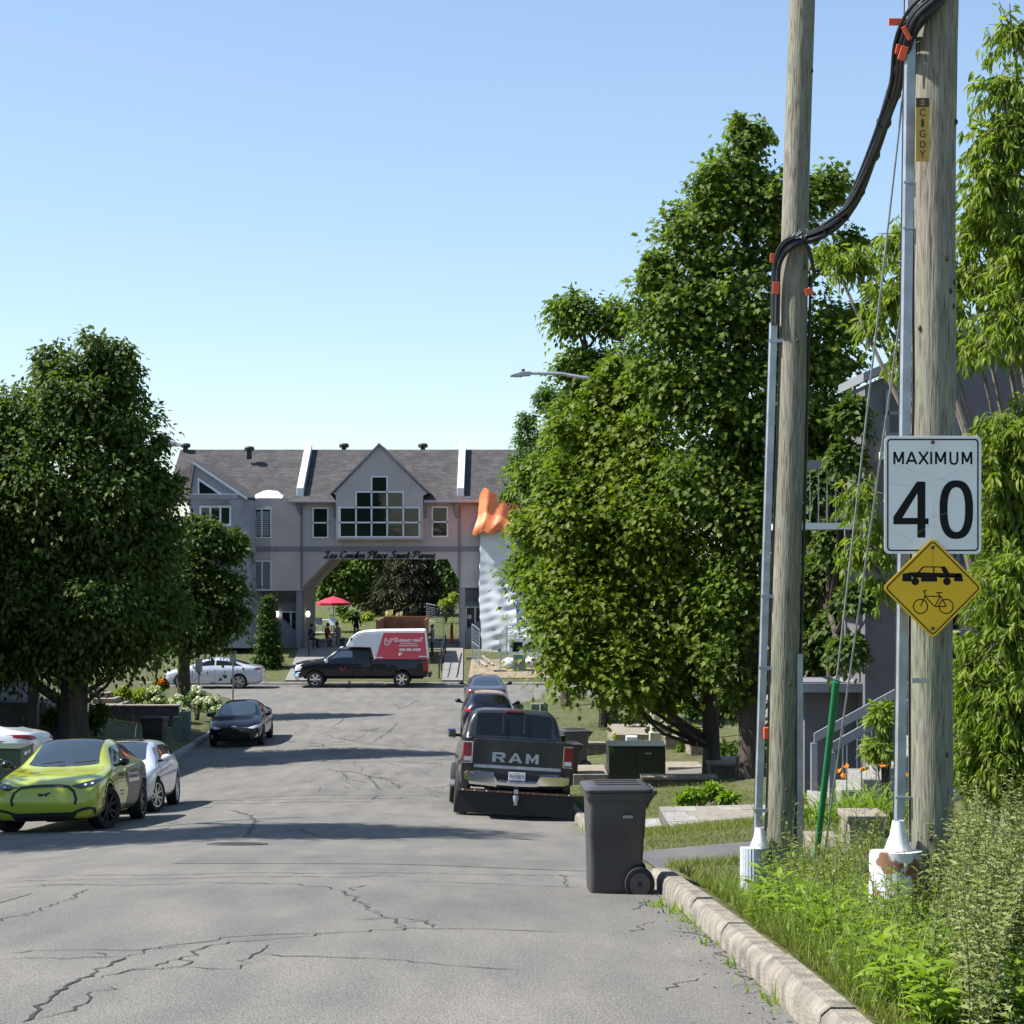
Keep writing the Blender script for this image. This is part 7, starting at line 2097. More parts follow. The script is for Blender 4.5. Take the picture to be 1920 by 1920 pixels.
# gutter tufts
pts = []
for (px, py, n) in ((1235, 1700, 26), (1262, 1712, 30), (1285, 1728, 22), (1300, 1742, 10), (1330, 1770, 10), (1372, 1815, 10), (1405, 1850, 8), (1452, 1885, 14), (1440, 1870, 8), (1470, 1897, 10), (1090, 1560, 16), (1080, 1548, 10)):
    q = on_road(px, py)
    for _ in range(n): pts.append((q.x + random.gauss(0, .05), q.y + random.gauss(0, .08), q.z - .01))
blades('gutter_weed', np.array(pts), .11, .016, 1.0, M['weed'], 'tufts of weed in the gutter along the kerb', cat='weeds')
# stems with leaves
def stem_plants(name, pts, h, nl, size, tmpl, m, label, cat='weeds', lean=.25, kind='stuff', horiz=.8, stem_r=.004, top_taper=.6, width=None, parent=None, low=.12):
    pos, ax, nm, sz = [], [], [], []; mb = MB()
    for p in pts:
        H = h * random.uniform(.7, 1.2); a0 = random.uniform(0, 6.28); lx, ly = random.gauss(0, lean) * H, random.gauss(0, lean) * H
        q = lambda t: (p[0] + lx * t * t, p[1] + ly * t * t, p[2] + H * t)
        mb.tube([q(0), q(.5), q(1)], [stem_r, stem_r * .8, stem_r * .4], 4, caps=False)
        for k in range(nl):
            t = low + (1 - low) * (k + random.random()) / nl; a = a0 + k * 2.4; c = q(t)
            e = random.uniform(.1, .9) * horiz
            ax.append((math.cos(a), math.sin(a), 1.0 - e * 1.1)); nm.append((-.3 * math.cos(a) + random.gauss(0, .25), -.3 * math.sin(a) + random.gauss(0, .25), 1))
            pos.append(c); sz.append(size * random.uniform(.6, 1.15) * (1 - (1 - top_taper) * t))
    o = leaves(name, np.array(pos), np.array(ax), np.array(nm), np.array(sz), tmpl, m, parent, None, kind=kind)
    s = build('stem', mb, M['stem'], o, fix=False)
    if label: o['label'] = label
    if cat: o['category'] = cat
    return o
mg = lambda r, y: 1.0 if r > K0 + .36 + (y - 8.4) * .21 else (.10 if r > K0 + .3 and y < 10 else .0)
stem_plants('mugwort', scatter(780, 7.3, 14.0, K0 + .2, K0 + 2.9, mg), .78, 66, .085, T_LOBED, M['mugwort'], 'dense grey green mugwort filling the lower right corner', lean=.14, horiz=.95, top_taper=.5)
stem_plants('broadleaf_weed', scatter(240, 7.9, 12.6, K0 + .04, K0 + .75), .34, 12, .17, T_LANCE, M['weed'], 'yellow green broad leaved weeds spilling over the near kerb', lean=.2, horiz=1.05, top_taper=.8)
stem_plants('broadleaf_weed', scatter(420, 8.6, 15.8, K0 + .2, K0 + 1.7, clr), .52, 18, .105, T_LANCE, M['tallgrass'], 'mixed narrow leaved weeds between the two poles', lean=.22, horiz=.9)
stem_plants('meadow_stalk', scatter(90, 9.5, 15.6, K0 + .35, K0 + 1.9, clr), .85, 9, .07, T_LANCE, M['tallgrass'], 'thin dry stalks standing above the verge weeds', lean=.2, horiz=.5, low=.45, stem_r=.003)
# tall single weeds that stand out
for px, Y, ptop, lab in ((1610, 13.0, 1455, 'tall leafy goldenrod stem rising in front of the green guy guard'), (1655, 12.6, 1560, 'leaning goldenrod stem in front of the thick pole foot'), (1740, 10.5, 1505, 'arching weed stem crossing in front of the thick pole')):
    x = PXX(px, Y); z = ground_z(x, Y); H = PZ(ptop, Y) - z
    o = stem_plants('goldenrod', [(x, Y, z)], H / .95, 46, .11, T_LANCE, M['tallgrass'], lab, 'weed', lean=.1, kind=None, stem_r=.007, horiz=.9, low=.2)
# lawns: short blades on the strips that can be seen
def lawn(name, label, n, y0, y1, r0, r1, h=.05, m=None):
    def ok(r, y):
        for a, b in DRIVES + LDRIVES:
            if a - .05 < y < b + .05: return 0
        return 1
    return blades(name, scatter(n, y0, y1, r0, r1, ok), h, .008, 1.0, m or M['grass'], label, cat='grass')
lawn('lawn_grass', 'mown grass strip above the asphalt driveway', 16000, 23.65, 27.0, K0, K0 + 4.2, .055)
lawn('lawn_grass', 'small lawn beside the transformer cabinet', 9000, 28.6, 44.2, K0, K0 + 3.2, .07)
lawn('lawn_grass', 'sunny lawn beyond the short driveway on the right', 9000, 50, 79, K0, K0 + 6, .09)
lawn('lawn_grass', 'shaded lawn under the big left maple', 9000, 49, 76, RL - 5, RL - .22, .08)
pts = np.array([(x, y, ground_z(x, y)) for x, y in zip(rng.uniform(-26, 8, 12000), rng.uniform(YF + .3, 103, 12000)) if not (-11.5 < x < -2 )])
blades('lawn_grass', pts, .12, .012, 1.0, M['grass'], 'grass bank in front of the condo building', cat='grass')
pts = np.array([(x, y, ground_z(x, y)) for x, y in zip(rng.uniform(-15, 0, 9000), rng.uniform(115, 140, 9000))])
blades('lawn_grass', pts, .16, .02, 1.0, M['lime_leaf'], 'sunlit courtyard lawn behind the arch', cat='grass')

# --- shrubs and flower beds
def shrub(name, label, lobes, ncl, per, sig, size, m, cat='shrub', tmpl=T_LEAF, group=None, flowers=None):
    b = (lobes[0][0], lobes[0][1], ground_z(lobes[0][0], lobes[0][1]))
    t = thing(name, label, cat, b, group=group)
    pos, ax, nm, c = crown_leaves(lobes, ncl, per, sig, .3, .8, .1, low=.5)
    leaves('foliage', pos, ax, nm, size * rng.uniform(.7, 1.3, len(pos)), tmpl, m, t, b)
    mb = MB()
    for j in rng.choice(len(c), min(14, len(c)), replace=False): mb.tube([(b[0] + random.uniform(-.1, .1), b[1], b[2] - .05), tuple((Vector(b) + Vector(c[j])) / 2), tuple(c[j])], [.015, .01, .005], 4)
    build('stem', mb, M['bark'], t, at=b)
    if flowers:
        fm, nfl, fr, kind = flowers
        for _ in range(nfl):
            l = random.choice(lobes); d = Vector((random.gauss(0, 1), -abs(random.gauss(0, 1)), abs(random.gauss(0, .8)) - .2)).normalized()
            q = np.array([l[0] + d.x * l[3] * 1.02, l[1] + d.y * l[4] * 1.02, l[2] + d.z * l[5] * 1.05])
            k = 34 if kind == 'ball' else 6
            dd = nrmz(rng.normal(size=(k, 3)))
            if kind == 'ball': leaves('flower_head', q + dd * fr * np.array([1, 1, .75]), np.cross(dd, nrmz(rng.normal(size=(k, 3)))), dd, fr * .75, T_LEAF, fm, t, b)
            else:
                dd[:, 2] = np.abs(dd[:, 2]) * .6
                leaves('flower', np.repeat(q[None], k, 0), dd, np.array([0, 0, 1.]) + rng.normal(size=(k, 3)) * .2, fr * 1.6, T_LEAF, fm, t, b)
    return t
Yh = 69.0
for i, (px, py, r, Y, lab, nf) in enumerate(((290, 1303, 27, 71, 'white hydrangea bush nearest the lime ground cover', 16), (332, 1318, 24, 69, 'white hydrangea bush behind the sage pedestal boxes', 18), (368, 1302, 24, 70, 'white hydrangea bush around the thin sign post', 20), (398, 1318, 22, 69, 'white hydrangea bush nearest the black sedan', 20))):
    shrub('hydrangea', lab, [lob(px, py, r, Y), lob(px + 8, py + 14, r * .8, Y - .5)], 46, 16, .13, .13, M['shrub'], 'hydrangea', group='white hydrangeas at the left corner', flowers=(M['petal_white'], nf, .095, 'ball'))
shrub('ground_cover', 'lime green spreading shrub lit by the sun at the left corner', [lob(235, 1298, 24, 71, kz=.8), lob(262, 1300, 24, 71, kz=.8), lob(215, 1304, 18, 71, kz=.7), lob(285, 1296, 20, 72)], 110, 18, .14, .13, M['lime_leaf'])
shrub('lily_clump', 'clump of orange lilies between the lime shrub and the silver sedan', [lob(303, 1282, 15, 73)], 30, 12, .12, .16, M['shrub'], 'lilies', flowers=(M['petal_orange'], 16, .09, 'star'))
for lab, px, py, r, Y in (('dark leafy shrub left of the big maple trunk', 98, 1345, 26, 58.5), ('dark leafy shrub right of the big maple trunk', 178, 1345, 30, 59), ('dark shrub at the foot of the left house steps', 130, 1365, 22, 60.5)):
    shrub('shrub', lab, [lob(px, py, r, Y), lob(px + 10, py - 14, r * .7, Y + .4)], 60, 16, .16, .16, M['maple_dark'], group='dark shrubs round the big left maple')
shrub('cedar_hedge', 'clipped dark hedge at the left edge above the transformer cabinet', [lob(-8, 1400, 30, 43.5), lob(-15, 1420, 40, 43.5)], 90, 20, .10, .09, M['cedar'], 'hedge')
shrub('ground_cover', 'light green leafy ground cover at the edge of the paved walkway', [lob(1300, 1488, 22, 29.5, kz=.7), lob(1335, 1482, 26, 29.8, kz=.7), lob(1365, 1492, 20, 29.3, kz=.7), lob(1285, 1495, 16, 29.2, kz=.7)], 150, 12, .09, .10, M['weed'], tmpl=T_LEAF)
shrub('golden_shrub', 'golden yellow shrub beside the lamp post', [lob(1256, 1338, 22, 58), lob(1266, 1322, 16, 58.5)], 50, 16, .14, .13, M['lime_leaf'])
shrub('pale_ground_cover', 'pale variegated ground cover on the low stone wall', [lob(1278, 1366, 20, 56.5, kz=.7), lob(1305, 1366, 18, 56.5, kz=.7)], 60, 16, .12, .12, M['pale_leaf'])
shrub('dark_shrub', 'dark low shrub left of the lamp post', [lob(1205, 1338, 22, 60), lob(1180, 1345, 15, 60)], 50, 14, .14, .14, M['maple_dark'])
shrub('elder_shrub', 'pale green shrub growing beside the steps of the right house', [lob(1660, 1340, 34, 22, kz=1.2), lob(1650, 1400, 36, 22)], 110, 12, .10, .12, M['elder'], tmpl=T_LANCE)
for lab, px, py, r, Y, m in (('leafy green shrub under the maples, nearest the white utility box', 1290, 1400, 26, 52, 'shrub'), ('dark shrub between the two maple trunks', 1368, 1405, 26, 47, 'maple_dark'), ('bushy shrub right of the thicker maple trunk', 1440, 1395, 34, 44, 'shrub'),
                             ('tall dark shrub by the beige house behind the maples', 1480, 1330, 50, 46, 'maple_dark'), ('light green shrub beyond the lamp post on the sunny lawn', 1300, 1325, 30, 64, 'shrub'), ('dark rounded shrub beyond the lamp post on the sunny lawn', 1350, 1320, 36, 62, 'maple_dark')):
    shrub('shrub', lab, [lob(px, py, r, Y), lob(px + r * .6, py + r * .35, r * .75, Y - .3)], 90, 16, .17, .14, M[m])
# daylily clump by the steps: arching blades
def blade_clump(label, c, n, h, m, fl=0):
    t = thing('daylily', label, 'daylilies', c)
    pts = np.array(c) + rng.normal(size=(n, 3)) * np.array([.28, .22, 0])
    a = rng.uniform(0, 6.28, n); ln = rng.uniform(.3, 1.3, n)
    ax = np.stack([np.cos(a) * ln, np.sin(a) * ln, np.ones(n)], 1)
    nm = np.stack([-np.cos(a), -np.sin(a), np.full(n, .4)], 1)
    tm = (T_BLADE[0] * np.array([1, 1, 2.6]), T_BLADE[1])
    leaves('foliage', pts, ax, nm, h * rng.uniform(.7, 1.2, n), tm, m, t, c, width=.022)
    for _ in range(fl):
        q = np.array(c) + np.array([random.gauss(0, .3), random.gauss(0, .2) - .1, h * random.uniform(.9, 1.15)])
        dd = nrmz(rng.normal(size=(6, 3))); dd[:, 2] = np.abs(dd[:, 2]) * .8
        leaves('flower', np.repeat(q[None], 6, 0), dd, np.array([0, 0, 1.]) + rng.normal(size=(6, 3)) * .3, .07, T_LEAF, M['petal_orange'], t, c)
blade_clump('clump of arching daylily leaves with a few orange flowers beside the steps', P(1625, 1545, 19.5), 420, .52, M['weed'], 6)
# ================================================================ front yards and houses
def slab_thing(name, label, cat, x0, x1, y0, y1, z0, z1, m, cap=None, pieces=None, pm=None, group=None):
    """low stone wall or step: courses of stones with recessed joints, capped"""
    b = ((x0 + x1) / 2, (y0 + y1) / 2, z0)
    t = thing(name, label, cat, b, group=group)
    zt = z1 - (.07 if cap else 0)
    if pieces:
        ch, ln = pieces; nrow = max(1, int(round((zt - z0) / ch))); hh = (zt - z0) / nrow
        build('core', MB().box(x0 + .02, x1 - .02, y0 + .02, y1 - .02, z0, zt - .004), M['darkstone'], t, at=b)
        for r_ in range(nrow):
            x = x0 - (random.uniform(0, ln * .6))
            while x < x1 - .03:
                e = x + ln * random.uniform(.7, 1.3); a, c = max(x, x0), min(e, x1)
                if c - a > .05:
                    d = random.uniform(-.008, .012)
                    build('stone', MB().box(a + .004, c - .004, y0 - d, y0 + .12, z0 + r_ * hh + .003, z0 + (r_ + 1) * hh - .003), m, t, at=b, bevel=.008)
                x = e
            y = y0 + .125
            while y < y1 - .03:
                e = min(y + ln * random.uniform(.7, 1.3), y1)
                d = random.uniform(-.008, .012)
                build('stone', MB().box(x0 - d, x0 + .12, y + .004, e - .004, z0 + r_ * hh + .003, z0 + (r_ + 1) * hh - .003), m, t, at=b, bevel=.008)
                y = e
    else: build('core', MB().box(x0, x1, y0, y1, z0, zt), m, t, at=b, bevel=.012)
    if cap:
        x = x0 - .03
        n = max(1, int(round((x1 - x0) / .6)))
        for i in range(n):
            a = x0 - .03 + (x1 - x0 + .06) * i / n; c = x0 - .03 + (x1 - x0 + .06) * (i + 1) / n
            build('cap_stone', MB().box(a + .003, c - .003, y0 - .03, y1 + .02, zt + .001, z1 + random.uniform(-.003, .003)), cap, t, at=b, bevel=.012)
    return t
def X(px, Y): return PXX(px, Y)
def Z(py, Y): return PZ(py, Y)
# paved walkway with a step, nearest walk on the right
Yw0, Yw1 = 26.6, 29.0
def paved(name, label, x0, x1, y0, y1, z0, z1, nx, ny, m=None, border=True):
    """sloping paved surface: every paver a piece of its own"""
    b = ((x0 + x1) / 2, (y0 + y1) / 2, z0)
    root = thing(name, label, None, b); root['kind'] = 'structure'
    build('bed', MB().add([(x0, y0, z0 - .3), (x1, y0, z1 - .3), (x1, y1, z1 - .3), (x0, y1, z0 - .3), (x0, y0, z0 - .012), (x1, y0, z1 - .012), (x1, y1, z1 - .012), (x0, y1, z0 - .012)],
          [(3, 2, 1, 0), (4, 5, 6, 7), (0, 1, 5, 4), (1, 2, 6, 5), (2, 3, 7, 6), (3, 0, 4, 7)]), M['darkstone'], root, at=b)
    for j in range(ny):
        ya, yb = y0 + (y1 - y0) * j / ny, y0 + (y1 - y0) * (j + 1) / ny
        off = random.random()
        xs_ = sorted([0] + [min(max((i + off) / nx, 0), 1) for i in range(nx)] + [1])
        for i in range(len(xs_) - 1):
            if xs_[i + 1] - xs_[i] < .01: continue
            a, c = x0 + (x1 - x0) * xs_[i], x0 + (x1 - x0) * xs_[i + 1]
            za, zb = z0 + (z1 - z0) * xs_[i], z0 + (z1 - z0) * xs_[i + 1]; q = random.uniform(-.003, .003); g = .005
            build('paver', MB().add([(a + g, ya + g, za - .05), (c - g, ya + g, zb - .05), (c - g, yb - g, zb - .05), (a + g, yb - g, za - .05), (a + g, ya + g, za + q), (c - g, ya + g, zb + q), (c - g, yb - g, zb + q), (a + g, yb - g, za + q)],
                  [(3, 2, 1, 0), (4, 5, 6, 7), (0, 1, 5, 4), (1, 2, 6, 5), (2, 3, 7, 6), (3, 0, 4, 7)]), random.choice((m or M['paver'], M['paver'], M['greyconc'])), root, at=b)
    return root
x0 = X(1258, 26.6)
paved('walkway', 'low paved walkway strip level with the lawn', XR(RR + .25, 28), x0 - .02, 26.7, 28.6, ground_z(XR(RR + .3, 28), 28) + .01, ground_z(x0, 28) + .0, 3, 3)
zt = Z(1546, 26.6) + .11
paved('walkway', 'raised paved walkway leading to the steps of the right house', x0, X(1590, 27.5), 26.7, 28.8, ground_z(x0, 28) + .14, ground_z(x0, 28) + .2, 8, 4)
slab_thing('garden_edging', 'low stone edging with a flat cap behind the wheelie bin lid', 'stone edging', X(1205, 40), X(1345, 40), 40, 40.5, ground_z(X(1270, 40), 40) - .1, Z(1456, 40), M['darkstone'], M['stone'], (.16, .4))
slab_thing('stone_planter', 'dark stone planter between the two maple trunks', 'planter', X(1332, 41.2), X(1392, 41.2), 41.2, 42.6, ground_z(X(1370, 41), 41) - .1, Z(1431, 41.2), M['darkstone'], M['stone'], (.18, .35))
for lab, a, b_, Y, dY, t_, pieces in (('beige concrete landing right of the transformer cabinet', 1252, 1318, 47.5, 1.2, 1438, None), ('stone retaining wall with a flat cap beside the lamp post', 1248, 1318, 53.0, .5, 1381, (.2, .45)), ('stepped stone wall right of the capped retaining wall', 1295, 1345, 50.2, 1.6, 1393, (.2, .4)),
                                  ('broad beige step leading up behind the lamp post', 1150, 1222, 57.5, 3.5, 1377, None), ('upper beige step behind the lamp post', 1197, 1260, 61.2, 1.0, 1362, None), ('low dark kerb wall in front of the white utility box', 1098, 1240, 53.6, .25, 1392, (.14, .5)), ('pale flagstone beside the transformer cabinet', 1075, 1140, 44.8, 2.0, 1452, None)):
    slab_thing('stone_step' if pieces is None else 'stone_wall', lab, 'step' if pieces is None else 'stone wall', X(a, Y), X(b_, Y), Y, Y + dY, min(ground_z(X(a, Y), Y), ground_z(X(b_, Y), Y)) - .25, Z(t_, Y), M['stone'] if 'dark' not in lab else M['darkstone'], M['stone'] if pieces else None, pieces)
slab_thing('garden_edging', 'short stone block wall by the daylilies', 'stone edging', X(1592, 18.4), X(1660, 18.4), 18.4, 18.9, ground_z(X(1620, 18.4), 18.4) - .1, Z(1528, 18.4), M['stone'], M['stone'], (.14, .3))
slab_thing('stone_step', 'flat stone step below the short block wall', 'step', X(1535, 19.4), X(1600, 19.4), 19.4, 20.6, ground_z(X(1560, 19.4), 19.4) - .2, ground_z(X(1560, 19.4), 19.4) + .1, M['stone'], None)
# ---------------- right house: dark stucco, side wall towards us, porch and steps towards the street
YH = 30.0
hx0 = X(1622, YH); hzT = Z(722, YH)
hb = (hx0, YH, ground_z(hx0, YH))
M['dark_stucco'] = mat('dark_stucco', (.145, .138, .15), .95, var=.1, vscale=1.5, bump=.7, bscale=60)
hs = thing('stucco_house', 'dark grey stucco house with stairs and balcony behind the speed limit sign', 'house', hb)
def hp(name, mb, m, parent=hs, **k): return build(name, mb, m, parent, at=hb, **k)
xe = hx0 + 9; zr_ = hzT + (X(1715, YH) - X(1622, YH)) * .62
apx = hx0 + 3.2; apz = hzT + 3.2 * .42
hp('wall', MB().prism([(hx0, hb[2] - .6), (hx0, hzT), (apx, apz), (xe, apz - 1.2), (xe, hb[2] - .6)], YH, YH + 1.9), M['dark_stucco'])
hp('wall_return', MB().box(hx0 + .9, hx0 + 1.2, YH - .6, YH - .003, hb[2] - .4, hzT - .3), M['dark_stucco'])
mb = MB()
for (a, za), (c, zc2) in (((hx0 - .08, hzT + .03), (apx, apz + .09)), ((apx, apz + .09), (xe + .3, apz - 1.25))):
    mb.add([(a, YH - .3, za), (c, YH - .3, zc2), (c, YH + 2.0, zc2), (a, YH + 2.0, za), (a, YH - .3, za + .14), (c, YH - .3, zc2 + .14), (c, YH + 2.0, zc2 + .14), (a, YH + 2.0, za + .14)],
           [(3, 2, 1, 0), (4, 5, 6, 7), (0, 1, 5, 4), (1, 2, 6, 5), (2, 3, 7, 6), (3, 0, 4, 7)])
hp('roof', mb, mat('grey_metal_roof', (.22, .23, .24), .6))
window(hs, hb, X(1663, YH), X(1690, YH), Z(815, YH), Z(735, YH), YH, 1, 2, fw=.06, glass=M['tint'], fmat=M['trim'])
window(hs, hb, X(1800, YH), X(1836, YH), Z(1035, YH), Z(960, YH), YH, 2, 1, fw=.06, glass=M['tint'], fmat=M['trim'])
hp('downspout', MB().tube([(X(1792, YH), YH - .06, hzT - .2), (X(1792, YH), YH - .06, hb[2] + .3)], .05, 6), M['trim'])
hp('wall_light', MB().box(X(1648, YH), X(1662, YH), YH - .12, YH - .003, Z(862, YH), Z(848, YH)), M['white'])
# porch on the street side: posts, balcony, railings
px0, px1 = hx0 - 1.15, hx0 - .004
yp0, yp1 = YH + .3, YH + 1.8
hp('balcony_floor', MB().box(px0 - .1, px1, yp0 - .1, yp1, Z(992, YH), Z(980, YH)), M['white_metal'])
hp('porch_floor', MB().box(px0 - .1, px1, yp0 - .1, yp1, Z(1300, YH), Z(1283, YH)), M['trim'])
hp('porch_wall', MB().box(px0 + .3, px1, yp0 + .4, yp1 - .1, hb[2] - .5, Z(1300, YH) - .003), M['dark_stucco'])
for y in (yp0 + .05, yp1 - .2):
    hp('post', MB().box(px0, px0 + .16, y, y + .16, Z(1283, YH) + .002, Z(992, YH) - .002), M['trim'])
    hp('post', MB().box(px0, px0 + .16, y, y + .16, Z(980, YH) + .002, Z(850, YH)), M['trim'])
def railing(p0, p1, h, n, parent=hs, m=None, at=hb, name='railing', th=.05):
    """sloping hand rail with its balusters as pieces"""
    p0, p1 = Vector(p0), Vector(p1); m = m or M['trim']
    mb = MB(); d = (p1 - p0); nn = Vector((-d.y, d.x, 0)).normalized() * th
    up = Vector((0, 0, h)); e = Vector((0, 0, .14))
    q = [p0 + up - nn * .5, p1 + up - nn * .5, p1 + up + nn * .5, p0 + up + nn * .5]
    mb.add([tuple(v - e) for v in q] + [tuple(v) for v in q], [(3, 2, 1, 0), (4, 5, 6, 7), (0, 1, 5, 4), (1, 2, 6, 5), (2, 3, 7, 6), (3, 0, 4, 7)])
    for b_ in (p0, p1): mb.box(b_.x - .045, b_.x + .045, b_.y - .045, b_.y + .045, b_.z, b_.z + h - .145)
    r_ = build(name, mb, m, parent, at=at)
    bal = MB().tube([(0, 0, 0), (0, 0, h - .15)], .010, 5); me0 = None
    for i in range(1, n):
        p = p0.lerp(p1, i / n)
        if me0 is None: o = build('baluster', bal, M['steel'], r_); me0 = o.data
        else: o = link('baluster', me0, r_)
        o.location = (p.x - at[0], p.y - at[1], p.z - at[2])
    return r_
railing((px0 + .05, yp0, Z(980, YH)), (px0 + .05, yp1, Z(980, YH)), 1.0, 22)
railing((px0 + .05, yp0, Z(980, YH)), (px1, yp0, Z(980, YH)), 1.0, 8)
railing((px0 + .05, yp0, Z(1283, YH)), (px0 + .05, yp1, Z(1283, YH)), 1.0, 14)
# concrete stairs rising to the right towards the porch
sx0, sz0 = X(1535, 27.2), ground_z(X(1535, 27.2), 27.2)
nst = 7; run, rise = .29, .165
for i in range(nst):
    hp('stair_step', MB().box(sx0 + i * run, sx0 + nst * run + .6, 26.9, 28.3, sz0 + i * rise - (.3 if i == 0 else 0) + .002, sz0 + (i + 1) * rise), M['greyconc'], bevel=.01)
hp('stair_landing', MB().box(sx0 + nst * run + .605, sx0 + nst * run + 2.2, 26.9, 29.9, sz0, sz0 + nst * rise + .01), M['greyconc'])
railing((sx0 + .15, 26.95, sz0 + rise * .6), (sx0 + nst * run, 26.95, sz0 + nst * rise), .92, 9)
railing((sx0 + .10, 28.25, sz0 + rise * .6), (sx0 + nst * run, 28.25, sz0 + nst * rise), .92, 9)
# house numbers
yn = YH - .62
pb = hp('number_plate', MB().box(X(1806, yn), X(1845, yn), yn, yn + .02, Z(1090, yn), Z(1071, yn)), M['white'])
mb = MB(); put_text(mb, '202', .21, .115, (X(1829, yn), yn - .002, Z(1080.5, yn)), bold=.015)
build('number', mb, M['ink'], pb, at=hb, fix=False)
pb = hp('number_plate', MB().box(X(1806, yn), X(1845, yn), yn, yn + .02, Z(1114, yn), Z(1094, yn)), M['white'])
mb = MB(); put_text(mb, '8', .07, .115, (X(1838, yn), yn - .002, Z(1104, yn)), bold=.015)
build('number', mb, M['ink'], pb, at=hb, fix=False)
hp('plate_board', MB().box(X(1800, yn), X(1850, yn), yn + .022, YH - .004, Z(1300, yn), Z(1060, yn)), M['dark_stucco'])
# ---------------- next house on the right, mostly behind the maples
b2h = (X(1560, 46), 46, ground_z(X(1560, 46), 46))
h2 = thing('beige_house', 'beige house with a pale roof behind the maples on the right', 'house', b2h)
xa = X(1562, 46); M['beige_stucco'] = mat('beige_stucco', (.36, .31, .26), .95, var=.08, vscale=1.5, bump=.4)
build('wall', MB().box(xa, xa + 9, 46, 58, b2h[2] - .5, Z(832, 46)), M['beige_stucco'], h2, at=b2h)
mb = MB(); za = Z(838, 46)
mb.add([(xa - .9, 45.5, za), (xa + 4, 45.5, za + 2.5), (xa + 4, 58.5, za + 2.5), (xa - .9, 58.5, za), (xa - .9, 45.5, za - .16), (xa + 4, 45.5, za + 2.34), (xa + 4, 58.5, za + 2.34), (xa - .9, 58.5, za - .16)], [(3, 2, 1, 0), (4, 5, 6, 7), (0, 1, 5, 4), (1, 2, 6, 5), (2, 3, 7, 6), (3, 0, 4, 7)])
build('roof', mb, shingle_mat('pale_shingles', (.30, .31, .33), (.40, .41, .43)), h2, at=b2h)
build('gutter', MB().box(xa - 1.0, xa - .901, 45.5, 58.5, za - .15, za - .01), M['white_metal'], h2, at=b2h)
window(h2, b2h, xa + .35, xa + .75, Z(1000, 46), Z(872, 46), 46, 1, 2, fw=.07)
for k in range(3):
    y0 = 47.5 + k * 3.4
    build('porch_post', MB().box(xa - .75, xa - .6, y0, y0 + .15, b2h[2] + 1.2, za - .17), M['beige_stucco'], h2, at=b2h)
build('porch_floor', MB().box(xa - .9, xa - .004, 46.8, 57, b2h[2] - .3, b2h[2] + 1.2), M['greyconc'], h2, at=b2h)
railing((xa - .8, 47, b2h[2] + 1.2), (xa - .8, 56.5, b2h[2] + 1.2), .95, 30, h2, M['beige_stucco'], b2h)
# ---------------- left house: steps with railings, partly behind the big maple
xf = -16.6
b3 = (xf, 58, ground_z(xf, 58))
h3 = thing('grey_house', 'grey terraced house with wooden stair rails behind the big left maple', 'house', b3)
zt3 = b3[2] + 8.3
build('wall', MB().box(xf - 10, xf, 50.5, 66, b3[2] - .8, zt3), M['stucco'], h3, at=b3)
mb = MB(); mb.prism([(xf + .5, zt3 - .1), (xf - 5, zt3 + 2.6), (xf - 10.5, zt3 - .1), (xf - 10.5, zt3 + .08), (xf - 5, zt3 + 2.8), (xf + .5, zt3 + .08)], 50.1, 66.4)
build('roof', mb, M['shingle'], h3, at=b3)
for y0, z0, z1 in ((54, 4.6, 6.4), (61.5, 4.6, 6.6), (63.4, 1.2, 3.1)):
    fr = build('window', MB().box(xf + .002, xf + .06, y0, y0 + 1.6, b3[2] + z0, b3[2] + z1), M['white_metal'], h3, at=b3)
    build('pane', MB().box(xf + .061, xf + .075, y0 + .08, y0 + .76, b3[2] + z0 + .08, b3[2] + z1 - .08), M['wglass'], fr, at=b3)
    build('pane', MB().box(xf + .061, xf + .075, y0 + .84, y0 + 1.52, b3[2] + z0 + .08, b3[2] + z1 - .08), M['wglass'], fr, at=b3)
build('balcony', MB().box(xf + .003, xf + 1.5, 58.5, 65, b3[2] + 2.9, b3[2] + 3.1), M['white_metal'], h3, at=b3)
build('corner_post', MB().box(xf + 1.2, xf + 1.5, 64.6, 64.9, b3[2] - .3, b3[2] + 2.898), M['trim'], h3, at=b3)
build('corner_post', MB().box(xf + 1.2, xf + 1.5, 60.2, 60.5, b3[2] - .3, b3[2] + 2.898), M['trim'], h3, at=b3)
railing((xf + 1.45, 58.5, b3[2] + 3.1), (xf + 1.45, 65, b3[2] + 3.1), 1.0, 24, h3, M['trim'], b3)
for i in range(6):
    build('stair_step', MB().box(xf + .01, xf + 3.2 - i * .3, 60.6, 62.2, ground_z(xf + 3, 61) + i * .17 - (.4 if i == 0 else 0) + .002, ground_z(xf + 3, 61) + (i + 1) * .17), M['greyconc'], h3, at=b3)
zg = ground_z(xf + 3, 61)
railing((xf + 3.1, 60.65, zg + .17), (xf + 1.4, 60.65, zg + 1.1), .95, 10, h3, M['trim'], b3)
railing((xf + 3.1, 62.1, zg + .17), (xf + 1.4, 62.1, zg + 1.1), .95, 10, h3, M['trim'], b3)
# retaining wall, steps and edging on the left lawn
Yr = 66.5
zr2 = Z(1322, Yr)
slab_thing('retaining_wall', 'low dark retaining wall below the hydrangeas on the left lawn', 'retaining wall', X(198, Yr), X(335, Yr), Yr, Yr + .35, ground_z(X(330, Yr), Yr) - .3, zr2, M['darkstone'], M['stone'], (.2, .7))
for i in range(4):
    slab_thing('stone_step', ('bottom', 'second', 'third', 'top')[i] + ' pale step of the garden steps behind the big left maple', 'step', X(172 - i * 4, 68), X(226 - i * 16, 68), 68 + i * .45, 69.6, Z(1322, 68) - .3, Z(1321 - i * 11, 68 + i * .45), M['stone'], None)
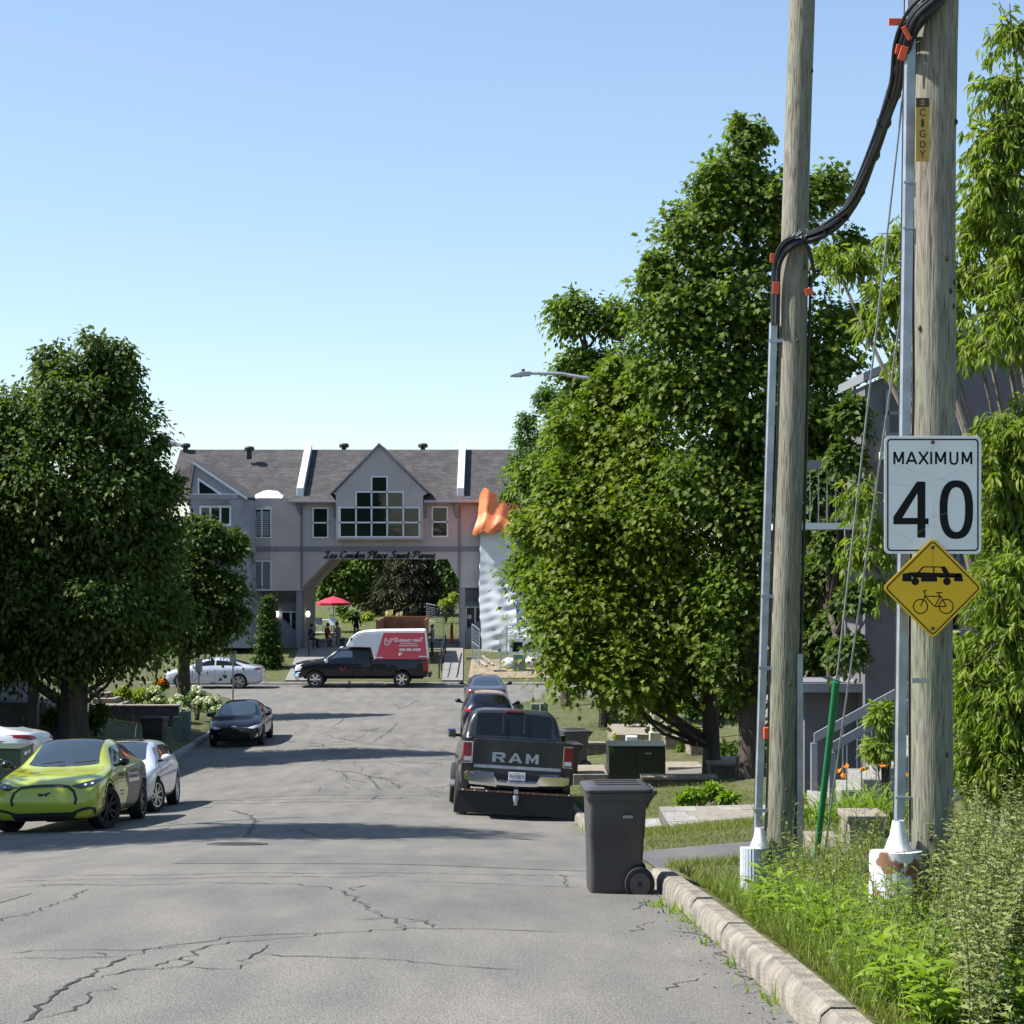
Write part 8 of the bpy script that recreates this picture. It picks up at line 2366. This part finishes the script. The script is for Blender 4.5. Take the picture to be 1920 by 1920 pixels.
# ================================================================ junction, courtyard, building site
# walks up to the building
def ramp_walk(label, xa, xb, y0, y1, m, lift=.012, n=10):
    mb = MB(); rows = []
    for y in np.linspace(y0, y1, n):
        xl_, xr_ = np.interp(y, [y0, y1], [xa[0], xb[0]]), np.interp(y, [y0, y1], [xa[1], xb[1]])
        rows.append([(x, y, max(ground_z(xl_, y), ground_z(xr_, y)) + lift + .03) for x in (xl_, (xl_ + xr_) / 2, xr_)])
    mb.grid(rows)
    for side in (0, 2):
        mb.grid([[(r_[side][0], r_[side][1], r_[side][2]), (r_[side][0], r_[side][1], r_[side][2] - .2)] for r_ in rows])
    o = build('walkway', mb, m, fix=True)
    return tag(o, label, kind='structure')
M['walk'] = mat('walk_concrete', (.20, .195, .185), .92, var=.12, vscale=2, bump=.2)
wk = ramp_walk('concrete walk rising to the arch right of the signed pickup', (X(829, 91.6), X(868, 91.6)), (X(834, 104), X(868, 104)), YF + .2, 104.5, M['walk'])
ramp_walk('asphalt walk rising to the left side of the arch', (X(535, 91.6), X(592, 91.6)), (X(560, 104), X(640, 104)), YF + .2, 104.5, M['walk'])
o = build('passage_floor', MB().grid([[(x, y, GB + .02) for x in np.linspace(bx(566), bx(862), 6)] for y in (103.6, 108, 113)]), M['walk'], fix=False)
tag(o, 'paved floor under the archway', kind='structure')
x0, x1 = X(870, 92), X(1012, 92)
o = build('bare_soil', MB().grid([[(x, y, ground_z(x, y) + .012) for x in np.linspace(x0 + .2, x1 + 1, 12)] for y in np.linspace(92.6, 99.5, 8)]), M['dirt'], fix=False, smooth=2)
tag(o, 'patch of bare trodden soil in front of the sheeted scaffold', kind='structure')
# black handrails by the walk and the arch
def handrail(label, pts, h=.95):
    b = pts[0]; t = thing('handrail', label, 'handrail', b); mb = MB()
    mb.tube([(p[0], p[1], p[2] + h) for p in pts], .035, 6)
    mb.tube([(p[0], p[1], p[2] + h * .5) for p in pts], .025, 6)
    build('rail', mb, M['black'], t, at=b)
    for p in pts: build('post', MB().tube([(p[0], p[1], p[2] - .1), (p[0], p[1], p[2] + h)], .035, 6), M['black'], t, at=b)
hx_ = X(827, 95)
handrail('black handrail along the left side of the concrete walk', [(hx_, y, ground_z(hx_, y)) for y in (92.5, 95.5, 98.5, 101.5)], 1.1)
handrail('black handrail sloping down on the left below the arch', [(X(577, 100), 100.5, ground_z(0, 100.5)), (X(585, 102.5), 103.2, ground_z(0, 103))], 1.0)
# skip behind the signed pickup
Yd = 98.0
xa, xb_ = X(707, Yd), X(797, Yd); zb_ = ground_z(0, Yd); zt = Z(1163, Yd)
sk_ = thing('dumpster', 'rusty brown open waste skip behind the cap of the signed pickup', 'skip', ((xa + xb_) / 2, Yd, zb_))
sbb = tuple(sk_.location)
M['rust_steel'] = mat('rusty_steel', (.16, .10, .065), .85, var=.2, vscale=2.5, col2=(.30, .13, .055))
mb = MB()
mb.box(xa, xa + .08, Yd, Yd + 4.5, zb_ + .1, zt); mb.box(xb_ - .08, xb_, Yd, Yd + 4.5, zb_ + .1, zt)
build('side_wall', mb, M['rust_steel'], sk_, at=sbb)
build('front_wall', MB().box(xa + .081, xb_ - .081, Yd + .05, Yd + .12, zb_ + .1, zt - .45), M['rust_steel'], sk_, at=sbb)
build('back_wall', MB().box(xa + .081, xb_ - .081, Yd + 4.4, Yd + 4.48, zb_ + .1, zt + .02), M['rust_steel'], sk_, at=sbb)
build('floor', MB().box(xa + .081, xb_ - .081, Yd + .13, Yd + 4.39, zb_ + .1, zb_ + .2), M['rust_steel'], sk_, at=sbb)
mb = MB()
for x in (xa - .06, xb_ - .04): mb.box(x, x + .1, Yd - .06, Yd - .002, zb_ + .1, zt + .03)
mb.box(xa - .02, xb_ + .02, Yd + 4.482, Yd + 4.56, zt - .1, zt + .05)
build('rim', mb, mat('rust_brown', (.26, .13, .07), .8, var=.2), sk_, at=sbb)
# site fence panels of wire mesh
def mesh_panel(label, p0, p1, h, step=.16, group=None, posts=True):
    p0, p1 = Vector(p0), Vector(p1); b = tuple(p0); L_ = (p1 - p0).length; d = (p1 - p0) / L_
    t = thing('fence_panel', label, 'fence panel', b, group=group)
    mb = MB(); up = Vector((0, 0, h))
    mb.tube([p0, p0 + up, p1 + up, p1, p0], .022, 6)
    mb.tube([p0 + up * .5, p1 + up * .5], .015, 5)
    build('frame', mb, M['steel'], t, at=b)
    mb = MB()
    for i in range(1, int(L_ / step)): q = p0 + d * i * step; mb.tube([q, q + up], .005, 3, caps=False)
    for i in range(1, int(h / step)): q = Vector((0, 0, i * step)); mb.tube([p0 + q, p1 + q], .005, 3, caps=False)
    m_ = build('wire_mesh', mb, M['steel'], t, at=b, fix=False); m_['kind'] = 'stuff'
    build('foot', MB().box(p0.x - .3, p0.x + .3, p0.y - .1, p0.y + .1, p0.z - .02, p0.z + .1), M['greyconc'], t, at=b)
    return t
gz = lambda px, Y: (X(px, Y), Y, ground_z(X(px, Y), Y))
mesh_panel('wire fence panel leaning left of the white sheeting', gz(885, 99.6), gz(899, 97.2), 1.85)
mesh_panel('wire fence panel standing end on below the white banner', gz(937, 95.0), gz(950, 98.5), 1.9)
mesh_panel('wire fence panel carrying the white builder banner', gz(951, 98.4), gz(1020, 97.6), 1.85)
yb = 97.75
o = thing('banner', 'white builder banner with black shapes and the letters EDP', 'banner', P(980, 1228, yb))
ob = tuple(o.location)
build('cloth', MB().grid([[(X(px, yb), yb - .04 + .02 * math.sin(px * .5), Z(py, yb)) for px in np.linspace(954, 1012, 14)] for py in np.linspace(1231, 1197, 6)]), M['white'], o, at=ob, smooth=2)
mb = MB(); yk = yb - .075
for p in ([(961, 1204), (979.5, 1204), (979.5, 1213), (971, 1222), (961, 1222)], [(981, 1221.5), (981, 1214), (991, 1204), (1003, 1204), (1003, 1216), (983, 1216)]): mb.add([(X(a, yk), yk, Z(b, yk)) for a, b in p], [tuple(range(len(p)))])
put_text(mb, 'EDP', .52, .16, (X(991, yk), yk - .004, Z(1219.5, yk)), bold=.03)
build('banner_print', mb, M['ink'], o, at=ob, fix=False)
mesh_panel('wire fence panel across the back right of the arch, near the fence post', gz(800, 116), gz(832, 113), 2.0, .13)
mesh_panel('wire fence panel closing the right side of the arch', gz(832, 113), gz(861, 112.5), 2.0, .13)
t = cabinet('utility_box', 'grey green utility box on the bare soil below the builder banner', X(974, 95.5), 95.5, .62, .6, .80, M['sage'], doors=1, lid=True)
build('red_mark', MB().box(-.08, .1, -.316, -.3135, .36, .44), M['red'], t)
# wrapped bundles on the soil
for lab, px, Y, r in (('white plastic wrapped bundle left of the grey green utility box', 955, 96.3, .42), ('white and blue wrapped bundle right of the grey green utility box', 994, 96.8, .40)):
    c = gz(px, Y); mb = MB().ball((0, 0, r * .5), (r, r * .8, r * .75), 14, jit=.10)
    o = build('plastic_bundle', mb, M['sheeting'], smooth=2); o.location = c; tag(o, lab, 'bundle')
# timber lying by the fence
for i, (a, b_, lab) in enumerate((((905, 98.2), (925, 97.0), 'grey plank lying on the soil by the sheeting, longer one'), ((898, 97.6), (912, 96.6), 'grey plank lying on the soil by the sheeting, shorter one'))):
    p, q = Vector(gz(*a)), Vector(gz(*b_)); o = build('plank', MB().tube([p + Vector((0, 0, .35 - .1 * i)), q + Vector((0, 0, .06))], .07, 4), M['greyconc'], at=tuple(p)); tag(o, lab, 'plank')
# orange traffic post
c = gz(847, 111)
o = thing('delineator_post', 'orange plastic traffic post inside the arch', 'traffic post', c)
build('post', MB().lathe([(.10, .05), (.085, .9), (.10, .92), (.06, 1.02), (.05, 1.15), (0, 1.16)], n=10), M['orange'], o, smooth=True)
build('base', MB().lathe([(.28, 0), (.28, .05), (0, .05)], n=10), M['orange'], o)
# red parasol, patio and furniture in the courtyard
Yu = 119.0
c = gz(625, Yu); zr_ = Z(1130, Yu); ztop = Z(1118, Yu)
pr = thing('parasol', 'red garden parasol in the courtyard behind the arch', 'parasol', c)
mb = MB(); r = 32 * Yu / F; n = 8
rim = [(r * math.cos(2 * math.pi * k / n), r * math.sin(2 * math.pi * k / n), zr_ - c[2]) for k in range(n)]
mid_ = [(x * .5, y * .5, (zr_ + (ztop - zr_) * .62) - c[2]) for x, y, _ in rim]
mb.add(rim + mid_ + [(0, 0, ztop - c[2])], [(k, (k + 1) % n, n + (k + 1) % n, n + k) for k in range(n)] + [(n + k, n + (k + 1) % n, 2 * n) for k in range(n)])
mb.add([(x, y, z) for x, y, z in rim] + [(x * .98, y * .98, z - .16) for x, y, z in rim], [(k, (k + 1) % n, n + (k + 1) % n, n + k) for k in range(n)])
build('canopy', mb, mat('red_canvas', (.46, .025, .06), .8), pr, fix=False)
build('pole', MB().tube([(0, 0, 0), (0, 0, ztop - c[2])], .04, 8), M['steel'], pr)
build('base', MB().lathe([(.35, 0), (.35, .08), (0, .1)], n=12), M['greyconc'], pr)
o = build('patio', MB().box(X(585, 117), X(630, 117), 117, 123, ground_z(0, 119) - .5, Z(1187, 117)), M['greyconc'], at=(X(607, 117), 117, ground_z(0, 119)))
tag(o, 'low concrete patio under the red parasol', 'patio')
zp = Z(1187, 117)
tb_ = thing('garden_table', 'pale garden table under the red parasol', 'table', (X(612, 119.2), 119.2, zp))
build('tabletop', MB().box(-.75, .75, -.45, .45, .70, .74), M['white_metal'], tb_)
for sx in (-.68, .68):
    for sy in (-.38, .38): build('leg', MB().tube([(sx, sy, 0), (sx, sy, .70)], .025, 6), M['white_metal'], tb_)
def chair(label, x, y, yaw):
    t = thing('garden_chair', label, 'chair', (x, y, zp), (0, 0, yaw), 'garden chairs on the patio')
    build('seat', MB().box(-.24, .24, -.24, .24, .42, .45), M['steel'], t)
    build('backrest', MB().prism([(.22, .46), (.25, .46), (.33, .90), (.30, .90)], -.23, .23), M['steel'], t)
    for sx in (-.22, .22):
        for sy in (-.22, .22): build('leg', MB().tube([(sx, sy, 0), (sx, sy, .42)], .018, 5), M['black'], t)
chair('dark garden chair at the near left side of the courtyard table', X(600, 118), 118.2, 2.0)
chair('dark garden chair at the near right side of the courtyard table', X(618, 118), 118.2, 1.2)
for lab, ls, m, sz in (('bright yellow green shrub in the courtyard right of the parasol', [lob(690, 1155, 15, 128), lob(682, 1165, 14, 128), lob(696, 1168, 13, 128)], M['lime_leaf'], .2),
                       ('dark flowering shrub in the courtyard beside the parasol', [lob(664, 1150, 17, 127), lob(650, 1158, 14, 127), lob(640, 1140, 14, 128)], M['shrub'], .2),
                       ('low yellow green border plants left of the bright shrub', [lob(645, 1167, 9, 126), lob(660, 1168, 9, 126), lob(672, 1168, 8, 126)], M['pale_leaf'], .17),
                       ('green shrub behind the fence panels at the right of the arch', [lob(835, 1130, 16, 126), lob(850, 1120, 16, 126)], M['lime_leaf'], .2)):
    shrub('courtyard_shrub', lab, ls, 70, 18, .2, sz, m)
plume = leaf_mat('plume', [(.50, .42, .25), (.62, .54, .34)], .2)
for i, (px, py) in enumerate(((725, 1156), (733, 1154), (744, 1160), (752, 1158))):
    c = P(px, py + 22, 125); t = thing('plume_grass', 'cream plumed grass above the skip rim, ' + ('leftmost plume', 'tallest plume', 'short third plume', 'rightmost plume')[i], 'ornamental grass', c, group='cream plumes behind the skip')
    n = 60; h = rng.random(n); pos = np.array(c) + np.stack([rng.normal(size=n) * .10 * (1.1 - h), rng.normal(size=n) * .08, h * .95], 1)
    leaves('plume', pos, np.stack([rng.normal(size=n) * .4, rng.normal(size=n) * .4, np.ones(n)], 1), rng.normal(size=(n, 3)), .30, T_LEAF, plume, t, c)
    build('stalk', MB().tube([(c[0], c[1], c[2] - .6), (c[0], c[1], c[2] + .7)], .02, 5), M['stem'], t, at=c)
# ---------------- people below the arch
M['skin'] = mat('skin', (.30, .17, .11), .6); M['hair'] = mat('hair', (.015, .012, .01), .7)
M['cloth_black'] = mat('black_cloth', (.02, .02, .024), .9); M['cloth_red'] = mat('maroon_cloth', (.16, .02, .025), .9); M['cloth_grey'] = mat('grey_cloth', (.16, .16, .17), .9); M['cloth_pale'] = mat('pale_trousers', (.36, .33, .30), .9)
def person(label, loc, yaw, joints, top, legs, hairlen=.0, seat_h=.45):
    """one continuous skinned body; joints: name -> (x forward, y left, z up)"""
    t = thing('person', label, 'person', loc, (0, 0, yaw))
    J = joints
    order = ['hip', 'waist', 'chest', 'neck', 'head', 'crown']
    rad_ = {'hip': .145, 'waist': .125, 'chest': .15, 'neck': .055, 'head': .085, 'crown': .075}
    vs, es, rr = [], [], []
    def addv(p, r): vs.append(p); rr.append(r); return len(vs) - 1
    ids = {k: addv(J[k], rad_[k]) for k in order}
    for a, b in zip(order, order[1:]): es.append((ids[a], ids[b]))
    for s, q in (('l', 1), ('r', -1)):
        sh_ = addv(J[s + 'shoulder'], .06); el_ = addv(J[s + 'elbow'], .043); wr_ = addv(J[s + 'wrist'], .03); hd_ = addv(J[s + 'hand'], .034)
        es += [(ids['chest'], sh_), (sh_, el_), (el_, wr_), (wr_, hd_)]
        hv = Vector(J[s + 'hand']); dr = (hv - Vector(J[s + 'wrist'])).normalized(); sd_ = dr.cross(Vector((0, 0, 1)))
        sd_ = sd_.normalized() if sd_.length > .01 else Vector((0, 1, 0))
        for f in (-.03, -.01, .01, .03): es.append((hd_, addv(tuple(hv + dr * .07 + sd_ * f + Vector((0, 0, -.015))), .008)))
        es.append((hd_, addv(tuple(hv + dr * .03 + sd_ * .05 * q), .009)))
        h_ = addv(J[s + 'hipj'], .085); k_ = addv(J[s + 'knee'], .06); a_ = addv(J[s + 'ankle'], .042); f_ = addv(J[s + 'toe'], .035)
        es += [(ids['hip'], h_), (h_, k_), (k_, a_), (a_, f_)]
    me = bpy.data.meshes.new('body'); me.from_pydata(vs, es, [])
    o = link('body', me, t)
    sk2 = o.modifiers.new('skin', 'SKIN'); sk2.use_smooth_shade = True
    sd2 = o.modifiers.new('sub', 'SUBSURF'); sd2.levels = 1; sd2.render_levels = 1
    for i, r in enumerate(rr):
        me.skin_vertices[0].data[i].radius = (r, r)
    me.skin_vertices[0].data[0].use_root = True
    dg = bpy.context.evaluated_depsgraph_get(); bpy.context.view_layer.update()
    nm = bpy.data.meshes.new_from_object(o.evaluated_get(dg)); o.modifiers.clear(); o.data = nm
    for m_ in (M['skin'], top, legs): nm.materials.append(m_)
    segs = []
    hipv, nk = Vector(J['hip']), Vector(J['neck'])
    wr2 = [Vector(J['lwrist']), Vector(J['rwrist'])]
    mi = []
    for p in nm.polygons:
        c = p.center
        dl = min((c - Vector(J[k])).length for k in ('lhand', 'rhand'))
        dleg = min((c - Vector(J[k])).length for k in ('lknee', 'rknee', 'lankle', 'rankle', 'ltoe', 'rtoe'))
        dtop = min((c - Vector(J[k])).length for k in ('chest', 'waist', 'lelbow', 'relbow', 'lshoulder', 'rshoulder'))
        if (c - Vector(J['head'])).length < .17 and c.z > nk.z - .02 or dl < .09: mi.append(0)
        elif dleg < dtop: mi.append(2)
        else: mi.append(1)
    nm.polygons.foreach_set('material_index', mi)
    h = Vector(J['head'])
    mb = MB().ball((h.x - .02, h.y, h.z + .045), (.105, .10, .105), 10)
    if hairlen: mb.ball((h.x - .055, h.y, h.z - hairlen * .5), (.07, .095, .06 + hairlen * .6), 8)
    build('hair', mb, M['hair'], t, smooth=2)
    mb = MB()
    mb.ball((h.x + .09, h.y, h.z - .01), (.022, .015, .025), 6)
    build('nose', mb, M['skin'], t, smooth=2)
    mb = MB()
    for y in (-.035, .035): mb.ball((h.x + .08, h.y + y, h.z + .015), (.012, .012, .009), 6)
    build('eye', mb, M['hair'], t)
    return t
def seated(lean=.08, arm=.3, armz=.62):
    return dict(hip=(0, 0, .52), waist=(.02 + lean * .3, 0, .70), chest=(.04 + lean, 0, .92), neck=(.05 + lean * 1.3, 0, 1.10), head=(.08 + lean * 1.5, 0, 1.22), crown=(.08 + lean * 1.5, 0, 1.30),
        lshoulder=(.04 + lean, .19, 1.02), rshoulder=(.04 + lean, -.19, 1.02), lelbow=(.10 + lean, .25, .76), relbow=(.10 + lean, -.25, .76), lwrist=(arm, .17, armz), rwrist=(arm, -.17, armz), lhand=(arm + .08, .14, armz), rhand=(arm + .08, -.14, armz),
        lhipj=(.06, .10, .50), rhipj=(.06, -.10, .50), lknee=(.46, .13, .50), rknee=(.46, -.13, .50), lankle=(.46, .13, .09), rankle=(.46, -.13, .09), ltoe=(.62, .14, .04), rtoe=(.62, -.14, .04))
def standing(armf=.0):
    return dict(hip=(0, 0, .93), waist=(0, 0, 1.08), chest=(0, 0, 1.30), neck=(.01, 0, 1.48), head=(.03, 0, 1.60), crown=(.03, 0, 1.69), lshoulder=(0, .19, 1.42), rshoulder=(0, -.19, 1.42), lelbow=(.02 + armf * .5, .25, 1.14), relbow=(.02 + armf * .5, -.25, 1.14),
        lwrist=(.08 + armf, .24, .98 + armf * .3), rwrist=(.08 + armf, -.24, .98 + armf * .3), lhand=(.12 + armf * 1.2, .23, .92 + armf * .4), rhand=(.12 + armf * 1.2, -.23, .92 + armf * .4), lhipj=(0, .10, .88), rhipj=(0, -.10, .88), lknee=(.03, .11, .48), rknee=(.03, -.11, .48), lankle=(0, .11, .09), rankle=(0, -.11, .09), ltoe=(.15, .13, .04), rtoe=(.15, -.13, .04))
def bench(label, px, Y, w, yaw=0):
    c = (X(px, Y), Y, GB + .03); t = thing('bench', label, 'bench', c, (0, 0, yaw))
    build('seat', MB().box(-.22, .22, -w / 2, w / 2, .38, .44), M['greyconc'], t)
    for y in (-w / 2 + .1, w / 2 - .2): build('leg', MB().box(-.18, .18, y, y + .1, 0, .379), M['greyconc'], t)
    return c
c = bench('low bench against the left wall of the archway', 580, 104.6, 1.0, 0)
person('person in black sitting against the left wall of the archway', (c[0], c[1], c[2] - .02), -.25, seated(.05, .45, .75), M['cloth_black'], M['cloth_black'])
c = bench('low bench in the archway left of the signed pickup cap', 612, 106, 1.2, -.3)
person('person in a maroon top sitting in the middle of the archway', (c[0], c[1], c[2] - .02), -.3, seated(.02, .38, .62), M['cloth_red'], M['cloth_pale'], .06)
c = bench('low bench nearest the front of the signed pickup cap', 636, 107.2, 1.0, 2.6)
person('person in grey sitting in the archway nearest the pickup cap', (c[0], c[1], c[2] - .02), 2.6, seated(.06, .35, .62), M['cloth_grey'], M['cloth_black'])
c = gz(668, 112.5)
person('person with long dark hair standing on the grass behind the arch', (c[0], c[1], GB + .02), -1.2, standing(.05), M['cloth_black'], M['cloth_grey'], .16)
c = (X(811, 99.5), 99.5, ground_z(0, 99.5))
person('person in grey reaching out beside the skip, behind the pickup tail', (c[0], c[1], c[2] + .12), math.pi - .15, standing(.32), M['cloth_grey'], M['cloth_black'])
# cart the person holds
ct_ = thing('hand_cart', 'grey wheeled cart held by the person behind the pickup tail', 'cart', (c[0] - .75, c[1] - .1, c[2]))
build('tray', MB().prism([(-.45, .55), (.45, .55), (.52, .95), (-.52, .95)], -.3, .3), M['steel'], ct_, bevel=.02)
build('frame', MB().tube([(.5, 0, .9), (.66, 0, 1.12)], .02, 6).tube([(.66, -.25, 1.12), (.66, .25, 1.12)], .02, 6).tube([(.35, .2, .55), (.35, .2, .1)], .02, 6).tube([(.35, -.2, .55), (.35, -.2, .1)], .02, 6).tube([(-.3, 0, .55), (-.3, 0, .16)], .03, 6), M['black'], ct_)
for x, y in ((.35, .24), (.35, -.24), (-.3, 0)): build('wheel', MB().lathe([(0, -.03), (.14, -.03), (.15, 0), (.14, .03), (0, .03)], (x, y, .15), 14, 'y'), M['rubber'], ct_, smooth=True)
